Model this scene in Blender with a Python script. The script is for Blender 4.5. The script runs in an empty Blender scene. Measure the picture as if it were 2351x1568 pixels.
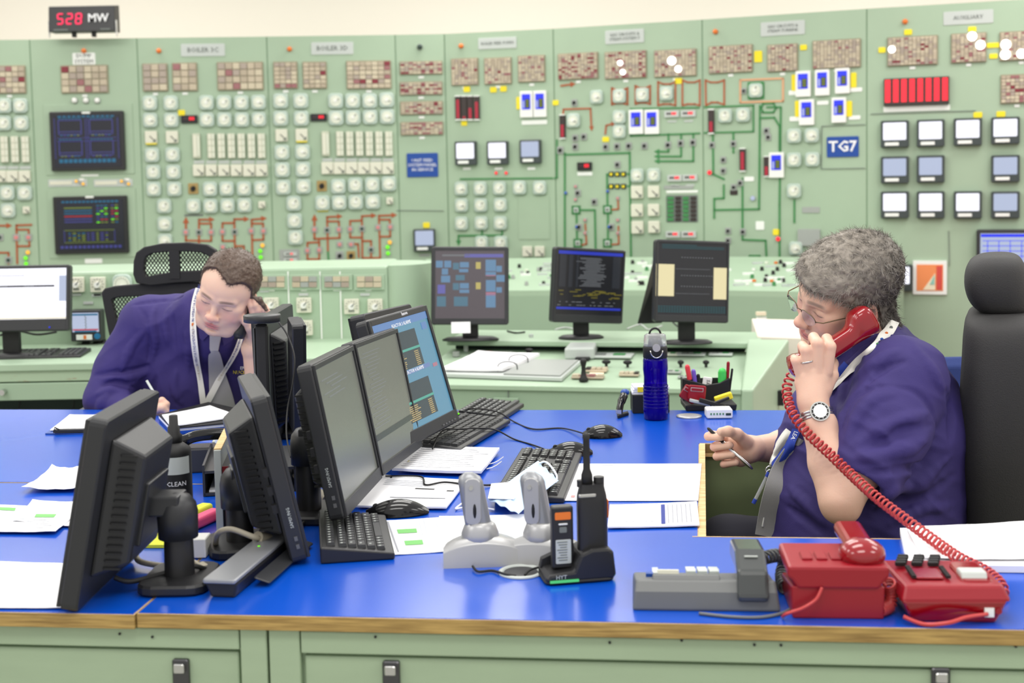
import bpy, bmesh, math, random
import numpy as np
from mathutils import Vector, Matrix, Euler
random.seed(7); np.random.seed(7)
S = bpy.context.scene
COL = S.collection
# ------------------------------------------------------------------ camera
FPX, CX, CY, W0, H0 = 3000.0, 1175.5, 610.0, 2351.0, 1568.0
TILT, ROLL, EYE = math.atan(0.07), 0.0195, 1.45
_F = Vector((0, math.cos(TILT), -math.sin(TILT)))
_R0 = Vector((1, 0, 0)); _U0 = Vector((0, math.sin(TILT), math.cos(TILT)))
_R = _R0 * math.cos(ROLL) - _U0 * math.sin(ROLL)
_U = _U0 * math.cos(ROLL) + _R0 * math.sin(ROLL)
EYEP = Vector((0, 0, EYE))
cam_d = bpy.data.cameras.new('camera'); cam = bpy.data.objects.new('camera', cam_d); COL.objects.link(cam)
cam.matrix_world = Matrix(((_R.x, _U.x, -_F.x, 0), (_R.y, _U.y, -_F.y, 0), (_R.z, _U.z, -_F.z, EYE), (0, 0, 0, 1)))
cam_d.sensor_width = 36; cam_d.lens = FPX / W0 * 36
cam_d.shift_y = (CY - H0 / 2) / W0
cam_d.clip_start = .05; cam_d.clip_end = 60
cam_d.dof.use_dof = True; cam_d.dof.focus_distance = 3.05; cam_d.dof.aperture_fstop = 4.2
S.camera = cam
S.view_settings.view_transform = 'Standard'; S.view_settings.look = 'None'
S.view_settings.gamma = 1; S.view_settings.exposure = 0.0; S.view_settings.use_curve_mapping = False
# ------------------------------------------------------------------ world and lamps
wd = bpy.data.worlds.new('world'); S.world = wd; wd.use_nodes = True
wd.node_tree.nodes['Background'].inputs[0].default_value = (1.0, .985, .955, 1)
wd.node_tree.nodes['Background'].inputs[1].default_value = .95
def area_lamp(x, y, z, sx, sy, power, aim=None, col=(1, .975, .93)):
    l = bpy.data.lights.new('ceiling_lamp', 'AREA'); l.shape = 'RECTANGLE'; l.size = sx; l.size_y = sy
    l.energy = power; l.color = col
    o = bpy.data.objects.new('ceiling_lamp', l); COL.objects.link(o); o.location = (x, y, z)
    if aim: o.rotation_euler = (Vector(aim) - Vector((x, y, z))).to_track_quat('-Z', 'Y').to_euler()
    return o
for lx in (-3.0, 0.0, 3.0):
    for ly in (.6, 2.6, 4.6, 6.4, 8.4):  # rearmost row added to brighten the cream back wall
        area_lamp(lx, ly, 3.3, 1.5, .6, 30)
# ------------------------------------------------------------------ pixel helpers (2351x1568 frame -> world)
def ray(px, py):
    return _F + _R * ((px - CX) / FPX) + _U * ((CY - py) / FPX)
def onz(px, py, z):
    d = ray(px, py); return EYEP + d * ((z - EYE) / d.z)
def ony(px, py, Y):
    d = ray(px, py); return EYEP + d * (Y / d.y)
def onplane(px, py, p0, n):
    d = ray(px, py); return EYEP + d * ((Vector(p0) - EYEP).dot(n) / d.dot(n))
# ------------------------------------------------------------------ colour and materials
def lin(c):
    return tuple((x / 255 / 12.92) if x / 255 <= .04045 else ((x / 255 + .055) / 1.055) ** 2.4 for x in c[:3]) + (1,)
MATS = {}
def mat(name, rgb, rough=.5, metal=0., emit=0., noise=0., nscale=30., bump=0., bscale=200., coat=0., spec=None, stretch=None, trans=0., rgb2=None, sss=0.):
    if name in MATS: return MATS[name]
    m = bpy.data.materials.new(name); m.use_nodes = True; nt = m.node_tree; b = nt.nodes['Principled BSDF']
    c = lin(rgb); b.inputs['Base Color'].default_value = c; b.inputs['Roughness'].default_value = rough
    b.inputs['Metallic'].default_value = metal
    if coat: b.inputs['Coat Weight'].default_value = coat; b.inputs['Coat Roughness'].default_value = .08
    if spec is not None: b.inputs['Specular IOR Level'].default_value = spec
    if trans: b.inputs['Transmission Weight'].default_value = trans
    if sss:
        b.inputs['Subsurface Weight'].default_value = sss; b.inputs['Subsurface Radius'].default_value = (1., .35, .2)
        b.inputs['Subsurface Scale'].default_value = .006
    if emit: b.inputs['Emission Color'].default_value = c; b.inputs['Emission Strength'].default_value = emit
    if noise or bump or rgb2:
        tc = nt.nodes.new('ShaderNodeTexCoord'); mp = nt.nodes.new('ShaderNodeMapping')
        nt.links.new(tc.outputs['Object'], mp.inputs[0])
        if stretch: mp.inputs['Scale'].default_value = stretch
    if noise or rgb2:
        n = nt.nodes.new('ShaderNodeTexNoise'); n.inputs['Scale'].default_value = nscale; n.inputs['Detail'].default_value = 5
        nt.links.new(mp.outputs[0], n.inputs['Vector'])
        r = nt.nodes.new('ShaderNodeValToRGB'); nt.links.new(n.outputs[0], r.inputs[0])
        r.color_ramp.elements[0].position = .32; r.color_ramp.elements[1].position = .7
        c2 = lin(rgb2) if rgb2 else tuple(max(0, v * (1 - noise)) for v in c[:3]) + (1,)
        r.color_ramp.elements[0].color = c2; r.color_ramp.elements[1].color = c
        nt.links.new(r.outputs[0], b.inputs['Base Color'])
    if bump:
        n2 = nt.nodes.new('ShaderNodeTexNoise'); n2.inputs['Scale'].default_value = bscale; n2.inputs['Detail'].default_value = 3
        nt.links.new(mp.outputs[0], n2.inputs['Vector'])
        bp = nt.nodes.new('ShaderNodeBump'); bp.inputs['Strength'].default_value = bump; bp.inputs['Distance'].default_value = .002
        nt.links.new(n2.outputs[0], bp.inputs['Height']); nt.links.new(bp.outputs[0], b.inputs['Normal'])
    MATS[name] = m; return m
def emat(name, rgb, strength=1.):
    if name in MATS: return MATS[name]
    m = mat(name, rgb, rough=.25, emit=strength)
    m.node_tree.nodes['Principled BSDF'].inputs['Base Color'].default_value = (.01, .01, .012, 1)
    return m
M = lambda n: MATS[n]
mat('panel_green', (160, 181, 156), .5, noise=.05, nscale=3, bump=.05, bscale=60)
mat('console_green', (164, 187, 161), .42, noise=.05, nscale=4)
mat('console_front', (152, 175, 150), .45, noise=.05, nscale=4)
mat('desk_green', (158, 178, 148), .5, noise=.07, nscale=5, bump=.12, bscale=150, stretch=(1, 1, 6))
mat('desk_frame_green', (150, 172, 143), .5, noise=.08, nscale=5)
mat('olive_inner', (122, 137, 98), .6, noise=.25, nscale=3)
mat('cream_wall', (250, 243, 230), .8)
mat('cream_cabinet', (226, 219, 205), .6)
mat('desk_blue', (2, 78, 194), .22, noise=.10, nscale=1.5, bump=.03, bscale=8, stretch=(1, 1, 1), spec=1.0)
mat('ply_edge', (190, 158, 92), .55, rgb2=(128, 100, 50), nscale=9, stretch=(1.2, 1.2, 26), bump=.25, bscale=90)
mat('ply_top', (224, 196, 146), .6, rgb2=(190, 155, 100), nscale=14, stretch=(1.5, 5, 20))
mat('black_plastic', (30, 30, 32), .42, bump=.12, bscale=900)
mat('dark_grey_plastic', (44, 45, 48), .4, bump=.12, bscale=900)
mat('mid_grey_plastic', (92, 93, 95), .5, bump=.08, bscale=900)
mat('gloss_black', (14, 14, 15), .12)
mat('phone_grey', (104, 106, 106), .5, bump=.15, bscale=1200)
mat('phone_grey_dark', (72, 75, 75), .28)
mat('phone_red', (142, 7, 26), .38, bump=.06, bscale=700)
mat('phone_red_gloss', (138, 3, 18), .14, coat=.4)
mat('cord_red', (190, 62, 62), .3)
mat('rubber_black', (16, 16, 17), .6)
mat('silver_plastic', (176, 176, 176), .32, metal=.35)
mat('silver_metal', (200, 200, 198), .25, metal=1.)
mat('dark_metal', (90, 90, 92), .3, metal=1.)
mat('paper', (240, 240, 243), .85)
mat('paper_line', (196, 200, 208), .9)
mat('ink_line', (150, 152, 160), .9)
mat('white_plastic', (232, 232, 228), .4)
mat('gauge_bezel', (176, 192, 182), .35)
mat('gauge_face', (222, 225, 210), .5, )
mat('gauge_mark', (120, 128, 118), .6)
mat('meter_face', (214, 213, 196), .5)
mat('meter_slot', (188, 192, 172), .5)
mat('label_plate', (186, 192, 188), .4)
mat('label_white', (232, 234, 230), .5)
mat('text_grey', (110, 116, 112), .6)
mat('text_black', (24, 24, 26), .6)
mat('text_white', (236, 236, 238), .6)
mat('yellow_tag', (236, 216, 40), .7)
mat('tile_a', (186, 172, 150), .35); mat('tile_b', (172, 158, 138), .35); mat('tile_c', (150, 98, 100), .35)
mat('tile_d', (164, 150, 138), .35); mat('tile_e', (126, 34, 48), .35); mat('tile_f', (196, 184, 160), .35)
mat('tile_grid', (146, 140, 116), .5)
mat('line_brown', (168, 84, 44), .5); mat('line_green', (56, 128, 70), .5); mat('line_orange', (214, 160, 120), .5)
mat('sign_blue', (12, 66, 150), .4)
mat('switch_grey', (156, 160, 156), .5); mat('switch_brown', (164, 138, 84), .5)
mat('lamp_orange', (224, 116, 40), .3)
mat('rec_bezel', (58, 66, 66), .4)
emat('led_red', (255, 30, 50), 1.4); emat('led_green', (120, 255, 20), 1.1); emat('led_amber', (255, 190, 60), 1.2)
emat('lit_white', (255, 252, 248), 3.); emat('scr_white', (244, 244, 255), 1.3); emat('scr_blue', (30, 50, 250), 1.0)
emat('scr_pale', (200, 212, 240), .8); emat('scr_navy', (8, 12, 34), .6); emat('scr_dark', (22, 24, 28), .8)
emat('scr_cyan', (0, 110, 150), .8); emat('scr_violet', (70, 70, 160), .7); emat('scr_yg', (130, 150, 40), .8)
emat('bar_red', (196, 30, 56), .85); emat('bar_dim', (90, 60, 62), .5)
emat('seg_red', (255, 40, 90), 1.6)
mat('bar_black', (50, 40, 38), .4)
# ------------------------------------------------------------------ mesh builder
class MB:
    def __init__(s): s.v = []; s.f = []; s.m = []; s.mats = []; s.T = None; s.sm = []
    def mi(s, m):
        if isinstance(m, str): m = MATS[m]
        if m not in s.mats: s.mats.append(m)
        return s.mats.index(m)
    def add(s, vs, fs, m, smooth=False):
        o = len(s.v); k = s.mi(m)
        if s.T is not None: vs = [s.T @ Vector(p) for p in vs]
        s.v += [tuple(p) for p in vs]; s.f += [tuple(i + o for i in f) for f in fs]; s.m += [k] * len(fs); s.sm += [smooth] * len(fs)
        return s
    def box(s, c, d, m, R=None, taper=1.):
        x, y, z = d[0] / 2, d[1] / 2, d[2] / 2
        vs = [Vector((sx * x * (taper if sz > 0 else 1), sy * y * (taper if sz > 0 else 1), sz * z)) for sz in (-1, 1) for sy in (-1, 1) for sx in (-1, 1)]
        if R is not None: vs = [R @ v for v in vs]
        c = Vector(c)
        return s.add([v + c for v in vs], [(0, 2, 3, 1), (4, 5, 7, 6), (0, 1, 5, 4), (2, 6, 7, 3), (0, 4, 6, 2), (1, 3, 7, 5)], m)
    def hexa(s, b, t, m):          # 4 bottom points, 4 top points (same winding, counter-clockwise from above)
        return s.add(list(b) + list(t), [(3, 2, 1, 0), (4, 5, 6, 7), (0, 1, 5, 4), (1, 2, 6, 5), (2, 3, 7, 6), (3, 0, 4, 7)], m)
    def prism(s, pts, a, b, m, ax=2, smooth=False):
        # polygon pts in the plane normal to ax, extruded from a to b
        n = len(pts); vs = []
        for t in (a, b):
            for p in pts:
                q = [p[0], p[1]]; q.insert(ax, t); vs.append(q)
        fs = [tuple(range(n - 1, -1, -1)), tuple(range(n, 2 * n))] + [(i, (i + 1) % n, n + (i + 1) % n, n + i) for i in range(n)]
        if ax == 1: fs = [tuple(reversed(f)) for f in fs]
        return s.add(vs, fs, m, smooth)
    def rbox(s, c, d, m, r=.003, R=None, ch=None, seg=3, face='z'):
        # rounded-rectangle prism with chamfered rims; face: the axis of the prism
        ch = min(r * .5, d['xyz'.index(face)] * .4) if ch is None else ch
        ax = 'xyz'.index(face); o = [i for i in range(3) if i != ax]
        w, h, t = d[o[0]] / 2, d[o[1]] / 2, d[ax] / 2; r = min(r, w * .98, h * .98)
        def ring(off, tt):
            P = []
            rr = max(r - off, 1e-5)
            for cx, cy, a0 in ((w - r, h - r, 0), (-w + r, h - r, 90), (-w + r, -h + r, 180), (w - r, -h + r, 270)):
                for k in range(seg + 1):
                    a = math.radians(a0 + 90 * k / seg); q = [0, 0, 0]
                    q[o[0]] = cx + rr * math.cos(a); q[o[1]] = cy + rr * math.sin(a); q[ax] = tt; P.append(Vector(q))
            return P
        rings = [ring(ch, -t), ring(0, -t + ch), ring(0, t - ch), ring(ch, t)]
        n = len(rings[0]); vs = [p for q in rings for p in q]
        if R is not None: vs = [R @ v for v in vs]
        c = Vector(c); vs = [v + c for v in vs]
        fs = [tuple(range(n - 1, -1, -1)), tuple(range(3 * n, 4 * n))]
        for k in range(3): fs += [(k * n + i, k * n + (i + 1) % n, (k + 1) * n + (i + 1) % n, (k + 1) * n + i) for i in range(n)]
        if ax == 1: fs = [tuple(reversed(f)) for f in fs]
        return s.add(vs, fs, m)
    def cyl(s, a, b, r, m, r2=None, n=16, caps=True, smooth=True):
        a, b = Vector(a), Vector(b); d = (b - a).normalized(); r2 = r if r2 is None else r2
        u = d.orthogonal().normalized(); w = d.cross(u)
        vs = [a + (u * math.cos(2 * math.pi * i / n) + w * math.sin(2 * math.pi * i / n)) * r for i in range(n)] + \
             [b + (u * math.cos(2 * math.pi * i / n) + w * math.sin(2 * math.pi * i / n)) * r2 for i in range(n)]
        s.add(vs, [(i, (i + 1) % n, n + (i + 1) % n, n + i) for i in range(n)], m, smooth)
        if caps: s.add(vs, [tuple(range(n - 1, -1, -1)), tuple(range(n, 2 * n))], m)
        return s
    def tube(s, pts, r, m, n=6, closed=False, smooth=True):
        pts = [Vector(p) for p in pts]; N = len(pts); vs = []; up = None
        rr = r if isinstance(r, (list, tuple)) else [r] * N
        for i, p in enumerate(pts):
            a = pts[(i - 1) % N] if (closed or i) else p; b = pts[(i + 1) % N] if (closed or i < N - 1) else p
            d = (b - a).normalized()
            if up is None: up = d.orthogonal().normalized()
            up = (up - d * up.dot(d)); up = up.normalized() if up.length > 1e-6 else d.orthogonal().normalized()
            w = d.cross(up)
            vs += [p + (up * math.cos(2 * math.pi * k / n) + w * math.sin(2 * math.pi * k / n)) * rr[i] for k in range(n)]
        fs = [(i * n + k, i * n + (k + 1) % n, ((i + 1) % N) * n + (k + 1) % n, ((i + 1) % N) * n + k) for i in range(N if closed else N - 1) for k in range(n)]
        if not closed: fs += [tuple(range(n - 1, -1, -1)), tuple(range((N - 1) * n, N * n))]
        return s.add(vs, fs, m, smooth)
    def lathe(s, prof, m, c=(0, 0, 0), n=24, sx=1., sy=1., R=None, smooth=True):
        # prof: (radius, z) from bottom to top
        vs = []; c = Vector(c)
        for r, z in prof:
            for k in range(n):
                a = 2 * math.pi * k / n; p = Vector((r * math.cos(a) * sx, r * math.sin(a) * sy, z))
                vs.append((R @ p if R is not None else p) + c)
        L = len(prof)
        fs = [(i * n + k, i * n + (k + 1) % n, (i + 1) * n + (k + 1) % n, (i + 1) * n + k) for i in range(L - 1) for k in range(n)]
        fs += [tuple(range(n - 1, -1, -1)), tuple(range((L - 1) * n, L * n))]
        return s.add(vs, fs, m, smooth)
    def sphere(s, c, r, m, n=12, sc=(1, 1, 1), R=None):
        L = n // 2 + 1
        prof = [(max(1e-4, r * math.sin(math.pi * i / (L - 1))), -r * math.cos(math.pi * i / (L - 1))) for i in range(L)]
        vs = []; c = Vector(c)
        for q, z in prof:
            for k in range(n):
                a = 2 * math.pi * k / n; p = Vector((q * math.cos(a) * sc[0], q * math.sin(a) * sc[1], z * sc[2]))
                vs.append((R @ p if R is not None else p) + c)
        fs = [(i * n + k, i * n + (k + 1) % n, (i + 1) * n + (k + 1) % n, (i + 1) * n + k) for i in range(L - 1) for k in range(n)]
        return s.add(vs, fs, m, True)
    def grid(s, P, m, smooth=True, two=0.):
        # P[i][j] points; optional thickness two (downwards along z)
        a, b = len(P), len(P[0]); vs = [p for r in P for p in r]
        fs = [(i * b + j, (i + 1) * b + j, (i + 1) * b + j + 1, i * b + j + 1) for i in range(a - 1) for j in range(b - 1)]
        s.add(vs, fs, m, smooth)
        if two:
            lo = [Vector(p) - Vector((0, 0, two)) for p in vs]
            s.add(lo, [tuple(reversed(f)) for f in fs], m, smooth)
            bd = [i * b for i in range(a)] + [(a - 1) * b + j for j in range(1, b)] + [i * b + b - 1 for i in range(a - 2, -1, -1)] + [j for j in range(b - 2, 0, -1)]
            n = len(vs); k = len(bd)
            s.add(list(vs) + lo, [(bd[i], bd[(i + 1) % k], n + bd[(i + 1) % k], n + bd[i]) for i in range(k)], m)
        return s
    def text(s, st, size, m, T, depth=.0003, align='CENTER', bold=0.):
        vs, fs = text_mesh(st, size, align, bold)
        s.add([T @ Vector((x, y, z * depth)) for x, y, z in vs], fs, m); return s
    def mesh(s, name):
        me = bpy.data.meshes.new(name); me.from_pydata(s.v, [], s.f)
        for m in s.mats: me.materials.append(m)
        me.polygons.foreach_set('material_index', s.m); me.polygons.foreach_set('use_smooth', s.sm); me.update()
        return me
_TX = {}
def text_mesh(st, size, align='CENTER', bold=0.):
    key = (st, align, bold)
    if key not in _TX:
        c = bpy.data.curves.new('t', 'FONT'); c.body = st; c.size = 1; c.align_x = align; c.align_y = 'CENTER'
        c.resolution_u = 1; c.extrude = .5; c.offset = bold
        o = bpy.data.objects.new('t', c); COL.objects.link(o)
        dg = bpy.context.evaluated_depsgraph_get(); me = bpy.data.meshes.new_from_object(o.evaluated_get(dg))
        _TX[key] = ([tuple(v.co) for v in me.vertices], [tuple(p.vertices) for p in me.polygons])
        bpy.data.objects.remove(o); bpy.data.curves.remove(c); bpy.data.meshes.remove(me)
    vs, fs = _TX[key]
    return [(x * size, y * size, z) for x, y, z in vs], fs
def tag(o, label=None, cat=None, group=None, kind=None):
    if label: o['label'] = label
    if cat: o['category'] = cat
    if group: o['group'] = group
    if kind: o['kind'] = kind
    return o
def thing(name, label, cat, loc=(0, 0, 0), rz=0., group=None, R=None):
    o = bpy.data.objects.new(name, None); COL.objects.link(o); o.empty_display_size = .05
    Mx = Matrix.Translation(loc) @ (R.to_4x4() if R is not None else Matrix.Rotation(rz, 4, 'Z'))
    o.matrix_world = Mx; o['_m'] = 1; ROOTM[o.name] = Mx
    del o['_m']; return tag(o, label, cat, group)
ROOTM = {}
def part(name, mb, parent=None, world=False, label=None, kind=None, bevel=0., loc=None, sub=0):
    if isinstance(mb, MB):
        if world and parent is not None:
            r = parent
            while r.parent: r = r.parent
            inv = ROOTM[r.name].inverted(); mb.v = [tuple(inv @ Vector(p)) for p in mb.v]
        me = mb.mesh(name)
    else: me = mb
    o = bpy.data.objects.new(name, me); COL.objects.link(o)
    if parent is not None: o.parent = parent
    if loc is not None: o.location = loc
    if bevel:
        b = o.modifiers.new('bevel', 'BEVEL'); b.width = bevel; b.segments = 2; b.limit_method = 'ANGLE'; b.angle_limit = math.radians(40)
    if sub:
        b = o.modifiers.new('sub', 'SUBSURF'); b.levels = sub; b.render_levels = sub
    if label: o['label'] = label
    if kind: o['kind'] = kind
    return o
def solo(name, mb, label, cat, group=None, kind=None, bevel=0., loc=None, sub=0):   # a thing that is one mesh, in world coordinates, origin moved to its base
    P = np.array(mb.v); c = (P.min(0) + P.max(0)) / 2; c[2] = P[:, 2].min()
    mb.v = [tuple(p) for p in (P - c)]
    o = part(name, mb, None, bevel=bevel, loc=tuple(c), sub=sub); return tag(o, label, cat, group, kind)
def smoothpath(pts, n=8):
    P = [Vector(p) for p in pts]; out = []
    for i in range(len(P) - 1):
        p0 = P[i - 1] if i else P[0]; p1, p2 = P[i], P[i + 1]; p3 = P[i + 2] if i + 2 < len(P) else P[-1]
        for k in range(n):
            t = k / n
            out.append(.5 * ((2 * p1) + (p2 - p0) * t + (2 * p0 - 5 * p1 + 4 * p2 - p3) * t * t + (3 * p1 - p0 - 3 * p2 + p3) * t ** 3))
    return out + [P[-1]]
# ------------------------------------------------------------------ the setting
mat('carpet_red', (150, 60, 66), .95, noise=.3, nscale=60)
mat('floor_vinyl', (168, 168, 160), .5, noise=.1, nscale=8)
mb = MB(); mb.box((0, 4.5, -.02), (14, 13, .04), 'floor_vinyl'); tag(part('floor', mb), kind='structure')
mb = MB(); mb.box((2.8, 4.9, .003), (2.2, 4.3, .006), 'carpet_red'); solo('red_carpet', mb, 'red carpet on the floor behind the grey haired man', 'carpet')
mb = MB(); mb.box((0, 10.2, 1.75), (14, .1, 3.5), 'cream_wall'); tag(part('wall_back', mb), kind='structure')
mb = MB(); mb.box((-6.9, 4.5, 1.75), (.1, 13, 3.5), 'cream_wall'); tag(part('wall_left', mb), kind='structure')
mb = MB(); mb.box((6.9, 4.5, 1.75), (.1, 13, 3.5), 'cream_wall'); tag(part('wall_right', mb), kind='structure')
# ------------------------------------------------------------------ control panels along the back
ZTOP = 2.37
TOPS = [(-230, 94), (68, 91), (314, 87.5), (612, 84), (907, 80), (1020, 78), (1270, 66), (1612, 45), (1990, 20), (2460, -8)]
VX = [onz(x, y, ZTOP) for x, y in TOPS]
PANELS = []; mat('joint_green', (118, 144, 116), .6)
PLAB = ['green control panel cut by the left edge of the picture', 'green control panel with two large dark screens and the dump system plate', 'green control panel with white dials and boiler 3C plate',
        'green control panel with white dials and boiler 3D plate', 'narrow green control panel with four slim alarm windows and a blue notice',
        'green control panel with three chart recorders under boiler feed pumps plate', 'green control panel with brown outlined dials above a green line diagram',
        'green control panel with the blue TG7 sign', 'green control panel with rows of bright square screens and wide red display']
for i in range(9):
    a, b = VX[i].copy(), VX[i + 1].copy(); a.z = b.z = 0
    u = (b - a); L = u.length; u.normalize(); n = Vector((u.y, -u.x, 0))      # n towards the camera
    root = thing('control_cabinet', PLAB[i], 'control panel', a, math.atan2(u.y, u.x), 'control panels along the back wall')
    mb = MB(); mb.prism([(.004, 0), (L - .004, 0), (L - .08, .07), (.08, .07)], 0, ZTOP, 'panel_green')
    jb = MB(); jb.box((0, .004, ZTOP / 2), (.016, .004, ZTOP), 'joint_green'); part('joint_strip', jb, root)
    part('cabinet', mb, root)
    PANELS.append(dict(root=root, a=a, u=u, n=n, L=L))
def loc_on(i, px, py):
    P = PANELS[i]; p = onplane(px, py, P['a'], P['n']); return (p - P['a']).dot(P['u']), p.z, p.y / FPX * 1.0
_MC = {}
def pm(key, fn):
    if key not in _MC:
        mb = MB(); fn(mb); _MC[key] = mb.mesh(key[0])
    return _MC[key]
def put(i, name, px, py, key, fn, off=0., parent=None):
    u, z, s = loc_on(i, px, py)
    return part(name, pm(key, fn), parent or PANELS[i]['root'], loc=(u, -off, z))
def q(v): return round(v * 250) / 250
def dims(i, px, py, w, h):
    s = loc_on(i, px, py)[2]; return q(w * s), q(h * s)
def gauge(i, px, py, w=34):
    W, _ = dims(i, px, py, w, w)
    def bez(mb): mb.rbox((0, -.012, 0), (W, .024, W * 1.02), 'gauge_bezel', r=W * .24, ch=.005, face='y')
    def face(mb):
        mb.rbox((0, -.0265, 0), (W * .74, .006, W * .74), 'gauge_face', r=W * .34, ch=.001, face='y')
        for k in range(9):
            a = math.radians(-30 + 30 * k); mb.box((math.cos(a) * W * .29, -.030, math.sin(a) * W * .29), (W * .05, .002, .003), 'gauge_mark', R=Matrix.Rotation(-a, 3, 'Y'))
    def needle(mb):
        mb.cyl((0, -.030, 0), (0, -.038, 0), W * .1, 'white_plastic', n=12)
        mb.box((W * .1, -.033, W * .1), (W * .3, .003, .004), 'text_grey', R=Matrix.Rotation(-.8, 3, 'Y'))
    g = put(i, 'dial_gauge', px, py, ('dial_gauge', W), bez)
    part('dial_face', pm(('dial_face', W), face), g); part('needle', pm(('needle', W), needle), g, loc=(0, 0, 0)).rotation_euler.y = random.choice((0, .3, -.5, 1.2))
def sqmeter(i, px, py, w=27, yel=False):
    W, _ = dims(i, px, py, w, w)
    def bez(mb): mb.rbox((0, -.012, 0), (W, .024, W * 1.04), 'meter_face', r=.006, ch=.003, face='y')
    def nd(mb):
        mb.box((W * .12, -.0255, -W * .12), (W * .6, .003, .004), 'text_black', R=Matrix.Rotation(.8, 3, 'Y'))
        mb.prism([(W * .42, -W * .42), (W * .42, -W * .12), (W * .12, -W * .42)], -.027, -.0245, 'gauge_mark', ax=1)
    g = put(i, 'square_meter', px, py, ('square_meter', W), bez); part('needle', pm(('sneedle', W), nd), g)
    if yel: part('yellow_tag', pm(('yst', W), lambda mb: mb.box((0, -.012, -W * .56), (W * .9, .02, W * .12), 'yellow_tag')), g)
def vmeter(i, px, py, w=17, h=56, n=4):
    W, H = dims(i, px, py, w, h)
    def bez(mb): mb.rbox((0, -.012, 0), (W, .024, H), 'meter_slot', r=.004, ch=.002, face='y')
    def fc(mb):
        for k in range(n):
            z = H * (.5 - (k + .5) / n); mb.box((-W * .16, -.0255, z), (W * .5, .003, H / n * .86), 'meter_face'); mb.box((W * .3, -.0255, z), (W * .2, .003, H / n * .8), 'gauge_face')
    g = put(i, 'column_meter', px, py, ('column_meter', W, H, n), bez); part('scale_window', pm(('cmw', W, H, n), fc), g)
def plate(i, px, py, w, h, m='label_white', name='label_plate', off=0., t=.004, text=None, tm='text_grey', ts=None, bold=0.):
    W, H = dims(i, px, py, w, h)
    g = put(i, name, px, py, (name, W, H, m), lambda mb: mb.rbox((0, -t / 2, 0), (W, t, H), m, r=min(.006, H * .2), ch=.001, face='y'), off=off)
    if text:
        s = loc_on(i, px, py)[2]; mb = MB(); lines = text.split('|'); ts = ts or h * .5; nl = len(lines)
        for k, l in enumerate(lines):
            mb.text(l, ts * s, tm, Matrix.Translation((0, -t - .001, ((nl - 1) / 2 - k) * ts * s * 1.05)) @ Matrix.Rotation(math.pi / 2, 4, 'X'), .002, bold=bold)
        part('lettering', mb, g)
    return g
TILES = ['tile_a', 'tile_b', 'tile_d', 'tile_f', 'tile_c', 'tile_e']
def annun(i, px, py, w, h, nx, nz, reds=.1, lit=()):
    W, H = dims(i, px, py, w, h); g = put(i, 'alarm_window', px, py, ('alarm_frame', W, H), lambda mb: mb.rbox((0, -.006, 0), (W + .012, .012, H + .012), 'tile_grid', r=.004, ch=.001, face='y'))
    # the alarm tiles: each one a slightly proud flat
    cw, chh = W / nx, H / nz
    if cw > .04 and nx * nz <= 40:
        for a in range(nx):
            for b in range(nz):
                m = random.choices(TILES, (4, 3, 3, 3, 10 * reds, 5 * reds))[0]; key = ('tile', round(cw, 3), round(chh, 3), m)
                part('alarm_tile', pm(key, lambda mb: mb.rbox((0, -.004, 0), (cw * .9, .008, chh * .88), m, r=.003, ch=.001, seg=1, face='y')), g, loc=(-W / 2 + (a + .5) * cw, -.011, -H / 2 + (b + .5) * chh))
    else:
        mb = MB()
        for a in range(nx):
            for b in range(nz):
                m = random.choices(TILES, (4, 3, 3, 3, 10 * reds, 5 * reds))[0]
                mb.box((-W / 2 + (a + .5) * cw, -.014, -H / 2 + (b + .5) * chh), (cw * .9, .008, chh * .86), m)
        part('alarm_tiles', mb, g, kind='stuff')
    for (lx, ly, d) in lit:
        s = loc_on(i, lx, ly)[2]; D = d * s * .5
        u, z, _ = loc_on(i, lx, ly); u0, z0, _ = loc_on(i, px, py)
        part('lit_lamp', pm(('lit', q(D)), lambda mb: mb.cyl((0, 0, 0), (0, -.012, 0), D, 'lit_white', n=14)), g, loc=(u - u0, -.014, z - z0))
    plate(i, px, py + h * .5 + 8, 12, 6, name='small_label')
def yel(i, px, py, w=16, h=12): plate(i, px, py, w, h, 'yellow_tag', 'yellow_tag', t=.006)
def bulb(i, px, py, m='lamp_orange', d=9, name='indicator_lamp'):
    s = loc_on(i, px, py)[2]; D = q(d * s * .5) + .002
    put(i, name, px, py, (name, D, m), lambda mb: (mb.cyl((0, 0, 0), (0, -.012, 0), D * 1.1, 'switch_grey' if m != 'lamp_orange' else m, n=12), mb.sphere((0, -.012, 0), D, m, n=10)))
def switch(i, px, py, w=16, m='switch_grey', km='rubber_black'):
    W, _ = dims(i, px, py, w, w)
    g = put(i, 'switch', px, py, ('switch', W, m), lambda mb: mb.rbox((0, -.004, 0), (W, .008, W * 1.1), m, r=.004, ch=.001, face='y'))
    part('knob', pm(('swknob', W, km), lambda mb: (mb.cyl((0, -.008, 0), (0, -.018, 0), W * .26, km, n=12), mb.box((0, -.02, 0), (W * .1, .012, W * .62), km, R=Matrix.Rotation(.5, 3, 'Y')))), g)
def recorder(i, px, py, w=50, h=52, m='scr_white', body='rec_bezel'):
    W, H = dims(i, px, py, w, h)
    g = put(i, 'chart_recorder', px, py, ('recorder', W, H), lambda mb: mb.rbox((0, -.02, 0), (W, .04, H), body, r=.008, ch=.004, face='y'))
    part('screen', pm(('rscreen', W, H, m), lambda mb: mb.rbox((0, -.0415, H * .1), (W * .82, .003, H * .64), m, r=.006, ch=.001, face='y')), g)
    part('button_strip', pm(('rbtn', W, H), lambda mb: mb.rbox((-W * .1, -.0415, -H * .37), (W * .5, .003, H * .12), 'label_white', r=.002, ch=.001, face='y')), g)
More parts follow.
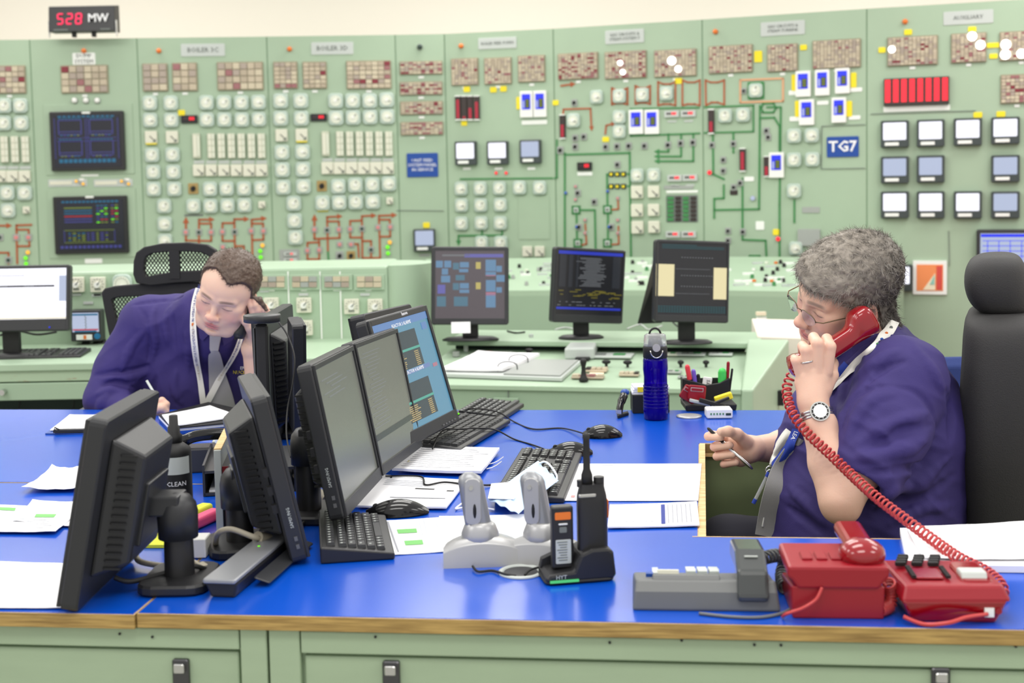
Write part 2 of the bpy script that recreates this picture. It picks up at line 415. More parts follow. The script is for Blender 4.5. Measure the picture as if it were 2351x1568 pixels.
def controller(i, px, py, w=32, h=56):
    W, H = dims(i, px, py, w, h)
    g = put(i, 'process_controller', px, py, ('ctl', W, H), lambda mb: mb.rbox((0, -.012, 0), (W, .024, H), 'white_plastic', r=.005, ch=.002, face='y'))
    def sc(mb):
        mb.box((0, -.0255, H * .1), (W * .66, .003, H * .58), 'scr_blue'); mb.box((W * .1, -.0275, H * .03), (W * .34, .002, H * .34), 'bar_black')
        for a in range(3): mb.box((W * .1, -.029, H * (.03 + .1 * (a - 1))), (W * .26, .002, H * .06), 'scr_yg')
        mb.box((-W * .2, -.0275, 0), (W * .12, .002, H * .28), 'scr_pale')
    part('screen', pm(('ctls', W, H), sc), g)
def bargraph(i, px, py, w=13, h=50, fill=.6):
    W, H = dims(i, px, py, w, h); f = round(fill, 1)
    g = put(i, 'bargraph', px, py, ('bg', W, H), lambda mb: mb.box((0, -.01, 0), (W, .02, H), 'bar_black'))
    part('red_bar', pm(('bgr', W, H, f), lambda mb: mb.box((0, -.0215, -H * (.5 - f / 2) * .92), (W * .55, .003, H * f * .9), 'bar_red')), g)
    part('end_cap', pm(('bgc', W, H), lambda mb: [mb.box((0, -.012, s * H * .52), (W, .024, H * .05), 'label_white') for s in (-1, 1)]), g)
def redisp(i, px, py, w=34, h=15, n=4, txt=None):
    W, H = dims(i, px, py, w, h)
    g = put(i, 'digital_readout', px, py, ('rd', W, H), lambda mb: mb.rbox((0, -.008, 0), (W, .016, H), 'text_black' if h > 15 else 'label_plate', r=.003, ch=.001, face='y'))
    part('digits', pm(('rdd', W, H, n), lambda mb: [mb.box((W * (.05 + .11 * k), -.0175, H * .08), (W * .08, .003, H * .4), 'led_red') for k in range(n - 1)] + [mb.box((W * (-.08 - .11 * k), -.0175, H * .08), (W * .08, .003, H * .3), 'bar_dim') for k in range(3)]), g)
def mline(i, pts, m='line_brown', w=4., arrow=None, name='mimic_line'):
    P = PANELS[i]; mb = MB(); Q = [loc_on(i, x, y) for x, y in pts]; w = w * Q[0][2]
    for k in range(len(Q) - 1):
        a, b = Vector((Q[k][0], 0, Q[k][1])), Vector((Q[k + 1][0], 0, Q[k + 1][1])); d = b - a
        if d.length < 1e-4: continue
        ang = math.atan2(d.z, d.x); mb.box((a + b) / 2 + Vector((0, -.003, 0)), (d.length + w, .006, w), m, R=Matrix.Rotation(-ang, 3, 'Y'))
    if arrow:
        e = Vector((Q[-1][0], -.003, Q[-1][1])); d = (e - Vector((Q[-2][0], -.003, Q[-2][1]))).normalized(); n = Vector((-d.z, 0, d.x)); t = w * 1.6
        A = [e + d * t * 2, e + n * t, e - n * t]; mb.add(A + [a + Vector((0, .004, 0)) for a in A], [(0, 1, 2), (3, 5, 4), (0, 3, 4, 1), (1, 4, 5, 2), (2, 5, 3, 0)], m)
    part(name, mb, P['root'])
def mbox(i, px, py, w=16, m='switch_grey', name='mimic_symbol', dot='led_red', din=False):
    W, _ = dims(i, px, py, w, w)
    put(i, name, px, py, (name, W, m, dot), lambda mb: (mb.rbox((0, -.004, 0), (W, .008, W), m, r=.002, ch=.001, face='y'), mb.cyl((0, -.008, 0), (0, -.014, 0), W * .28, dot, n=10)))
# --- dials shared by the two boiler panels (and the panel left of them)
def boiler(i, dx, dy, A, B, C, D_, E_, mirrored=None):
    pass
mat('dot_pink', (214, 130, 130), .4); mat('dot_dark', (40, 60, 52), .4); mat('blue_bit', (40, 90, 180), .4)
for (i, g34, sq, top, vm, sm, rest) in (
    (2, [(345, 237), (393, 237), (346, 276), (394, 276), (350, 356), (397, 355), (353, 395), (399, 395), (354, 434), (401, 434), (378, 473), (379, 514), (380, 553),
         (475, 236), (515, 236), (555, 236), (594, 235), (476, 275), (516, 275), (556, 275), (595, 274), (483, 434), (521, 433), (561, 433), (600, 432), (445, 473), (484, 473), (523, 472), (562, 471)],
     [(348, 315, True), (396, 315, False)], [(357, 178, 52, 60, 3, 4), (425, 177, 52, 60, 3, 4), (552, 175, 100, 60, 6, 4)],
     [(452, 1)] + [(486 + 23 * k, 4) for k in range(6)], [(457 + 28.8 * k, 391) for k in range(6)], None),
    (3, [(645, 232), (691, 232), (645, 272), (692, 272), (648, 350), (695, 349), (649, 390), (696, 389), (651, 430), (697, 428), (675, 467), (677, 507), (679, 545),
         (771, 232), (810, 232), (849, 232), (888, 230), (772, 271), (811, 270), (850, 269), (889, 268), (777, 428), (816, 425), (855, 424), (893, 422), (741, 466), (779, 465), (817, 464), (856, 463)],
     [(647, 311, False), (693, 310, True)], [(656, 173, 50, 58, 4, 6), (723, 173, 50, 58, 4, 6), (847, 172, 98, 60, 7, 6)],
     [(748, 1)] + [(781 + 22.4 * k, 4) for k in range(6)], [(752 + 27.8 * k, 386) for k in range(6)], None)):
    for x, y in g34: gauge(i, x, y, 33)
    for x, y, t in sq: sqmeter(i, x, y, 27, t)
    for t in top: annun(i, *t)
    for k, (x, n) in enumerate(vm): vmeter(i, x, 335 if i == 2 else 330, 17, 56, n)
    for x, y in sm: plate(i, x, y - 19, 24, 7, 'label_plate'); sqmeter(i, x, y, 26)
plate(2, 466, 115, 98, 28, 'label_plate', text='BOILER 3C', ts=15); plate(3, 763, 111, 95, 28, 'label_plate', text='BOILER 3D', ts=15)
for i, x, y in ((1, 193, 117), (2, 365, 117), (3, 665, 113), (5, 1059, 106), (7, 1643, 73), (8, 2078, 50)): bulb(i, x, y)
bulb(4, 964, 108, 'dot_dark', 10)
redisp(2, 435, 274, 37, 18); redisp(3, 732, 270, 37, 17); yel(2, 417, 259)
switch(2, 444, 433, 22, 'switch_brown'); switch(3, 739, 427, 22, 'switch_brown'); sqmeter(2, 602, 470, 15); sqmeter(3, 895, 461, 15)
plate(2, 445, 494, 42, 4, 'text_grey'); plate(3, 741, 484, 24, 4, 'yellow_tag')
for L in ([(427, 552), (427, 512)],): mline(2, L, arrow=1, w=4.5)
mline(2, [(427, 552), (485, 553), (485, 513), (457, 513)]); mline(2, [(457, 575), (457, 504), (480, 504)], arrow=1)
mline(2, [(538, 512), (511, 512), (511, 553), (538, 553)]); mline(2, [(540, 590), (538, 503), (560, 503)], arrow=1); mline(2, [(540, 565), (560, 565), (560, 590)])
mline(2, [(580, 604), (578, 504), (600, 502)], arrow=1); mline(2, [(578, 513), (604, 513), (605, 550), (580, 551)])
for x, y in ((427, 533), (485, 533), (511, 532), (577, 530), (605, 530), (512, 567)): mbox(2, x, y, 14, dot='dot_pink')
for x, y in ((457, 533), (539, 532)): mbox(2, x, y, 14, dot='dot_dark')
mline(3, [(722, 548), (722, 506)], arrow=1, w=4.5); mline(3, [(722, 548), (780, 546), (778, 508), (751, 508)]); mline(3, [(753, 575), (751, 498), (774, 497)], arrow=1)
mline(3, [(755, 604), (753, 578)], 'line_green'); mline(3, [(831, 506), (804, 507), (804, 545), (831, 545)]); mline(3, [(832, 592), (831, 496), (852, 495)], arrow=1)
mline(3, [(832, 592), (873, 592), (870, 495), (899, 494)], arrow=1); mline(3, [(870, 504), (895, 504), (896, 543), (873, 543)]); mline(3, [(832, 553), (852, 553), (852, 592)])
mline(3, [(706, 557), (733, 556), (733, 595), (706, 595), (706, 557)]); mline(3, [(732, 549), (733, 556)]); mline(3, [(612, 612), (712, 610), (730, 608), (733, 596)]); mline(3, [(800, 560), (822, 560), (824, 590)], w=4)
for x, y in ((722, 527), (778, 527), (804, 526), (868, 522), (896, 521), (706, 575), (733, 574), (780, 561), (806, 561)): mbox(3, x, y, 14, dot='dot_pink')
for x, y in ((751, 528), (831, 525), (852, 573)): mbox(3, x, y, 14, dot='dot_dark')
switch(3, 806, 587, 20, 'switch_brown'); switch(3, 780, 587, 18)
plate(3, 665, 589, 46, 34, 'switch_grey', 'switch_box'); redisp(3, 667, 583, 30, 9, 3); redisp(3, 667, 597, 30, 9, 3)
for i, x, y in ((2, 603, 563), (3, 895, 556), (0, 65, 579)): bulb(i, x, y, 'led_amber', 9)
for i, x, y in ((2, 598, 576), (2, 599, 590), (3, 890, 567), (3, 891, 581), (0, 60, 592), (0, 61, 605)): bulb(i, x, y, 'led_green', 9)
# --- panel at the left edge
annun(0, 22, 183, 70, 60, 5, 5, .15)
for x, y in ((11, 243), (48, 243), (10, 283), (50, 283), (18, 443), (58, 443), (20, 483)): gauge(0, x, y, 33)
for x in (12, 36, 60): vmeter(0, x, 343, 17, 60)
for x in (3, 30, 58): plate(0, x, 385, 24, 7, 'label_plate'); sqmeter(0, x, 405, 26)
sqmeter(0, 62, 482, 15)
mline(0, [(-40, 518), (15, 518)], arrow=1); mline(0, [(40, 604), (38, 517), (72, 516)]); mline(0, [(38, 527), (66, 527), (68, 565), (42, 565)]); mline(0, [(-10, 580), (20, 580), (20, 605)])
for x, y, d in ((38, 545, 'dot_pink'), (66, 545, 'dot_pink'), (0, 545, 'dot_dark'), (20, 597, 'dot_dark')): mbox(0, x, y, 15, dot=d)
# --- panel with the two large screens
plate(1, 193, 135, 51, 27, 'label_white', text='DUMP|SYSTEM', ts=12.5); annun(1, 195, 182, 102, 60, 6, 4, .07)
for x in (172, 198, 224): bulb(1, x, 231, 'white_plastic', 10, 'push_button')
plate(1, 206, 400, 40, 10); plate(1, 215, 599, 40, 12)
def bigscreen(px, py, w, h, kind):
    W, H = dims(1, px, py, w, h)
    plate(1, px + 1, py - 4, w + 34, h + 26, 'panel_green', 'mounting_plate', t=.006)
    g = put(1, 'wall_screen', px, py, ('ws', W, H), lambda mb: mb.rbox((0, -.02, 0), (W, .04, H), 'black_plastic', r=.008, ch=.004, face='y'))
    mb = MB(); mb.box((0, -.041, 0), (W * .9, .003, H * .88), 'scr_navy'); 
    rnd = random.Random(kind)
    def bar(x, z, w_, h_, m): mb.box((W * .9 * (x - .5), -.0435, H * .88 * (.5 - z)), (W * .9 * w_, .002, H * .88 * h_), m)
    if kind == 1:
        for a in range(2):
            for b in range(2):
                x0, z0 = .08 + a * .47, .1 + b * .4
                for z in (z0, z0 + .22, z0 + .27): bar(x0 + .17, z, .34, .014, 'scr_violet')
                for x in (x0, x0 + .34): bar(x, z0 + .13, .012, .27, 'scr_violet')
                for k in range(7): bar(x0 + .02 + k * .05, z0 - .03, .035, .018, 'scr_cyan')
                for k in range(6): bar(x0 + .04 + k * .05, z0 + .29, .03, .016, rnd.choice(['scr_cyan', 'scr_yg', 'scr_violet']))
        for x in (.02, .485, .52, .97): bar(x, .45, .008, .78, 'scr_violet')
        for k in range(12): bar(.1 + k * .072, .88, .055, .07, 'scr_cyan'); bar(.1 + k * .072, .03, .05, .03, 'scr_cyan')
        for z in (.44, .5): bar(.5, z, .9, .01, 'scr_violet')
    else:
        for k in range(6): bar(.32, .16 + k * .055, .42, .02, ['scr_yg', 'scr_cyan', 'scr_cyan', 'bar_red', 'scr_violet', 'scr_violet'][k])
        for k in range(7):
            for x in (.62, .68, .74, .84, .9): bar(x, .12 + k * .055, .045, .02, rnd.choice(['scr_cyan', 'scr_yg', 'scr_violet', 'bar_red', 'led_green']))
        for x in (.1, .86): bar(x, .72, .008, .24, 'scr_violet')
        for z in (.6, .84): bar(.48, z, .76, .01, 'scr_yg')
        for k in range(4):
            for j in range(9): bar(.18 + j * .07, .66 + k * .045, .03 + .02 * (j % 2), .02, rnd.choice(['scr_cyan', 'scr_yg', 'scr_violet']))
        for k in range(14): bar(.06 + k * .067, .93, .045, .05, 'scr_violet'); bar(.1 + k * .062, .04, .045, .035, 'scr_cyan')
    part('screen', mb, g)
    part('maker_label', pm(('wl', W), lambda m2: m2.box((0, -.041, H * .475), (W * .11, .003, H * .03), 'label_white')), g)
bigscreen(204, 324, 166, 134, 1); bigscreen(212, 516, 165, 132, 2)
for x in (156, 260):
    plate(1, x, 420, 88, 17, 'label_plate', 'indicator_strip'); plate(1, x - 16, 420, 50, 9, 'meter_face', 'strip_scale', off=.004)
    bulb(1, x + 20, 416, 'led_amber', 7); bulb(1, x + 36, 422, 'led_amber', 7); plate(1, x + 28, 418, 6, 12, 'switch_grey', 'rocker', off=.004); plate(1, x + 32, 434 - 22, 12, 5, 'white_plastic', 'rocker', off=.004)
# --- narrow panel
for k, (x, y) in enumerate(((967, 156), (967, 203), (968, 248), (969, 295))): annun(4, x, y, 93, 27, 10, 6, .35)
plate(4, 970, 379, 71, 55, 'sign_blue', 'blue_notice', t=.008, text='UNIT FEED|SYSTEM PANEL|IN SERVICE', tm='text_white', ts=10)
mline(4, [(911, 483), (1018, 484)], 'text_grey', 1.2, name='panel_joint'); recorder(4, 975, 551, 50, 52, 'scr_pale'); yel(4, 979, 517); plate(4, 975, 586, 24, 6, 'switch_grey')
# --- feed pump panel
plate(5, 1142, 99, 90, 26, 'label_plate', text='BOILER FEED PUMPS', ts=8.6); 
for x, y in ((1068, 165), (1144, 163), (1221, 158)): annun(5, x, y, 60, 57, 8, 10, .06)
yel(5, 1072, 205); yel(5, 1133, 206); yel(5, 1156, 204); yel(5, 1066, 283, 14, 11); yel(5, 1190, 237, 8, 28); yel(6, 1276, 236, 14, 12)
for k, x in enumerate((1053, 1067, 1081, 1096)): bargraph(5, x, 248, 13, 52, (.9, .1, .5, .8)[k])
controller(5, 1210, 240, 30, 60); controller(5, 1241, 239, 30, 60); plate(5, 1227, 281, 60, 10)
for x, y, m in ((1072, 352, 'scr_white'), (1145, 351, 'scr_white'), (1220, 348, 'scr_pale')): recorder(5, x, y, 50, 54, m)
for x in (1072, 1145, 1220): plate(5, x, 387, 18, 5)
bulb(5, 1140, 397, 'led_red', 6); bulb(5, 1163, 397, 'led_red', 6)
mline(5, [(1058, 411), (1268, 409)], 'line_green', 3.5); mline(6, [(1274, 409), (1279, 408), (1279, 322)], 'line_green', 3.5)
for x, y in ((1060, 433), (1104, 433), (1148, 432), (1194, 431), (1240, 431), (1061, 471), (1105, 471), (1150, 470), (1061, 513), (1106, 512), (1150, 512), (1107, 557), (1151, 557)): gauge(5, x, y, 31)
mline(5, [(1153, 528), (1153, 540), (1053, 541), (1053, 552)], 'line_green', 4, arrow=1); mline(5, [(1107, 530), (1107, 540)], 'line_green', 4)
sqmeter(5, 1212, 577, 23); sqmeter(5, 1240, 577, 23); plate(5, 1212, 600, 14, 5, 'text_grey'); plate(5, 1240, 600, 14, 5, 'text_grey')
plate(5, 1226, 500, 74, 100, 'panel_green', 'access_plate', t=.004)
# --- turbine mimic panels
plate(6, 1434, 84, 92, 30, 'label_plate', text='GAS CIRCUITS &|STEAM SYSTEM 7', ts=9.5); annun(6, 1328, 152, 92, 56, 12, 12, .25); annun(6, 1437, 149, 94, 58, 12, 12, .2, ((1426, 145, 12), (1432, 166, 12)))
annun(6, 1551, 145, 94, 58, 12, 12, .1, ((1544, 140, 19), (1559, 159, 15))); yel(6, 1558, 186, 18, 13)
for x, y in ((1371, 223), (1318, 277), (1423, 269), (1423, 302), (1464, 403), (1502, 402)): gauge(6, x, y, 31)
for x, y, w, h in ((1423, 221, 36, 38), (1476, 218, 34, 42), (1531, 215, 40, 54), (1587, 213, 40, 58)):
    mline(6, [(x - w / 2, y + h / 2), (x - w / 2, y - h / 2), (x - w / 5, y - h / 2 + 5), (x + w / 5, y - h / 2 + 5), (x + w / 2, y - h / 2), (x + w / 2, y + h / 2), (x + w / 5, y + h / 2 - 3), (x - w / 5, y + h / 2 - 3), (x - w / 2, y + h / 2)], 'line_brown', 3.5)
    if x < 1550: gauge(6, x, y, 31)
mline(7, [(1621, 242), (1620, 184), (1632, 189), (1648, 189), (1663, 184), (1663, 240), (1648, 235), (1634, 235), (1621, 242)], 'line_brown', 3.5)
controller(6, 1462, 280, 33, 56); controller(6, 1498, 280, 33, 56)
for x, y in ((1543, 262), (1581, 261), (1550, 409), (1585, 408), (1546, 538), (1582, 538)): redisp(6, x, y, 34, 15); plate(6, x, y + 17, 20, 4, 'label_plate')
bargraph(6, 1293, 291, 13, 52, .6); bargraph(7, 1634, 279, 13, 52, .5); bargraph(7, 1706, 367, 13, 50, .9); bargraph(7, 1761, 382, 12, 44, .5)
for x, y in ((1321, 317), (1321, 337), (1341, 314), (1391, 337), (1417, 336), (1444, 335), (1534, 333), (1563, 329), (1591, 327), (1287, 345), (1319, 236), (1418, 378), (1365, 463), (1327, 443), (1480, 335), (1330, 521), (1404, 521)): switch(6, x, y, 15)
yel(6, 1391, 320, 16, 11); mline(6, [(1289, 197), (1310, 194)], arrow=1); mline(6, [(1293, 265), (1294, 251), (1356, 249), (1358, 290)], arrow=1, w=3.5); mline(6, [(1390, 307), (1392, 288), (1404, 285)], arrow=1, w=3.5)
mline(6, [(1448, 312), (1448, 250), (1605, 247)], 'line_green', 3.5); mline(6, [(1448, 312), (1606, 306)], 'line_green', 3.5); mline(7, [(1618, 305), (1730, 302), (1730, 242), (1618, 246)], 'line_green', 3.5)
mline(6, [(1297, 352), (1297, 600)], 'line_green', 4); mline(6, [(1297, 355), (1445, 351)], 'line_green', 4); mline(6, [(1446, 350), (1449, 595), (1485, 597)], 'line_green', 4)
for y, x in ((348, 1535), (359, 1564), (370, 1592)): mline(6, [(x, 308), (x, y), (1514, y)], 'line_green', 4, arrow=1)
redisp(6, 1343, 382, 34, 18, 4); plate(6, 1343, 399, 36, 8)
for y in (400, 428):
    mline(6, [(1395, y), (1446, y - 1)], 'line_green', 3)
    for x in (1404, 1418, 1432): mbox(6, x, y, 11, 'text_black', dot='yellow_tag')
for x, y in ((1323, 482), (1395, 481), (1327, 558), (1395, 558)): mline(6, [(x - 8, y - 8), (x + 8, y - 8), (x + 8, y + 8), (x - 8, y + 8), (x - 8, y - 8)], 'line_green', 4); mbox(6, x, y, 11, 'label_plate', dot='gauge_mark')
mline(6, [(1333, 482), (1366, 482), (1368, 590)], 'line_green', 4); mline(6, [(1324, 492), (1325, 548)], 'line_green', 4); mline(6, [(1394, 400), (1395, 471)], 'line_green', 4); mline(6, [(1396, 491), (1396, 548)], 'line_green', 4)
mline(6, [(1406, 481), (1420, 480), (1419, 455)], w=3.5); mline(6, [(1406, 561), (1421, 560), (1420, 520)], w=3.5); mline(6, [(1336, 562), (1347, 560), (1344, 515)], w=3.5)
for x, y in ((1306, 443), (1402, 439), (1331, 521), (1405, 521)): bulb(6, x - 6, y, 'blue_bit', 6)
for x, y in ((1322, 428), (1322, 458), (1419, 455), (1344, 505), (1344, 535), (1419, 505), (1419, 535)): mbox(6, x, y, 9, dot='dot_pink')
for x, y in ((1464, 441), (1502, 440), (1464, 483), (1502, 482), (1465, 522), (1503, 521)): sqmeter(6, x, y, 27)
plate(6, 1566, 440, 74, 6); plate(6, 1566, 479, 74, 62, 'text_grey', 'light_matrix')
for k in range(4):
    for j in range(6): plate(6, 1540 + 17.5 * k, 455 + j * 9.7, 14, 7, ('line_green', 'bar_black')[k % 2], 'matrix_lamp', off=.004, t=.006)
plate(6, 1534 + 24, 430, 70, 9, 'switch_grey', 'button_row')
plate(7, 1797, 65, 100, 32, 'label_plate', text='GAS CIRCUITS &|STEAM TURBINE', ts=9.5); annun(7, 1678, 136, 98, 58, 12, 12, .12); annun(7, 1797, 133, 66, 58, 8, 12, .12); annun(7, 1921, 124, 104, 60, 13, 12, .04)
yel(7, 1741, 130, 18, 26); yel(7, 1845, 109, 16, 13)
mline(7, [(1700, 184), (1798, 180), (1798, 232), (1700, 235), (1700, 184)], 'line_orange', 4); plate(7, 1736, 208, 38, 40, 'line_green', 'dark_surround', t=.008); gauge(7, 1736, 208, 31); switch(7, 1708, 209, 12)
for x, y in ((1845, 193), (1889, 190), (1935, 186), (1853, 258), (1927, 253), (1784, 379)): controller(7, x, y, 33, 58)
for x, y, w, h in ((1823, 190, 10, 36), (1960, 184, 12, 34), (1831, 250, 11, 36), (1950, 250, 12, 36), (1783, 533, 17, 13)): yel(7, x, y, w, h)
for x, y in ((1824, 213), (1966, 206), (1826, 273), (1962, 270), (1889, 236)): plate(7, x, y, 26, 10)
for x, y in ((1666, 266), (1707, 264), (1824, 312), (1865, 311), (1824, 367), (1866, 366), (1824, 438)): gauge(7, x, y, 32)
plate(7, 1935, 337, 72, 46, 'sign_blue', 'turbine_sign', t=.008, text='TG7', tm='text_white', ts=34, bold=.02)
for L in ([(1745, 243), (1743, 480), (1640, 482), (1640, 500)], [(1793, 247), (1790, 470), (1790, 592), (1700, 597)], [(1762, 246), (1792, 246)], [(1637, 308), (1638, 400), (1662, 411)],
          [(1684, 306), (1684, 350)], [(1662, 425), (1662, 455), (1640, 456), (1640, 482)], [(1705, 410), (1705, 550), (1758, 552), (1760, 590)], [(1745, 271), (1778, 270), (1790, 290), (1790, 345)],
          [(1824, 460), (1824, 510)]): mline(7, L, 'line_green', 4)
mline(7, [(1752, 258), (1748, 248), (1752, 238), (1776, 237), (1782, 248), (1776, 258), (1752, 258)], 'line_green', 4); mline(7, [(1718, 592), (1722, 587), (1744, 587), (1748, 592), (1744, 600), (1722, 600), (1718, 592)], 'line_green', 4)
for x, y in ((1661, 367), (1661, 392), (1684, 330), (1635, 333), (1685, 430), (1672, 530), (1672, 552), (1706, 532), (1760, 300), (1764, 315), (1700, 420)): switch(7, x, y, 14)
for x, y, m in ((1630, 396, 'led_red'), (1787, 548, 'led_red'), (1729, 455, 'scr_pale')): bulb(7, x, y, m, 8)
plate(7, 1745, 518, 20, 20); plate(7, 1720, 411, 22, 10); plate(7, 1858, 545, 50, 38, 'switch_grey', 'grey_box', t=.02); plate(7, 1685, 442, 18, 12, 'bar_black'); plate(7, 1862, 482, 40, 14, 'switch_grey'); gauge(7, 1828, 570, 30)
mline(7, [(1886, 388), (1986, 386)], 'text_grey', 1.2, name='panel_joint'); mline(7, [(1886, 388), (1887, 290), (1986, 286)], 'text_grey', 1.2, name='panel_joint')
# --- right hand panel
plate(8, 2223, 40, 108, 30, 'label_plate', text='AUXILIARY', ts=13)
annun(8, 2095, 117, 106, 62, 12, 12, .08, ((2048, 114, 17),)); annun(8, 2224, 110, 72, 62, 8, 12, .1, ((2232, 84, 20), (2251, 104, 20))); annun(8, 2345, 105, 90, 62, 10, 12, .08, ((2309, 103, 22), (2308, 126, 22), (2345, 124, 18))); annun(8, 2335, 204, 66, 62, 7, 8, .4)
for x, y, w, h in ((2025, 115, 16, 12), (2085, 74, 18, 13), (2232, 67, 18, 12), (2281, 104, 30, 12), (2281, 129, 18, 12), (2245, 264, 19, 13), (2298, 262, 19, 13)): yel(8, x, y, w, h)
W, H = dims(8, 2104, 210, 142, 62); g = put(8, 'red_readout', 2104, 210, ('rr', W, H), lambda mb: mb.rbox((0, -.015, 0), (W, .03, H), 'bar_black', r=.003, ch=.001, face='y'))
for k in range(8): part('digit_column', pm(('dc', W), lambda mb: mb.box((0, -.0315, .006), (W / 8 * .68, .003, H * .84), 'led_red')), g, loc=((k - 3.5) * W / 8, 0, 0))
plate(8, 2104, 249, 146, 12)
for x, y, m in ((2055, 308, 'scr_white'), (2137, 306, 'scr_white'), (2222, 303, 'scr_white'), (2308, 300, 'scr_white'), (2055, 390, 'scr_pale'), (2137, 388, 'scr_pale'), (2308, 387, 'scr_pale'), (2055, 470, 'scr_white'), (2137, 470, 'scr_white'), (2222, 470, 'scr_white'), (2308, 470, 'scr_pale'), (2063, 637, 'scr_white')):
    recorder(8, x, y, 61, 62, m)
W, H = dims(8, 2306, 568, 122, 84); g = put(8, 'wall_monitor', 2306, 568, ('wm', W, H), lambda mb: mb.rbox((0, -.03, 0), (W, .06, H), 'dark_grey_plastic', r=.01, ch=.005, face='y'))
def _wm(mb):
    mb.box((0, -.061, 0), (W * .86, .003, H * .8), 'scr_pale'); mb.box((0, -.064, H * .34), (W * .84, .003, H * .08), 'scr_blue')
    for k in range(4): mb.box((0, -.064, H * (.2 - k * .14)), (W * .78, .003, .004), 'scr_blue'); mb.box((W * (-.3 + k * .2), -.064, -.02), (.004, .003, H * .6), 'scr_blue')
part('screen', pm(('wms', W), _wm), g)
W, H = dims(8, 2135, 637, 74, 78); g = put(8, 'framed_poster', 2135, 637, ('fp', W, H), lambda mb: mb.rbox((0, -.008, 0), (W, .016, H), 'label_white', r=.003, ch=.001, face='y'))
mat('post_orange', (232, 140, 84), .6); mat('post_teal', (140, 190, 176), .6); mat('post_red', (206, 72, 62), .6); mat('post_cream', (236, 224, 196), .6)
def _fp(mb):
    mb.box((0, -.0165, 0), (W * .78, .003, H * .78), 'post_orange'); mb.prism([(-W * .2, -H * .36), (W * .16, -H * .36), (W * .16, H * .14)], -.021, -.018, 'post_cream', ax=1)
    mb.prism([(-.0, -H * .2), (W * .14, -H * .2), (W * .14, H * .1)], -.024, -.021, 'post_teal', ax=1); mb.box((W * .28, -.0195, 0), (W * .16, .003, H * .7), 'post_red')
part('poster_print', pm(('fpp', W), _fp), g)
mline(8, [(2000, 262), (2240, 254)], 'text_grey', 1.2, name='panel_joint'); mline(8, [(2178, 530), (2180, 610)], 'text_grey', 1.2, name='panel_joint')
# --- the megawatt display on top
P1 = PANELS[1]; p = onz(190, 84, ZTOP)
root = thing('megawatt_display', 'black digital display reading 528 MW in red on top of the panels', 'display', (p.x, p.y - .02, ZTOP), 0.)
s = p.y / FPX; Wd, Hd = 150 * s, 58 * s
mb = MB(); mb.prism([(0, 0), (.02, Hd), (.12, Hd * 1.08), (.12, 0)], -Wd / 2, Wd / 2, 'black_plastic', ax=0); mb.v = [(x, y, z + .03) for x, y, z in mb.v]; part('housing', mb, root, bevel=.004)
mb = MB()
for sx in (-1, 1):
    mb = MB(); mb.box((sx * (Wd / 2 + .004), .03, .05), (.006, .02, .1), 'silver_metal'); part('bracket', mb, root)
    mb = MB(); mb.box((sx * .15 * Wd, .05, .015), (.02, .04, .03), 'rubber_black'); part('foot', mb, root)
mb = MB()
T0 = Matrix.Translation((0, -.004, .03)) @ Matrix.Rotation(math.pi / 2 - .1, 4, 'X')
mb = MB(); 
SEG = {'5': 'afgcd', '2': 'abged', '8': 'abcdefg'}
def seg7(mb, ch, x0, z0, w, h, t, m, y=0.):
    for s_ in SEG[ch]:
        cx, cz, hor = {'a': (0, h, 1), 'g': (0, 0, 1), 'd': (0, -h, 1), 'b': (w, h / 2, 0), 'c': (w, -h / 2, 0), 'f': (-w, h / 2, 0), 'e': (-w, -h / 2, 0)}[s_]
        mb.box((x0 + cx + .12 * cz, y, z0 + cz), ((2 * w - t * .4, .003, t) if hor else (t, .003, h - t * .4)), m)
for k, ch in enumerate('528'): seg7(mb, ch, -.132 + k * .058 , .03 + Hd * .5, .0165, .031, .0085, 'seg_red', y=.002)
part('red_digits', mb, root)
mb = MB(); mb.text('MW', .072, 'text_white', Matrix.Translation((.108, -.0, .03 + Hd * .5)) @ Matrix.Rotation(math.pi / 2, 4, 'X'), .008, bold=.012)
mb.box((-.13, 0, .042), (.09, .003, .008), 'text_grey'); mb.box((.15, 0, .042), (.06, .003, .008), 'text_grey'); part('lettering', mb, root)
# ------------------------------------------------------------------ helpers for flat things lying on a plane, from their corners
def quad_uv(c, u, v):      # c: TL, TR, BR, BL world points
    c = [Vector(p) for p in c]
    return (c[0] * (1 - u) + c[1] * u) * (1 - v) + (c[3] * (1 - u) + c[2] * u) * v
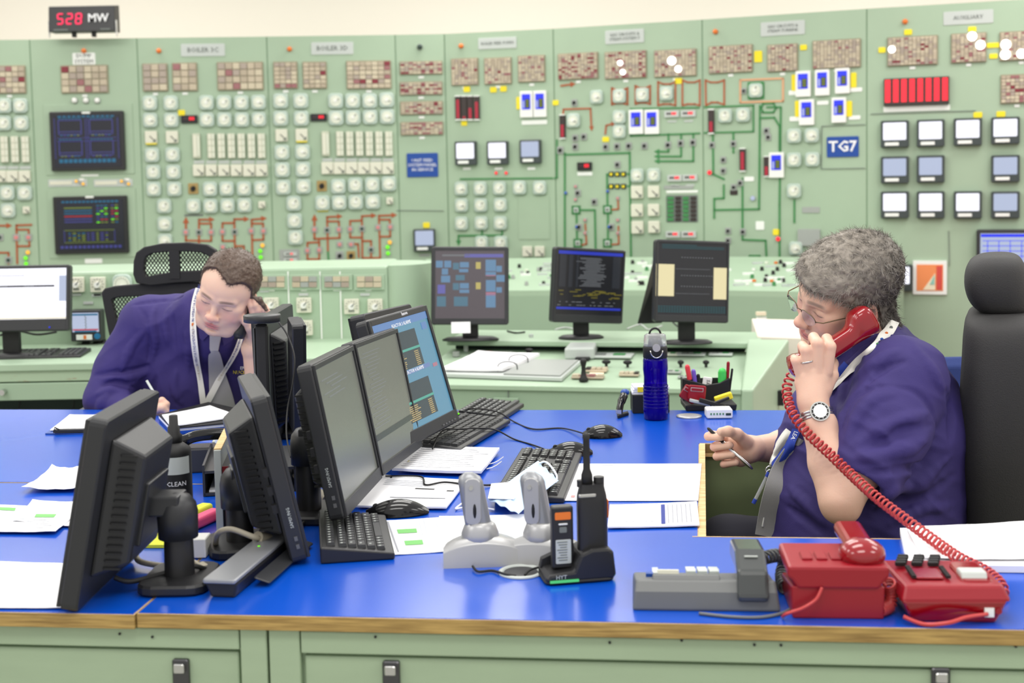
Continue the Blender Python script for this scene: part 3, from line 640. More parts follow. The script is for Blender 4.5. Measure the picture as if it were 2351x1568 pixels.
# ------------------------------------------------------------------ bench board under the wall panels (right half)
XB0, XB1 = 948, 1990
def bp(px, z, Y): p = ony(px, 500, Y); return Vector((p.x, Y, z))
root = thing('bench_board', 'long sloping green bench board with knobs running under the panels', 'console', (0.6, 7.0, 0))
N = [(-.62, 7.35), (.3, 7.25), (1.15, 7.05), (1.93, 6.72)]     # front edge in plan (x, y)
mb = MB(); mt = MB()
zf, zb, dy = .80, .93, .80
for k in range(3):
    a, b = N[k], N[k + 1]
    d = Vector((b[0] - a[0], b[1] - a[1], 0)).normalized(); nn = Vector((-d.y, d.x, 0))
    A, B = Vector((a[0], a[1], 0)), Vector((b[0], b[1], 0))
    def mitre(i, n0=nn):
        def nrm(j): e = Vector((N[j + 1][0] - N[j][0], N[j + 1][1] - N[j][1], 0)).normalized(); return Vector((-e.y, e.x, 0))
        m_ = (nrm(max(0, i - 1)) + nrm(min(2, i))).normalized(); return Vector((N[i][0], N[i][1], 0)) + m_ * dy / m_.dot(n0)
    A2, B2 = mitre(k), mitre(k + 1)
    for e in (A, B): pass
    zz = lambda p, z: Vector((p.x, p.y, z))
    mb = MB(); mb.hexa([zz(A, .02), zz(B, .02), zz(B2, .02), zz(A2, .02)], [zz(A, zf - .03), zz(B, zf - .03), zz(B2, zf - .03), zz(A2, zf - .03)], 'console_front'); part('bench_base', mb, root, world=True)
    mb = MB(); mb.hexa([zz(A, zf - .03), zz(B, zf - .03), zz(B2, zf - .03), zz(A2, zf - .03)], [zz(A, zf), zz(B, zf), zz(B2, zb), zz(A2, zb)], 'console_green'); part('sloping_top', mb, root, world=True)
rb = random.Random(5)
for k in range(250):
    t = rb.random() * 3; i = min(2, int(t)); f = t - i; a, b = N[i], N[i + 1]
    d = Vector((b[0] - a[0], b[1] - a[1], 0)).normalized(); nn = Vector((-d.y, d.x, 0)); v = rb.choice((.12, .2, .28, .37, .46, .55, .63))
    p = Vector((a[0] + (b[0] - a[0]) * f, a[1] + (b[1] - a[1]) * f, 0)) + nn * v; p.z = zf + (zb - zf) * v / dy
    kind = rb.choice(('knob', 'knob', 'push_button', 'label_plate', 'label_plate')); mb = MB()
    if kind == 'knob': mb.cyl(p, p + Vector((0, 0, .022)), .012, rb.choice(('rubber_black', 'rubber_black', 'switch_grey', 'line_green')), r2=.009, n=10)
    elif kind == 'push_button': mb.cyl(p, p + Vector((0, 0, .012)), .011, rb.choice(('white_plastic', 'dot_pink', 'gauge_face', 'lamp_orange')), n=10)
    else: mb.box(p + Vector((0, 0, .003)), (.06, .03, .012), rb.choice(('label_plate', 'label_white')))
    part(kind, mb, root, world=True)
for px, py, m in ((1747, 720, 'post_cream'), (1748, 732, 'label_white')):
    p = ony(px, py, 6.78); mb = MB(); mb.box(p, (.05, .03, .018), m); part('label_plate', mb, root, world=True)
# ------------------------------------------------------------------ left console row
YC = 5.75
root = thing('left_console', 'green metal console row with upright dial panel behind seated man with rusty edge', 'console', (-1.3, 5.5, 0))
xr = ony(893, 700, YC).x; xl = -3.4; ZC, ZL = 1.058, .72
mb = MB(); mb.prism([(YC, 0), (YC + .5, 0), (YC + .5, ZC), (YC, ZC)], xl, xr, 'console_green', ax=0); part('upright_panel', mb, root, world=True, bevel=.012)
mb = MB(); mb.cyl((xr, YC + .19, 0), (xr, YC + .19, ZC), .19, 'console_green', n=32); mb.v = [(x if x > xr else xr - .001, y, z) for x, y, z in mb.v]; part('rounded_end', mb, root, world=True)
YF = 5.28
mb = MB(); mb.prism([(YF - .015, ZL - .03), (YF - .015, ZL), (YC, ZL + .02), (YC, ZL - .03)], xl, xr + .0, 'console_green', ax=0); part('ledge', mb, root, world=True, bevel=.004)
m = mat('console_rust', (178, 198, 172), .5); nt = m.node_tree; b_ = nt.nodes['Principled BSDF']
tc = nt.nodes.new('ShaderNodeTexCoord'); mp = nt.nodes.new('ShaderNodeMapping'); mp.inputs['Scale'].default_value = (1.6, 1, 9); nz = nt.nodes.new('ShaderNodeTexNoise'); nz.inputs['Scale'].default_value = 3; nz.inputs['Detail'].default_value = 8; nz.inputs['Roughness'].default_value = .75
rp = nt.nodes.new('ShaderNodeValToRGB'); rp.color_ramp.elements[0].position = .6; rp.color_ramp.elements[0].color = lin((170, 192, 164)); rp.color_ramp.elements[1].position = .66; rp.color_ramp.elements[1].color = lin((150, 84, 54))
nt.links.new(tc.outputs['Object'], mp.inputs[0]); nt.links.new(mp.outputs[0], nz.inputs['Vector']); nt.links.new(nz.outputs[0], rp.inputs[0]); nt.links.new(rp.outputs[0], b_.inputs['Base Color'])
mb = MB(); mb.prism([(YF, ZL - .075), (YF, ZL - .03), (YC, ZL - .03), (YC, ZL - .075)], xl, xr, 'console_rust', ax=0); part('apron', mb, root, world=True, bevel=.003)
mb = MB(); mb.prism([(YF - .006, ZL - .15), (YF - .006, ZL - .08), (YC, ZL - .08), (YC, ZL - .15)], xl, xr, 'console_front', ax=0); part('drawer_front', mb, root, world=True, bevel=.003)
mat('painted_shade', (34, 48, 44), .8)  # dark colour that stands in for shade in open spaces
mb = MB(); mb.box(((xl + xr) / 2, YC - .05, .29), (xr - xl, .04, .55), 'painted_shade'); part('knee_shade_panel', mb, root, world=True)  # shade of the knee space, painted as a dark sheet
mb = MB(); mb.box((xl + .02, (YF + YC) / 2, .29), (.04, .4, .57), 'console_front'); part('end_panel', mb, root, world=True)
mb = MB(); mb.box((xr - .3, (YF + YC) / 2, .29), (.6, .44, .57), 'console_front'); part('pedestal', mb, root, world=True)
p = ony(10, 899, YF - .01); mb = MB(); mb.cyl(p, p + Vector((0, -.03, 0)), .012, 'silver_metal'); part('knob', mb, root, world=True)
for px in (50, 172): 
    mb = MB(); a = ony(px, 905, YC - .1); mb.tube(smoothpath([a, a + Vector((-.02 if px < 100 else -.01, 0, -.1)), a + Vector((.02, 0, -.2)), a + Vector((.02, 0, -.4))], 5), .003, 'rubber_black', n=5); part('hanging_cable', mb, root, world=True)
def cput(name, px, py, fn, Y=YC):
    p = ony(px, py, Y); mb = MB(); mb.T = Matrix.Translation(p); fn(mb, p.y / FPX); return part(name, mb, root, world=True)
def csq(px, py, w=36, kn=True):
    g = cput('square_dial', px, py, lambda mb, s: mb.rbox((0, -.01, 0), (w * s, .02, w * s * 1.02), 'meter_face', r=.004, ch=.002, face='y'))
    def f(mb, s):
        mb.cyl((0, -.02, 0), (0, -.032, 0), w * s * .2, 'white_plastic', n=14); mb.box((.2 * w * s * .6, -.034, .2 * w * s * .6), (w * s * .3, .003, .004), 'text_grey', R=Matrix.Rotation(-.8, 3, 'Y'))
        for k in range(9): a = math.radians(-20 + 27.5 * k); mb.box((math.cos(a) * w * s * .38, -.0212, math.sin(a) * w * s * .38), (.006, .002, .002), 'text_grey', R=Matrix.Rotation(-a, 3, 'Y'))
        for k in range(3): mb.box(((k - 1) * w * s * .14, -.0212, -w * s * .3), (.006, .002, .008), 'text_grey')
    p = ony(px, py, YC); mb = MB(); mb.T = Matrix.Translation(p); f(mb, p.y / FPX); part('dial_pointer', mb, g, world=True)
for x, y in ((178, 653), (227, 653), (624, 700), (699, 700), (808, 703), (862, 703), (702, 752)): csq(x, y, 34)
g = cput('round_dial', 283, 652, lambda mb, s: mb.rbox((0, -.012, 0), (44 * s, .024, 46 * s), 'gauge_bezel', r=14 * s, ch=.004, face='y'))
p = ony(283, 652, YC); mb = MB(); mb.T = Matrix.Translation(p); mb.cyl((0, -.024, 0), (0, -.027, 0), .036, 'gauge_face', n=24); mb.cyl((0, -.027, -.01), (0, -.036, -.01), .009, 'white_plastic'); 
for k in range(11): a = math.radians(-10 + 20 * k); mb.box((math.cos(a) * .028, -.028, math.sin(a) * .028), (.006, .002, .0016), 'text_grey', R=Matrix.Rotation(-a, 3, 'Y'))
part('dial_face', mb, g, world=True)
for x, y in ((176, 676), (227, 676), (203, 695), (222, 678), (697, 676), (838, 676), (607, 668)): cput('label_plate', x, y, lambda mb, s: mb.box((0, -.002, 0), (22 * s, .004, 6 * s), 'label_plate'))
for x, n in ((626, 6), (700, 6), (774, 6), (848, 6)):
    g = cput('alarm_window', x, 648, lambda mb, s: mb.rbox((0, -.004, 0), (70 * s, .008, 36 * s), 'console_green', r=.003, ch=.001, face='y'))
    for a in range(3):
        for b in range(2):
            p = ony(x - 19 + 19 * a, 640 + 13 * b, YC); mb = MB(); mb.box(p + Vector((0, -.011, 0)), (.034, .006, .022), rb.choice(('tile_f', 'tile_d', 'tile_a', 'switch_grey'))); part('alarm_tile', mb, g, world=True)
    cput('label_plate', x - 2, 665, lambda mb, s: mb.box((0, -.002, 0), (14 * s, .004, 6 * s), 'label_white'))
for x in (664, 737, 783): cput('panel_joint', x, 710, lambda mb, s: mb.box((0, -.002, 0), (3 * s, .004, 175 * s), 'label_white'))
# recorder on the left console
root = thing('chart_recorder', 'grey trend recorder with small coloured screen beside the white computer screen', 'recorder', ony(205, 785, YC - .04))
p = ony(205, 745, YC - .01); s = p.y / FPX; mb = MB(); mb.rbox((p.x, p.y - .02, p.z), (70 * s, .06, 72 * s), 'dark_grey_plastic', r=.006, ch=.004, face='y'); part('housing', mb, root, world=True)
mb = MB(); c = Vector((p.x, p.y - .0515, p.z + 8 * s)); mb.box(c, (60 * s, .003, 44 * s), 'scr_pale')
mb.box(c + Vector((0, -.002, .034)), (58 * s, .002, .007), 'scr_cyan'); mb.box(c + Vector((0, -.002, -.032)), (58 * s, .002, .006), 'bar_red'); mb.box(c + Vector((0, -.002, -.039)), (50 * s, .002, .006), 'scr_cyan')
for k in range(9): mb.box(c + Vector((.004 * (k % 2), -.002, .026 - k * .0065)), (.003, .002, .007), 'text_grey')
part('screen', mb, root, world=True)
mb = MB(); mb.box((p.x - 4 * s, p.y - .0515, p.z - 26 * s), (36 * s, .003, 12 * s), 'label_white'); mb.box((p.x - 2 * s, p.y - .054, p.z - 26 * s), (6 * s, .002, 9 * s), 'lamp_orange'); part('button_strip', mb, root, world=True)
mb = MB(); mb.cyl((p.x + 26 * s, p.y - .05, p.z - 24 * s), (p.x + 26 * s, p.y - .054, p.z - 24 * s), 7 * s, 'scr_cyan', n=16); part('key_pad', mb, root, world=True)
for px, py in ((196, 793), (228, 792)):
    p = onz(px, py, ZL + .012); mb = MB(); w = .02 if px > 200 else .012
    for k in range(3): mb.cyl(p + Vector(((k - 1) * w * .9, 0, .004)), p + Vector(((k - 1) * w * .9, .01, .012 + .006 * k)), w * .6, 'rubber_black', n=10)
    solo('cable_clip', mb, 'large black knobbly clip on green ledge below the recorder' if px > 200 else 'small black clip on green ledge below the recorder', 'clip')
# ------------------------------------------------------------------ middle console with shelf
A, B = onz(936, 880, .62), onz(1702, 893, .62)
d = (B - A); d.z = 0; LC = d.length; d.normalize(); nn = Vector((-d.y, d.x, 0))
root = thing('shelf_console', 'green control console with raised shelf carrying three dark monitors', 'console', (A.x, A.y, 0), math.atan2(d.y, d.x))
KM = ROOTM[root.name]; CI = KM.inverted()
def cz(px, py, z): return CI @ onz(px, py, z)
sh_f = cz(1300, 783, .72).y; sh_r = cz(1745, 790, .72).x                       # front line and right end of the shelf
mb = MB(); mb.prism([(0, .02), (.55, .02), (.55, .66), (sh_f + .05, .66), (0, .60)], 0, LC + .0, 'console_front', ax=0); part('desk_body', mb, root)
mb = MB(); mb.prism([(-.012, .60), (-.012, .62), (sh_f + .08, .67), (sh_f + .08, .65)], 0, LC, 'console_green', ax=0); part('sloping_desk', mb, root, bevel=.003)
mb = MB(); mb.prism([(sh_f, .695), (sh_f, .72), (sh_f + .34, .725), (sh_f + .34, .70)], .0, sh_r - .0, 'console_green', ax=0); part('shelf', mb, root, bevel=.006)
mb = MB(); mb.box((LC / 2, sh_f + .2, .68), (LC - .04, .24, .04), 'painted_shade'); part('recess_shade', mb, root)  # shade in the slot below the shelf, put in as a dark block
mb = MB(); e0, e1, e2, e3 = (LC, -.012), (LC + .045, -.012), (LC + .17, .60), (LC, .60); mb.hexa([(x, y, .02) for x, y in (e0, e1, e2, e3)], [(x, y, z) for (x, y), z in zip((e0, e1, e2, e3), (.62, .62, .735, .735))], 'console_green'); part('end_panel', mb, root, bevel=.008)
mb = MB(); p = cz(1166, 940, .52); mb.box((cz(1167, 884, .62).x, -.003, .3), (.003, .006, .6), 'text_grey'); part('panel_joint', mb, root)
mb = MB(); q0 = cz(1162, 884, .62); mb.box((q0.x, -.006, .44), (.1, .012, .26), 'console_front'); part('drawer_front', mb, root, bevel=.002)
for z in (.52, .25): mb = MB(); mb.box((LC + .135, .40, z), (.03, .03, .06), 'rubber_black'); part('hinge', mb, root)
# controls on the sloping desk
def slope_pt(px, py):
    zz = .64
    for _ in range(6):
        p = cz(px, py, zz); zz = .62 + (.05) * max(0, min(1, (p.y + .012) / (sh_f + .09)))
    return cz(px, py, zz + .002)
for px, py, k in ((1215, 815, 0), (1392, 842, 0), (1441, 843, 0), (1563, 843, 0), (1621, 843, 0), (1196, 817, 1), (1338, 826, 2), (1047, 818, 3), (1070, 805, 4), (1220, 800, 4), (1115, 811, 5), (1165, 812, 6)):
    p = slope_pt(px, py); mb = MB()
    if k == 0: mb.cyl(p, p + Vector((0, 0, .014)), .006, 'rubber_black', n=10); mb.sphere(p + Vector((0, 0, .02)), .014, 'rubber_black', n=10, sc=(1.4 if px < 1500 else 1, .7, .7))
    elif k in (1, 2): mb.rbox(p + Vector((0, 0, .006)), (.06, .05, .012), 'rubber_black', r=.004)
    elif k == 3: mb.cyl(p, p + Vector((0, 0, .02)), .016, 'switch_grey', n=12)
    elif k == 4: mb.rbox(p + Vector((0, 0, .03)), (.02, .012, .07), 'label_plate', r=.004)
    elif k == 5: mb.rbox(p + Vector((0, 0, .005)), (.055, .02, .01), 'phone_red', r=.004)
    else: mb.rbox(p + Vector((0, 0, .005)), (.05, .02, .01), 'gauge_mark', r=.004)
    part(('knob', 'black_block', 'black_block', 'round_knob', 'clip_bracket', 'red_switch', 'grey_switch')[k], mb, root)
for px, py, w, dd, m in ((1370, 852, .09, .06, 'tile_a'), (1350, 868, .13, .05, 'tile_b'), (1445, 862, .08, .05, 'tile_a'), (1547, 856, .06, .05, 'switch_grey'), (1571, 868, .05, .03, 'switch_grey'), (1587, 815, .12, .07, 'label_plate'), (1655, 815, .1, .06, 'label_plate'), (1536, 815, .08, .06, 'gauge_face'), (1400, 818, .2, .12, 'label_plate')):
    p = slope_pt(px, py); mb = MB(); mb.rbox(p + Vector((0, 0, .004)), (w, dd, .008), m, r=.003)
    g = part('control_plate', mb, root)
    if m.startswith('tile'):
        for k in range(4): mb = MB(); mb.box(p + Vector(((k - 1.5) * w / 4, 0, .011)), (w / 4 * .8, dd * .8, .008), rb.choice(('tile_f', 'tile_c', 'bar_black', 'tile_a'))); part('key_block', mb, g)
    else:
        for k in range(2): mb = MB(); mb.box(p + Vector(((k - .5) * w / 2.4, 0, .009)), (w / 4, dd * .4, .004), 'line_green' if k else 'text_grey'); part('marking', mb, g)
# loose things on that desk
def on_slope(px, py): return KM @ slope_pt(px, py)
p = on_slope(1340, 875); mb = MB(); mb.lathe([(.018, 0), (.02, .008), (.012, .018), (.008, .045), (.009, .06), (.013, .075), (.013, .085), (.006, .09)], 'rubber_black', c=p, n=16)
mb.v = [tuple(v) for v in mb.v]; solo('rubber_stamp', mb, 'black upright stamp handle standing beside the ring binder', 'stamp')
def sheet(name, corners, label, cat, z=0., th=.0012, m='paper', lines=None, curl=0., group=None, parent=None, ny=8, nx=8, skirt=True):
    # corners TL, TR, BR, BL as world points
    mb = MB(); P = [[quad_uv(corners, i / nx, j / ny) + Vector((0, 0, z + th + curl * ((i / nx - .5) ** 2 + (j / ny - .5) ** 2) * (1 if (i * 7 + j) % 3 else 1.2))) for j in range(ny + 1)] for i in range(nx + 1)]
    e1 = (P[1][0] - P[0][0]).cross(P[0][1] - P[0][0])
    if e1.z < 0: P = P[::-1]
    mb.grid(P, m, two=th); o = solo(name, mb, label, cat, group) if parent is None else part(name, mb, parent, world=True)
    if lines:
        c = Vector(o.location)
        for (u0, v0, u1, v1, col) in lines:
            l = MB(); q4 = [quad_uv(corners, a, b) + Vector((0, 0, z + th * 1.0 + .0009 + curl * ((((a - .5) ** 2) + (b - .5) ** 2)))) - c for a, b in ((u0, v0), (u1, v0), (u1, v1), (u0, v1))]
            l.add(q4, [(0, 1, 2, 3) if (q4[1] - q4[0]).cross(q4[2] - q4[1]).z > 0 else (3, 2, 1, 0)], col); part('printed_mark', l, o)
    return o
z0 = .0
C4 = [on_slope(1070, 832), on_slope(1335, 836), on_slope(1290, 876), on_slope(1005, 866)]
root = thing('ring_binder', 'open grey lever binder with clear sleeve lying on sloping green desk', 'binder', (C4[0] + C4[2]) / 2)
mb = MB(); P = [[quad_uv(C4, i / 2, j / 2) + Vector((0, 0, .002)) for j in range(3)] for i in range(3)]; P = P[::-1]; 
b4 = [C4[3], C4[2], C4[1], C4[0]]; mb.hexa(b4, [v + Vector((0, 0, .016)) for v in b4], 'label_plate'); part('cover', mb, root, world=True, bevel=.003)
mb = MB(); b5 = [quad_uv(C4, .53, .96), quad_uv(C4, .98, .96), quad_uv(C4, .98, .05), quad_uv(C4, .53, .05)]; mb.hexa([v + Vector((0, 0, .017)) for v in b5], [v + Vector((0, 0, .022)) for v in b5], 'switch_grey'); part('clear_sleeve', mb, root, world=True)
for t in (.3, .75):
    c = quad_uv(C4, .52, t) + Vector((0, 0, .016)); mb = MB(); mb.tube(smoothpath([c + Vector((-.04, 0, .0)), c + Vector((-.035, 0, .03)), c + Vector((0, 0, .04)), c + Vector((.035, 0, .03)), c + Vector((.04, 0, 0))], 4), .0025, 'dark_metal', n=6); part('ring', mb, root, world=True)
D4 = [quad_uv(C4, .05, -.25), quad_uv(C4, .62, -.12), quad_uv(C4, .5, .85), quad_uv(C4, .02, .9)]
sheet('paper_stack', [v + Vector((0, 0, .018)) for v in D4], 'stack of white sheets in the open grey binder', 'paper', th=.014, curl=.01)
E4 = [on_slope(1318, 800), on_slope(1375, 800), on_slope(1365, 825), on_slope(1296, 826)]; b4 = [E4[3], E4[2], E4[1], E4[0]]
mb = MB(); mb.hexa(b4, [v + Vector((0, 0, .05)) for v in b4], 'label_plate'); solo('plastic_tray', mb, 'small grey tray behind the ring binder', 'tray', bevel=.008)
F4 = [on_slope(1355, 853), on_slope(1388, 853), on_slope(1381, 870), on_slope(1348, 871)]
sheet('sticky_note', F4, 'pale yellow sticky note right of the black stamp', 'note', m='post_cream')
# cream cabinet beyond
a = ony(1712, 700, 5.9); mb = MB(); mb.hexa([(a.x, 5.62, 0), (a.x + .45, 5.42, 0), (a.x + .55, 6.1, 0), (a.x + .1, 6.3, 0)], [(a.x, 5.62, .73), (a.x + .45, 5.42, .73), (a.x + .55, 6.1, .73), (a.x + .1, 6.3, .73)], 'cream_cabinet')
solo('cream_cabinet', mb, 'plain cream cabinet standing past the end of the shelf console', 'cabinet', bevel=.006)
# ------------------------------------------------------------------ monitors
def monitor(label, TL, TR, BL, name='monitor', body='dark_grey_plastic', t=.035, bez=(.018, .018, .018, .028), screen='scr_dark', screen_fn=None, back=True, stand=None, group=None, bulge=.04, gloss=None):
    # TL, TR, BL: world corners of the front face as its user sees it
    TL, TR, BL = Vector(TL), Vector(TR), Vector(BL); X = (TR - TL); W = X.length; X.normalize()
    Z = (TL - BL); H = Z.length; Z = (Z - X * Z.dot(X)).normalized(); Y = Z.cross(X)            # Y points into the monitor
    base = (TL + TR) / 2 - Z * H; R = Matrix((X, Y, Z)).transposed()
    root = thing(name, label, 'monitor', base, group=group, R=R)
    l, r_, tp, bt = bez
    mb = MB(); mb.rbox((0, t / 2, H / 2), (W, t, H), body, r=.012, ch=.003, face='y')
    part('casing', mb, root)
    mb = MB(); sw, sh = W - l - r_, H - tp - bt; cx = (l - r_) / 2; cz_ = bt + sh / 2
    mb.box((cx, -.0005, cz_), (sw, .002, sh), screen)
    sc = part('screen', mb, root)
    mb = MB()
    for x0, x1, z0_, z1 in ((-W / 2 + .004, -W / 2 + l, 0.004, H - .004), (W / 2 - r_, W / 2 - .004, .004, H - .004), (-W / 2 + l, W / 2 - r_, H - tp, H - .004), (-W / 2 + l, W / 2 - r_, .004, bt)):
        mb.box(((x0 + x1) / 2, -.003, (z0_ + z1) / 2), (x1 - x0, .006, z1 - z0_), body)
    part('bezel', mb, root, bevel=.001)
    if back:
        mb = MB(); mb.hexa([(-W * .36, t, H * .14), (W * .36, t, H * .14), (W * .36, t, H * .88), (-W * .36, t, H * .88)][::-1], [(-W * .27, t + bulge, H * .22), (W * .27, t + bulge, H * .22), (W * .27, t + bulge, H * .8), (-W * .27, t + bulge, H * .8)][::-1], body); part('back_shell', mb, root, bevel=.006)
        mb = MB()
        for k in range(16):
            z = H * (.2 + .6 * k / 15)
            for sx in (-1, 1): mb.box((sx * W * .322, t + bulge * .55, z), (W * .085, .004, H * .012), 'rubber_black', R=Matrix.Rotation(-sx * math.atan2(bulge, W * .09), 3, 'Z'))
        part('vent_slots', mb, root, kind='stuff')
    if screen_fn:
        def el(u, v, w, h, m, name='screen_element', d=.0022):
            e = MB(); e.box((cx + (u - .5) * sw, -.0015 - d / 2, cz_ + (.5 - v) * sh), (w * sw, d * .5, h * sh), m); return e
        screen_fn(root, sc, el, sw, sh, cx, cz_)
    if stand:
        desk_z, off = stand      # off: how far behind the monitor the base stands
        Mi = ROOTM[root.name].inverted(); fwd = Vector((Y.x, Y.y, 0)).normalized(); top = base + Z * (H * .47) + Y * (t + bulge)
        foot = Vector((top.x, top.y, desk_z)) + fwd * off; xh = Vector((X.x, X.y, 0)).normalized()
        Rz = Matrix((xh, fwd, Vector((0, 0, 1)))).transposed()
        mb = MB(); mb.cyl(foot + Vector((0, 0, .01)), Vector((foot.x, foot.y, top.z)), .026, 'black_plastic', r2=.024, n=20); part('post', mb, root, world=True)
        c = Vector((foot.x, foot.y, top.z - .01)); mb = MB(); mb.lathe([(.034, -.045), (.035, 0), (.032, .015), (.022, .028), (.003, .034)], body, c=c, n=20); part('post_cap', mb, root, world=True)
        mb = MB(); mid = (c + top) / 2 + Vector((0, 0, .01)); Ld = (top - c).length + .02
        mb.box(mid, (.06, Ld, .035), body, R=Rz); mb2 = MB(); mb2.box(top, (.12, .012, .11), body, R=R); part('arm', mb, root, world=True, bevel=.004); part('mount_plate', mb2, root, world=True, bevel=.003)
        mb = MB(); mb.rbox((0, 0, .0095), (.15, .12, .018), 'black_plastic', r=.03, ch=.004); mb.v = [tuple(foot + Rz @ Vector(v)) for v in mb.v]; part('base', mb, root, world=True)
    return root, R, base, W, H
def wm(px, py, Y): return ony(px, py, Y)
# three on the shelf
rs = random.Random(3)
emat('m_grey', (96, 88, 92), .85); emat('m_blue', (110, 150, 185), .8); emat('m_viol', (112, 110, 186), .8); emat('m_yel', (205, 190, 110), .8); emat('m_dark2', (40, 44, 50), .9); emat('m_rblue', (44, 62, 200), .8)
emat('m_text', (150, 154, 158), .55); emat('m_olive', (120, 112, 40), .8); emat('m_cream', (238, 226, 176), .95); emat('m_teal', (20, 96, 104), .7); emat('m_pink', (190, 130, 150), .8); emat('m_tealb', (90, 130, 150), .8)
def scr1(root, sc, el, *a):
    part('title_text', el(.3, .07, .4, .025, 'm_text'), sc); part('menu_bar', el(.7, .075, .56, .05, 'm_viol'), sc)
    for u, v, w, h, m in ((.06, .2, .1, .1, 'm_blue'), (.18, .2, .1, .1, 'm_blue'), (.3, .23, .09, .1, 'm_tealb'), (.42, .21, .13, .08, 'm_blue'), (.14, .31, .09, .09, 'm_blue'), (.41, .295, .13, .05, 'm_blue'), (.15, .42, .13, .1, 'm_blue'), (.36, .4, .13, .08, 'm_tealb'),
                          (.62, .22, .07, .1, 'm_yel'), (.62, .52, .07, .1, 'm_yel'), (.8, .22, .15, .17, 'm_blue'), (.8, .34, .15, .05, 'm_blue'), (.8, .365, .14, .02, 'm_pink'), (.92, .27, .08, .09, 'm_blue'), (.94, .41, .12, .1, 'm_blue'), (.09, .57, .11, .13, 'm_viol'),
                          (.3, .53, .09, .1, 'm_tealb'), (.42, .52, .13, .08, 'm_blue'), (.42, .6, .14, .05, 'm_blue'), (.8, .52, .14, .17, 'm_blue'), (.8, .64, .14, .05, 'm_pink'), (.8, .74, .14, .2, 'm_blue'), (.92, .58, .08, .08, 'm_blue'), (.09, .75, .13, .15, 'm_tealb'), (.37, .75, .2, .14, 'm_tealb')):
        part('screen_block', el(u, v, w, h, m), sc)
monitor('dark monitor with brownish screen of small blue blocks on green shelf', wm(990, 566, 5.72), wm(1168, 566, 5.72), wm(974, 745, 5.68), screen='m_grey', screen_fn=scr1, t=.05)
def scr2(root, sc, el, *a):
    part('title_bar', el(.5, .035, .98, .05, 'm_rblue'), sc); part('lower_bar', el(.5, .9, .98, .035, 'm_rblue'), sc)
    for u, w in ((.08, .1), (.2, .06), (.3, .03), (.9, .12)): part('column_block', el(u, .32, w, .5, 'm_dark2'), sc)
    mm = el(.5, .1, .001, .001, 'm_text')
    for k in range(24):
        e = el(.52 + rs.uniform(-.05, .05), .11 + k * .019, rs.uniform(.2, .42), .008, 'm_text'); mm.add(e.v, [tuple(f) for f in e.f], 'm_text')
    part('text_lines', mm, sc, kind='stuff')
    mm = el(.5, .6, .001, .001, 'm_olive')
    for k in range(26):
        e = el(rs.uniform(.04, .96), .6 + .14 * rs.random(), rs.uniform(.04, .12), .014, 'm_olive'); mm.add(e.v, e.f, 'm_olive')
    for k in range(30):
        e = el(rs.uniform(.04, .96), .8 + .05 * (k % 2), rs.uniform(.02, .05), .01, 'm_text'); mm.add(e.v, e.f, 'm_text')
    part('text_lines', mm, sc, kind='stuff')
monitor('dark monitor with blue title bar and yellow text rows on green shelf', wm(1276, 566, 5.62), wm(1437, 575, 5.78), wm(1249, 738, 5.58), screen='scr_dark', screen_fn=scr2, bez=(.012, .012, .012, .035))
def scr3(root, sc, el, *a):
    for k in range(3): part('teal_line', el(.5 if k else .3, .03 + k * .022, .9 if k else .5, .008, 'm_teal'), sc)
    part('cream_column', el(.1, .52, .26, .44, 'm_cream'), sc); part('cream_column', el(.9, .55, .19, .44, 'm_cream'), sc)
    for k in range(3):
        mm = el(.5, .1, .001, .001, 'm_text')
        for j in range(12):
            e = el(.34 + .04 * j, (.2, .45, .6)[k], .02, .008, 'm_text'); mm.add(e.v, e.f, 'm_text')
        part('text_lines', mm, sc, kind='stuff')
    for z in (.36, .7): part('rule_line', el(.5, z, .5, .004, 'm_text'), sc)
    mm = el(.5, .1, .001, .001, 'm_teal')
    for k in range(4):
        for j in range(26): e = el(.02 + j * .038, .88 + k * .025, .028, .012, 'm_teal'); mm.add(e.v, e.f, 'm_teal')
    part('teal_buttons', mm, sc, kind='stuff')
r3 = monitor('dark monitor with two pale cream columns on its screen on green shelf', wm(1506, 549, 5.42), wm(1676, 555, 5.5), wm(1487, 738, 5.38), screen='scr_dark', screen_fn=scr3, bez=(.012, .012, .012, .03))
for (r, R, base, W, H), zz in ((r3, .722),):
    pass
def simple_stand(rt, zdesk, w=.16, d_=.11, px=None):
    r, R, base, W, H = rt; Y = R @ Vector((0, 1, 0)); c = base + Y * .06; c2 = Vector((c.x, c.y, zdesk))
    mb = MB(); mb.box(Vector((c.x, c.y, (zdesk + base.z + .05) / 2)), (.07, .03, base.z + .05 - zdesk), 'rubber_black'); part('neck', mb, r, world=True, bevel=.003)
    mb = MB(); mb.lathe([(w * .5, 0), (w * .5, .006), (w * .42, .014), (.02, .02)], 'black_plastic', c=c2, n=28, sx=1., sy=d_ / w); part('base', mb, r, world=True)
ms = [o for o in bpy.data.objects if o.name.startswith('monitor') and o.parent is None]
for o, w in zip(ms, (.25, .2, .22)):
    Mx = ROOTM[o.name]; simple_stand((o, Mx.to_3x3(), Mx.translation, 0, 0), .722, w)
p = ony(1058, 752, 5.62); mb = MB(); mb.box(p, (44 * 5.62 / 3000, .003, 26 * 5.62 / 3000), 'paper', R=Matrix.Rotation(-.15, 3, 'X')); solo('paper_slip', mb, 'small white slip taped below the screen of the brownish monitor', 'note')
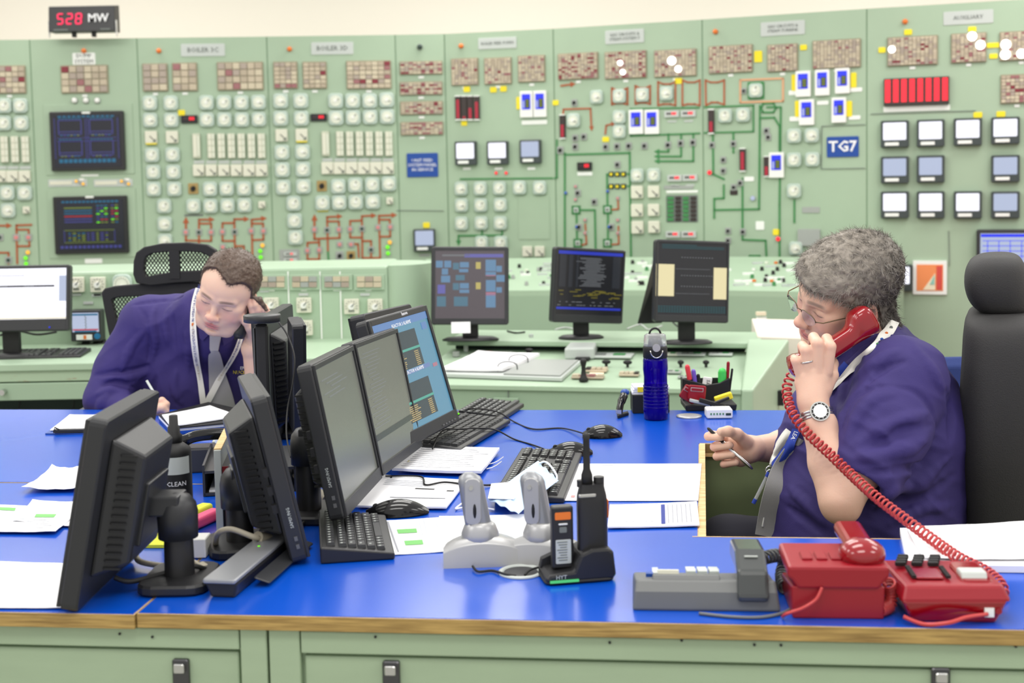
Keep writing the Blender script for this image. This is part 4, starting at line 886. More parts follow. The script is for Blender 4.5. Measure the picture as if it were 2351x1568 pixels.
for k, pts in enumerate(([(1165, 760), (1185, 764), (1205, 762)], [(1275, 757), (1300, 752), (1340, 760), (1350, 748)], [(1440, 755), (1470, 745), (1490, 757), (1520, 748)], [(1545, 740), (1560, 752), (1580, 757)])):
    mb = MB(); mb.tube(smoothpath([onz(x, y, .728) for x, y in pts], 6), .004, 'rubber_black' if k in (0, 3) else 'label_plate', n=6); solo('cable', mb, ('black cable beside the foot of the brownish screen monitor', 'grey cable beside the foot of the blue bar monitor', 'pale cable between the two right shelf monitors', 'black cable behind the cream column monitor')[k], 'cable')
a_, b_, c_, d_ = ony(1500, 598, 5.56), ony(1520, 598, 5.62), ony(1520, 742, 5.62), ony(1463, 744, 5.58); a_, b_, c_, d_ = [Vector(v) for v in (a_, b_, c_, d_)]; th_ = Vector((.01, .05, 0)); mb = MB(); mb.add([d_, c_, b_, a_, d_ + th_, c_ + th_, b_ + th_, a_ + th_], [(0, 1, 2, 3), (7, 6, 5, 4), (0, 4, 5, 1), (1, 5, 6, 2), (2, 6, 7, 3), (3, 7, 4, 0)], 'black_plastic'); solo('monitor', mb, 'black back of another monitor showing left of the cream column monitor', 'monitor', bevel=.004)
# computer on the left ledge
def scrL(root, sc, el, *a):
    part('dark_band', el(.45, .35, .9, .035, 'scr_dark'), sc); part('side_bar', el(.97, .4, .06, .5, 'scr_pale'), sc); part('text_line', el(.5, .14, .3, .01, 'm_text'), sc); part('task_bar', el(.5, .98, 1., .02, 'm_cream'), sc)
    for k in range(3): part('row_text', el(.25 + .22 * k, .35, .08, .018, 'm_text', d=.004), sc)
rt = monitor('computer monitor with bright white screen on ledge of left console', wm(-130, 612, 5.42), wm(161, 607, 5.42), wm(-128, 764, 5.38), screen='scr_white', screen_fn=scrL, bez=(.014, .014, .014, .05), bulge=.03)
simple_stand(rt, ZL + .01, .22)
mb = MB(); p = ony(114, 751, 5.375); mb.cyl(p, p + Vector((0, -.004, 0)), .003, 'scr_blue', n=8); part('power_light', mb, rt[0], world=True)
def keyboard(label, c, rz, W=.44, D=.15, z=None, group=None, tilt=.06, body='black_plastic', key='dark_grey_plastic', rows=6, cols=21, legend=True, R=None, num=True):
    root = thing('keyboard', label, 'keyboard', c, rz, group, R=R)
    mb = MB(); T = D * tilt; hx = W / 2
    mb.prism([(-D / 2, 0), (D / 2, 0), (D / 2, .014 + T), (-D / 2, .012)], -hx, hx, body, ax=0); part('case', mb, root, bevel=.003)
    segs = [(0, cols)] if not num else [(0, 15), (15.4, 18.4), (18.8, cols + 1.8)]
    tot = segs[-1][1]; kw = (W - .03) / tot; kd = (D - .03) / rows; mb = MB(); ml = MB()
    for (a, b) in segs:
        n = int(b - a)
        for j in range(rows):
            y = -D / 2 + .015 + (j + .5) * kd + (.004 if j == rows - 1 else 0); z = .012 + (y + D / 2) / D * (.002 + T)
            k = 0
            while k < n:
                w = 1
                if a == 0 and j == 0 and k == 4: w = 6
                elif a == 0 and j in (1, 2, 3) and k in (0, n - 2): w = 2
                if a > 15 and a < 18 and j in (2,): k += 1; continue
                if a > 15 and a < 18 and j == 1 and k != 1: k += 1; continue
                x = -W / 2 + .015 + (a + k + w / 2) * kw
                t_ = .0025; h = .006
                vs = [(x + sx * (w * kw / 2 - .001) , y + sy * (kd / 2 - .001), z) for sy in (-1, 1) for sx in (-1, 1)] + [(x + sx * (w * kw / 2 - t_), y + sy * (kd / 2 - t_) + .0005, z + h) for sy in (-1, 1) for sx in (-1, 1)]
                mb.add(vs, [(4, 5, 7, 6), (0, 1, 5, 4), (2, 6, 7, 3), (0, 4, 6, 2), (1, 3, 7, 5)], key)
                if legend and w < 4: ml.add([(x - kw * .25, y - kd * .02, z + h + .0003), (x + kw * .02, y - kd * .02, z + h + .0003), (x + kw * .02, y + kd * .22, z + h + .0003), (x - kw * .25, y + kd * .22, z + h + .0003)], [(0, 1, 2, 3)], 'label_plate')
                k += w
    part('keys', mb, root, kind='stuff')
    if legend: part('key_legends', ml, root, kind='stuff')
    return root
p = onz(60, 820, ZL + .002); keyboard('black keyboard on green ledge below the white computer screen', p, .03, .5, .16)
mb = MB(); mb.tube(smoothpath([ony(0, 770, 5.6), ony(40, 760, 5.6), ony(85, 768, 5.6), ony(130, 762, 5.6)], 6), .005, 'rubber_black'); solo('cable', mb, 'black cable hanging behind the white computer screen', 'cable')
# ------------------------------------------------------------------ the big desk
ZD = .75
def dk(px, py, dz=0.): return onz(px, py, ZD + dz)
fA, fB = dk(312, 1407), dk(2351, 1446)
du = Vector((fB.x - fA.x, fB.y - fA.y, 0)).normalized(); dn = Vector((-du.y, du.x, 0))     # along the front edge, and away from the camera
def dl(u, v, z=ZD): p = fA + du * u + dn * v; return Vector((p.x, p.y, z))
def duv(p): r = Vector((p[0] - fA.x, p[1] - fA.y, 0)); return r.dot(du), r.dot(dn)
desk = thing('control_desk', 'large U shaped desk with bright blue laminate top and worn plywood edge', 'desk', (fA.x, fA.y, 0), math.atan2(du.y, du.x))
DI = ROOTM[desk.name].inverted()
def slab(poly, z1=ZD, th=.0245, name='desktop_slab', inset=.0022):
    P = [duv(p) for p in poly]
    a = sum(P[i][0] * P[(i + 1) % len(P)][1] - P[(i + 1) % len(P)][0] * P[i][1] for i in range(len(P)))
    if a < 0: P = P[::-1]
    mb = MB(); mb.prism(P, z1 - th, z1 - .0016, 'ply_edge'); mb.m[-len(P):] = [mb.mi('ply_edge')] * len(P); g = part(name, mb, desk)
    n = len(P); Q = []
    for i in range(n):
        p0, p1, p2 = Vector(P[i - 1]), Vector(P[i]), Vector(P[(i + 1) % n]); e1 = (p1 - p0).normalized(); e2 = (p2 - p1).normalized()
        n1, n2 = Vector((-e1.y, e1.x)), Vector((-e2.y, e2.x)); b = (n1 + n2); b = b / max(.3, b.dot(n1)); Q.append(tuple(p1 + b * inset))
    mb = MB(); mb.prism(Q, z1 - .0016, z1, 'desk_blue'); part('blue_laminate', mb, g)
    mb = MB(); mb.prism(P, z1 - .0020, z1 - .0012, 'ply_top'); part('plywood_rim', mb, g)
sA = duv(dk(0, 1107)); vs_ = sA[1] + .0
vN0 = duv(dk(1700, 1233))[1]; vN1 = duv(dk(1700, 1019))[1]; vBk = duv(dk(1200, 941))[1]
uN = duv(dk(1604, 1232))[0]; uN1 = duv(dk(1606, 1018))[0]
uL, uR, uE = -1.6, 2.2, duv(dk(2010, 941))[0] + .15
g = .0015
slab([dl(uL, -.004), dl(-g, -.004), dl(-g, vs_ - g), dl(uL, vs_ - g)], z1=ZD - .001)
slab([dl(g, .0), dl(uR, .0), dl(uR, vN0), dl(uN, vN0), dl(uN + (uN1 - uN) * (vs_ - vN0) / (vN1 - vN0), vs_ - g), dl(g, vs_ - g)])
slab([dl(uL, vs_ + g), dl(uN + (uN1 - uN) * (vs_ - vN0) / (vN1 - vN0), vs_ + g), dl(uN1, vN1), dl(uE, vN1), dl(uE, vBk), dl(uL, vBk)])
# pale timber lipping round the opening
def lip(a, b, w=.014):
    a, b = Vector(a), Vector(b); d = (b - a).normalized(); n = Vector((d.y, -d.x, 0)) * w
    mb = MB(); q = [a, b, b + n, a + n]
    if (b - a).cross(n).z < 0: q = q[::-1]
    mb.hexa([Vector((p.x, p.y, ZD - .034)) for p in q], [Vector((p.x, p.y, ZD + .0008)) for p in q], 'ply_top'); part('timber_lipping', mb, desk, world=True)
lip(dl(uN1, vN1), dl(uN, vN0), -.014); lip(dl(uE, vN1), dl(uN1, vN1), .003); lip(dl(uN - .012, vN0), dl(uR, vN0), .003)
# inner panels of the opening
def upan(a, b, z0, z1, th=.02, m='olive_inner', name='inner_panel', root=desk):
    a, b = Vector(a), Vector(b); d = (b - a).normalized(); n = Vector((-d.y, d.x, 0)) * th; q = [a, b, b + n, a + n]
    mb = MB(); mb.hexa([Vector((p.x, p.y, z0)) for p in q], [Vector((p.x, p.y, z1)) for p in q], m); return part(name, mb, root, world=True)
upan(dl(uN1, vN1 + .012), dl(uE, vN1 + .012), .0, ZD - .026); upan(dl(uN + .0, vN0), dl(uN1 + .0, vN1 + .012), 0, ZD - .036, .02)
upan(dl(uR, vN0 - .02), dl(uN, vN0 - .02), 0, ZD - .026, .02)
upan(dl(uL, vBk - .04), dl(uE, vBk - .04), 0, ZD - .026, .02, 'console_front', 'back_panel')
upan(dl(uE - .02, vN1 + .03), dl(uE - .02, vBk - .06), 0, ZD - .026, .02, 'console_front', 'end_panel')
# cabinets under the front edge
def cabinet(u0, u1, label, doors, zt=ZD - .0265, fv=.012):
    o = dl(u0, fv, 0); root = thing('desk_cabinet', label, 'cabinet', o, math.atan2(du.y, du.x), 'green cabinets under the blue desk'); L = u1 - u0
    mb = MB(); mb.box((L / 2, .14, zt / 2), (L - .003, .25, zt), 'desk_green')
    part('carcass', mb, root)
    for (a, b, z1, hs) in doors:
        zf = .08
        for name, bx in (('frame_rail', ((a + b) / 2, .009, (z1 + zt) / 2, b - a + .0, .022, zt - z1 - .004)), ('frame_rail', ((a + b) / 2, .009, .04, b - a, .022, .08)), ('frame_stile', (a / 2, .009, zt / 2, a - .004, .022, zt - .001)), ('frame_stile', ((b + L) / 2, .009, zt / 2, L - b - .004, .022, zt - .001))):
            mb = MB(); mb.box(bx[:3], bx[3:], 'desk_green'); part(name, mb, root, bevel=.0025)
        mb = MB(); mb.box(((a + b) / 2, .0125, (zf + z1) / 2 - .002), (b - a - .007, .014, z1 - zf - .004), 'desk_green'); d = part('door', mb, root, bevel=.003)
        for hx, hz in hs:
            mb = MB(); mb.rbox((hx, .003, hz - .02), (.028, .01, .09), 'dark_metal', r=.004, face='y'); mb.rbox((hx, -.004, hz + .012), (.018, .012, .016), 'silver_metal', r=.003, face='y'); part('handle', mb, d)
    return root
uC = duv(dk(615, 1450))[0]
zt_ = ZD - .0265; cfv = .012
def cab_uz(px, py):
    p = onplane(px, py, dl(0, cfv), -dn); return (Vector((p.x - fA.x, p.y - fA.y, 0))).dot(du), p.z
h1, h2, h3 = cab_uz(415, 1548), cab_uz(898, 1553), cab_uz(2160, 1570)
d1, d2 = cab_uz(550, 1494), cab_uz(692, 1502)
uC = cab_uz(615, 1470)[0]
cabinet(uC - 1.2, uC, 'green desk cabinet left of the joint under the blue desk', [(.05, d1[0] - (uC - 1.2), d1[1], [(h1[0] - uC + 1.2, h1[1])])])
cabinet(uC, uR - .02, 'long green desk cabinet right of the joint under the red phones', [(d2[0] - uC, uR - .1 - uC, d2[1], [(h2[0] - uC, h2[1]), (h3[0] - uC, h3[1])])])
for px, py in ((275, 1455), (350, 1462), (862, 1462), (1400, 1475), (1565, 1470), (1732, 1480), (1793, 1481), (2332, 1484)):
    p = onplane(px, py, dl(0, cfv - .003), -dn); mb = MB(); mb.cyl(p, p - dn * .0015, .0022, 'text_black', n=8); part('nail_head', mb, desk, world=True)
# ------------------------------------------------------------------ papers on the desk
def ps(corners, label, z=0., lines=None, th=.0012, curl=.004, cat='paper', name='paper_sheet', m='paper'):
    return sheet(name, [dk(x, y) for x, y in corners], label, cat, z=z, th=th, lines=lines, curl=curl, m=m)
def rows(u0, u1, v0, v1, n, m='paper_line', w=.25):
    r = random.Random(n); return [(u0, v0 + (v1 - v0) * k / n, u0 + (u1 - u0) * (.6 + .4 * r.random()), v0 + (v1 - v0) * (k + w) / n, m) for k in range(n)]
mat('print_green', (120, 186, 110), .9); mat('print_navy', (60, 70, 140), .9)
ps([(120, 1083), (196, 1081), (205, 1131), (50, 1133)], 'white sheet with one corner lifted, upper one left of the leftmost monitor', curl=.03)
ps([(75, 1153), (200, 1157), (190, 1215), (30, 1200)], 'white form half covered by another, left of the leftmost monitor', lines=[(.3, .6, .55, .66, 'print_green')], curl=.01)
ps([(-60, 1163), (190, 1171), (128, 1228), (-60, 1226)], 'white printed form with two green cells at the left edge', z=.002, lines=[(.25, .1, .4, .2, 'print_green'), (.62, .3, .82, .42, 'print_green')] + rows(.05, .9, .5, .9, 5), curl=.01)
ps([(-60, 1290), (178, 1298), (165, 1399), (-60, 1398)], 'white sheet nearest the front edge beside the leftmost monitor', curl=.006)
p_ = [(160, 957), (250, 957), (240, 998), (104, 998)]
root = thing('clipboard', 'blue clipboard of white forms left of the writing man', 'clipboard', dk(180, 990)); c4 = [dk(x, y) for x, y in p_]
mb = MB(); mb.hexa([c4[3], c4[2], c4[1], c4[0]], [v + Vector((0, 0, .004)) for v in (c4[3], c4[2], c4[1], c4[0])], 'sign_blue'); part('board', mb, root, world=True)
q4 = [quad_uv(c4, a, b) + Vector((0, 0, .0045)) for a, b in ((.02, .03), (.98, .03), (.98, .9), (.04, .9))]
sheet('paper_sheets', q4, None, None, th=.003, parent=root, curl=.003)
c = quad_uv(c4, .45, .97) + Vector((0, 0, .01)); mb = MB(); mb.box(c, (.1, .02, .008), 'text_black'); mb.tube([c + Vector((-.05, 0, 0)), c + Vector((-.045, -.01, .012)), c + Vector((-.03, 0, 0))], .002, 'text_black'); part('clip', mb, root, world=True)
ps([(968, 1033), (1147, 1042), (1105, 1097), (900, 1090)], 'printed white form with pencilled lines below the two keyboards by the blue screen', z=.006, th=.006, lines=rows(.06, .95, .12, .95, 11, 'ink_line', .16), curl=.008)
for k, (x, y) in enumerate(((1122, 1070), (1117, 1081), (905, 1078))):
    p = dk(x, y); mb = MB(); mb.grid([[p + Vector((i * .012, j * .008 + i * .006, .004 + .0015 * i * i)) for j in range(2)] for i in range(4)], 'yellow_tag' if k == 2 else 'post_cream'); solo('page_tab', mb, ('upper cream page tab curling from the right edge of the form', 'lower cream page tab curling from the form edge', 'yellow page tab at the left corner of the form')[k], 'tab')
ps([(878, 1098), (1072, 1110), (1025, 1173), (815, 1170)], 'white form under the mouse nearest the tilted grey screens', z=.003, th=.004, lines=[(.12, .06, .14, .1, 'text_black'), (.5, .38, .72, .41, 'text_black'), (.87, .42, .95, .45, 'text_black'), (.3, .7, .92, .72, 'ink_line')] + rows(.1, .8, .15, .35, 4), curl=.004)
ps([(873, 1198), (1012, 1190), (1028, 1268), (902, 1276)], 'white table form with two green cells beside the small keyboard', z=.0, lines=[(.22, .3, .55, .42, 'print_green'), (.28, .64, .6, .77, 'print_green'), (.1, .05, .13, .95, 'ink_line'), (.7, .03, .72, .97, 'paper_line'), (.62, .1, .64, .5, 'paper_line'), (.9, .06, .92, .9, 'paper_line')], curl=.003)
ps([(1008, 1190), (1240, 1184), (1250, 1238), (1026, 1266)], 'blank white sheet behind the silver handset cradles', z=.002, curl=.003)
ps([(1325, 1067), (1611, 1067), (1603, 1152), (1296, 1152)], 'large white sheet with faint columns left of the desk opening', z=.001, lines=[(.2, .05, .202, .3, 'ink_line'), (.36, .1, .362, .9, 'paper_line'), (.55, .1, .553, .9, 'paper_line'), (.75, .05, .753, .95, 'paper_line'), (.04, .88, .07, .93, 'dot_pink'), (.1, .87, .14, .94, 'blue_bit'), (.2, .04, .3, .05, 'paper_line')], curl=.002)
ps([(1400, 1166), (1600, 1158), (1606, 1212), (1395, 1217)], 'printed white notice with a dark blue heading bar behind the two way radio', z=.002, th=.003, lines=[(.585, .08, .63, .93, 'print_navy')] + [(.05 + .07 * k, .1, .08 + .07 * k, .8, 'paper_line') for k in range(7)] + [(.66 + .05 * k, .1, .67 + .05 * k, .9, 'ink_line') for k in range(6)], curl=.004)
ps([(2066, 1229), (2420, 1222), (2440, 1318), (2084, 1312)], 'stack of blank white sheets behind the two red telephones', z=.0, th=.012, curl=.004)
ps([(2080, 1232), (2400, 1216), (2430, 1306), (2120, 1306)], 'topmost white sheet with raised edge on the stack behind the red telephones', z=.0135, th=.0012, curl=.012)
# ------------------------------------------------------------------ mice, keyboards, cables
def mouse(px0, px1, pyb, label, ang=0., L=.115):
    c = dk((px0 + px1) / 2, pyb); root = thing('computer_mouse', label, 'mouse', c, ang)
    mb = MB(); P = []
    for i in range(15):
        t = i / 14; x = L * (t - .5); w = .031 * (math.sin(math.pi * min(1, max(0, .06 + t * .9))) ** .55); h = .036 * (math.sin(math.pi * (t * .86 + .1)) ** .8) * (1 - .25 * (1 - t))
        P.append([Vector((x, w * math.cos(a), .002 + h * max(0, math.sin(a)) ** .8)) for a in [math.pi * k / 12 for k in range(13)]])
    mb.grid(P, 'gloss_black'); mb.add([p[0] for p in P] + [p[-1] for p in P][::-1], [tuple(range(30))], 'gloss_black')
    part('body', mb, root, sub=1)
    mb = MB(); mb.cyl((-L * .34, -.003, .019), (-L * .34, .003, .019), .007, 'dark_grey_plastic', n=12); part('scroll_wheel', mb, root)
    return root
mouse(1340, 1426, 1003, 'black mouse with red glow farthest back on the blue desk', 0, .105)
mouse(1265, 1355, 1044, 'glossy black mouse with cable right of the twin keyboards', 0, .11)
mouse(855, 970, 1182, 'glossy black mouse resting by the form below the tilted grey screens', .12, .13)
def cable(pts, label, r=.0022, m='rubber_black', z=.003, n=6):
    mb = MB(); P = [dk(p[0], p[1], (p[2] if len(p) > 2 else z)) for p in pts]; mb.tube(smoothpath(P, 8), r, m, n=n); return solo('cable', mb, label, 'cable')
cable([(1055, 948), (1080, 938, .03), (1140, 945, .03), (1180, 968), (1225, 985), (1290, 983), (1343, 996, .012)], 'black cable running to the farthest black mouse')
cable([(993, 1030, .02), (1015, 990, .04), (1055, 985, .035), (1130, 985, .02), (1180, 1008), (1225, 1022), (1262, 1036, .01)], 'black cable looping over the keyboard to the mouse beside it')
cable([(885, 1093, .012), (965, 1094, .012), (977, 1113, .01), (1020, 1107, .012), (1075, 1112, .01), (1140, 1112), (1175, 1092, .01)], 'thin black cable lying across the form below the keyboards')
cable([(700, 1185), (760, 1188), (800, 1187), (858, 1188, .01)], 'black cable between the tilted monitor and the nearest mouse')
cable([(1052, 945), (1085, 935, .01), (1115, 932, .01)], 'short black cable leading to the numeric keypad')
keyboard('compact black keyboard standing end on beside the small tilted screens', dk(815, 1242, .001), math.radians(99), .275, .135, tilt=.12, rows=6, cols=14, num=False)
keyboard('black keyboard directly in front of the blue lit screen', dk(1060, 1002, .004), math.radians(72), .40, .145, tilt=.06, rows=6, cols=16, num=False, legend=False)
keyboard('black keypad behind the keyboard at the blue lit screen', dk(1124, 951, .001), math.radians(74), .255, .14, tilt=.08, rows=6, cols=9, num=False)
keyboard('black keyboard partly covered by the face mask', dk(1243, 1098, .001), math.radians(82), .45, .15, tilt=.06, rows=6, cols=21, key='black_plastic')
# ------------------------------------------------------------------ desk monitors
def P3(px, py, D): return ony(px, py, D)
def Pz(px, py, z): return onz(px, py, z)
mat('m_body', (36, 37, 40), .42, bump=.1, bscale=900)
emat('grey_screen', (132, 134, 124), .62)
def scrC(root, sc, el, *a):
    for k in range(5): part('text_line', el(.3 + .1 * (k % 3), .1 + k * .035, .4, .006, 'm_text'), sc)
def scrD(root, sc, el, *a):
    part('status_band', el(.5, .78, .98, .05, 'm_dark2'), sc)
    mm = el(.5, .1, .001, .001, 'm_text')
    for k in range(22):
        e = el(.2 + rs.uniform(0, .12), .07 + k * .03, rs.uniform(.15, .4), .005, 'm_text'); mm.add(e.v, e.f, 'm_text')
    part('text_lines', mm, sc, kind='stuff')
# each: top-left, top-right, bottom-left as the user sees them
mC = monitor('small grey lit tilted monitor nearest the camera of the pair facing the phone man', Pz(713, 836, 1.095), Pz(806, 790, 1.085), Pz(795, 1188, .795), screen='grey_screen', screen_fn=scrC, body='m_body', bez=(.008, .012, .014, .03), stand=(ZD, .02), t=.03)
mD = monitor('grey lit tilted monitor with a dark status band, middle one of three in a row', Pz(808, 787, 1.088), Pz(908, 751, 1.08), Pz(880, 1093, .79), screen='grey_screen', screen_fn=scrD, body='m_body', bez=(.012, .012, .014, .026), stand=(ZD, .03), t=.03)
emat('le_bg', (92, 148, 176), .95); emat('le_top', (96, 136, 190), .95); emat('le_panel', (52, 74, 84), .8); emat('le_green', (84, 178, 160), .85); emat('le_text', (206, 180, 120), .8); emat('le_bar', (110, 138, 190), .9)
def scrE(root, sc, el, *a):
    part('title_strip', el(.5, .035, 1., .07, 'le_top'), sc)
    for k in range(2):
        o = k * .47
        part('list_panel', el(.4, .3 + o, .62, .35, 'le_panel'), sc); part('green_header', el(.4, .3 + o, .62, .022, 'le_green', d=.004), sc)
        mm = el(.5, .1, .001, .001, 'le_text')
        for j in range(8):
            for u, w in ((.12, .02), (.28 + .02 * (j % 3), .2 - .04 * (j % 2)), (.62, .07)):
                e = el(u, .335 + o + j * .018, w, .008, 'le_text', d=.004); mm.add(e.v, e.f, 'le_text')
        part('alarm_lines', mm, sc, kind='stuff')
    part('middle_bar', el(.4, .5, .8, .04, 'le_bar'), sc); part('pink_button', el(.9, .52, .08, .035, 'm_pink'), sc); part('side_button', el(.9, .13, .09, .07, 'le_top'), sc)
    for k, (st, v) in enumerate((('REACTOR 3 ALARMS', .055), ('REACTOR 4 ALARMS', .5))):
        sw, sh, cx, cz_ = a; t = MB(); t.text(st, .013, 'label_white', Matrix.Translation((cx - .3 * sw + .1, -.0045, cz_ + (.5 - v) * sh)) @ Matrix.Rotation(math.pi / 2, 4, 'X'), .0005); part('screen_text', t, sc)
mE = monitor('wide monitor lit blue with alarm lists, farthest of the row facing the phone man', Pz(838, 736, 1.11), Pz(975, 698, 1.112), Pz(916, 1040, .80), screen='le_bg', screen_fn=scrE, body='m_body', bez=(.016, .016, .018, .035), stand=(ZD, .03), t=.03)
mb = MB(); mb.text('lenovo', .014, 'text_white', Matrix.Translation((.03, -.0065, mE[4] - .009)) @ Matrix.Rotation(math.pi / 2, 4, 'X'), .0006); part('maker_lettering', mb, mE[0])
for k in range(5): mb = MB(); mb.box((.07 + k * .02, -.007, .012), (.01, .003, .003), 'mid_grey_plastic'); part('button', mb, mE[0])
mb = MB(); mb.box((.185, -.007, .02), (.004, .003, .004), 'led_green'); part('power_light', mb, mE[0])
def side_text(rt, st='SAMSUNG'):
    r, R, base, W, H = rt; mb = MB(); s = .0085
    mb.text(st, s, 'label_plate', Matrix.Translation((-W / 2 - .0006, .013, .085)) @ Matrix.Rotation(-math.pi / 2, 4, 'Z') @ Matrix.Rotation(math.pi / 2, 4, 'X') @ Matrix.Rotation(math.pi / 2, 4, 'Z'), .001); part('maker_lettering', mb, r)
    mb = MB()
    for z in (.045, .03): mb.box((-W / 2 - .001, .012, z), (.002, .006, .008), 'mid_grey_plastic')
    part('side_button', mb, r)
    for k in range(3): mb = MB(); mb.box((-W / 2 + .012, .034, H * (.34 + .11 * k)), (.014, .01, .016), 'rubber_black'); part('side_port', mb, r)
side_text(mC)
mF = monitor('dark monitor standing back to back behind the blue lit alarm screen', Pz(912, 703, 1.085), Pz(800, 728, 1.085), Pz(898, 960, .80), screen='scr_dark', body='m_body', stand=(ZD, .0), t=.045)
mB = monitor('black monitor seen edge on from behind with its round capped post in mid desk', Pz(612, 907, 1.066), Pz(577, 853, 1.066), Pz(716, 1300, .765), screen='grey_screen', body='m_body', stand=(ZD, .0), t=.03, bulge=.05)
# its user looks from the right: left edge is the near one
side_text(mB)
mA = monitor('large black monitor seen from behind closest to the camera at the left', Pz(332, 889, 1.072), Pz(203, 960, 1.072), Pz(299, 1241, .765), screen='grey_screen', body='m_body', stand=(ZD, .045), t=.030, bulge=.055)
mG = monitor('black ribbed monitor seen from behind nearest the seated writing man', Pz(648, 697, 1.09), Pz(580, 735, 1.09), Pz(636, 960, .79), screen='scr_pale', body='m_body', stand=(ZD, .0), t=.03, bulge=.035)
mH = monitor('thin monitor seen exactly edge on between ribbed monitor and grey lit ones', Pz(698, 744, 1.082), Pz(686, 724, 1.095), Pz(716, 1010, .80), screen='scr_dark', body='m_body', stand=None, t=.03, back=False)
# ------------------------------------------------------------------ telephones
# grey phone: tall back towards the camera
c = dk(1623, 1403); ang = math.atan2(du.y, du.x)
def frame_at(px0, px1, py):
    a, b = dk(px0, py), dk(px1, py + (px1 - px0) * .012); w = (b - a).length; return a, b, w
mat('phone_grey_gloss', (66, 69, 69), .16)
a, b, w = frame_at(1452, 1793, 1402)
root = thing('desk_telephone', 'grey desk telephone with handset on its right side near the desk edge', 'telephone', (a + b) / 2, math.atan2((b - a).y, (b - a).x))
mb = MB(); mb.prism([(0, .0), (.16, .0), (.165, .012), (.075, .030), (.018, .046), (.004, .030)], -w / 2, w / 2, 'phone_grey', ax=0)
mb.v = [(x * (1 - .06 * min(1, z / .05)), y, z) for x, y, z in mb.v]; part('body', mb, root, bevel=.004)
mb = MB(); mb.prism([(.018, .044), (.075, .030), (.085, .034), (.025, .052)], -w * .36, w * .1, 'phone_grey', ax=0); part('raised_console', mb, root, bevel=.002)
mb = MB(); mb.box((-w * .25, .072, .042), (w * .15, .03, .006), 'meter_face', R=Matrix.Rotation(-.25, 3, 'X')); part('index_card', mb, root)
for k in range(3):
    for j in range(3): mb = MB(); mb.box((-w * .09 + k * w * .08, .06 + j * .022, .046 - j * .005), (w * .065, .014, .006), 'label_plate'); part('key', mb, root)
mb = MB(); mb.box((-w * .34, .07, .042), (w * .04, .03, .006), 'label_plate'); mb2 = MB(); mb2.box((-w * .38, .05, .044), (w * .05, .012, .006), 'sign_blue'); part('label_window', mb, root); part('blue_key', mb2, root)
mb = MB(); mb.prism([(-.010, .026), (-.004, .016), (.012, .018), (.06, .050), (.17, .040), (.175, .058), (.16, .074), (.055, .086), (.006, .064)], w * .21, w * .42, 'phone_grey_gloss', ax=0); part('handset', mb, root, bevel=.012)
mb = MB(); mb.box((w * .315, .035, .0795), (w * .09, .003, .002), 'label_plate'); part('lettering', mb, root)
def coil(path, R, r, turns, m, label, nseg=12, nn=5, cat='cord'):
    P = smoothpath(path, 16); L = [0]
    for i in range(1, len(P)): L.append(L[-1] + (P[i] - P[i - 1]).length)
    N = int(turns * nseg); pts = []; up = None; j = 0
    for k in range(N + 1):
        s = L[-1] * k / N
        while j < len(P) - 2 and L[j + 1] < s: j += 1
        t = (s - L[j]) / max(1e-9, L[j + 1] - L[j]); p = P[j].lerp(P[j + 1], t); d = (P[j + 1] - P[j]).normalized()
        if up is None: up = d.orthogonal().normalized()
        up = (up - d * up.dot(d)).normalized(); wv = d.cross(up); a = 2 * math.pi * k / nseg
        pts.append(p + (up * math.cos(a) + wv * math.sin(a)) * R)
    mb = MB(); mb.tube(pts, r, m, n=nn); return solo('coiled_cord', mb, label, cat)
coil([dk(1735, 1300, .05), dk(1745, 1285, .055), dk(1785, 1275, .05), dk(1800, 1290, .03), dk(1795, 1320, .016), dk(1800, 1350, .012)], .0095, .0026, 20, 'phone_grey_dark', 'dark coiled cord curling behind the grey telephone')
cable([(1605, 1408), (1680, 1416), (1745, 1417), (1795, 1408), (1815, 1398)], 'flat grey telephone lead lying along the desk edge', r=.0028, m='phone_grey')
# red box phone
a, b, w = frame_at(1818, 2032, 1420)
root = thing('desk_telephone', 'red box shaped telephone with its handset in place, middle of the three telephones', 'telephone', (a + b) / 2, math.atan2((b - a).y, (b - a).x))
mb = MB(); mb.hexa([(-w * .49, 0, 0), (w * .49, 0, 0), (w * .5, .14, 0), (-w * .5, .14, 0)], [(-w * .5, 0, .052), (w * .5, 0, .052), (w * .5, .14, .03), (-w * .5, .14, .03)], 'phone_red'); part('box_base', mb, root, bevel=.003)
mb = MB(); mb.prism([(-w * .43, .048), (w * .43, .048), (w * .5, .062), (w * .54, .066), (w * .545, .084), (-w * .54, .084), (-w * .545, .066), (-w * .5, .062)], -.004, .13, 'phone_red', ax=1); part('body', mb, root, bevel=.005)
mb = MB(); mb.sphere((w * .3, .04, .092), .030, 'phone_red_gloss', n=24, sc=(1.22, 1.2, .85)); mb.rbox((w * .3, .12, .096), (.046, .12, .024), 'phone_red_gloss', r=.01, face='y'); part('handset', mb, root)
for k in range(3): mb = MB(); mb.rbox((-w * (.3 - .16 * k), .05, .0855), (w * .12, .04, .005), 'phone_red', r=.003); part('key_pad', mb, root)
mb = MB(); mb.tube(smoothpath([(-w * .18, -.006, .052), (-w * .25, -.012, .035), (-w * .4, -.016, .022), (-w * .56, -.012, .012), (-w * .6, .0, .003)], 8), .0028, 'cord_red', n=6); part('lead', mb, root)
coil([dk(2040, 1335, .05), dk(2045, 1360, .03), dk(2042, 1390, .012), dk(2020, 1400, .012)], .009, .0024, 12, 'cord_red', 'short red coiled cord drooping between the two red telephones')
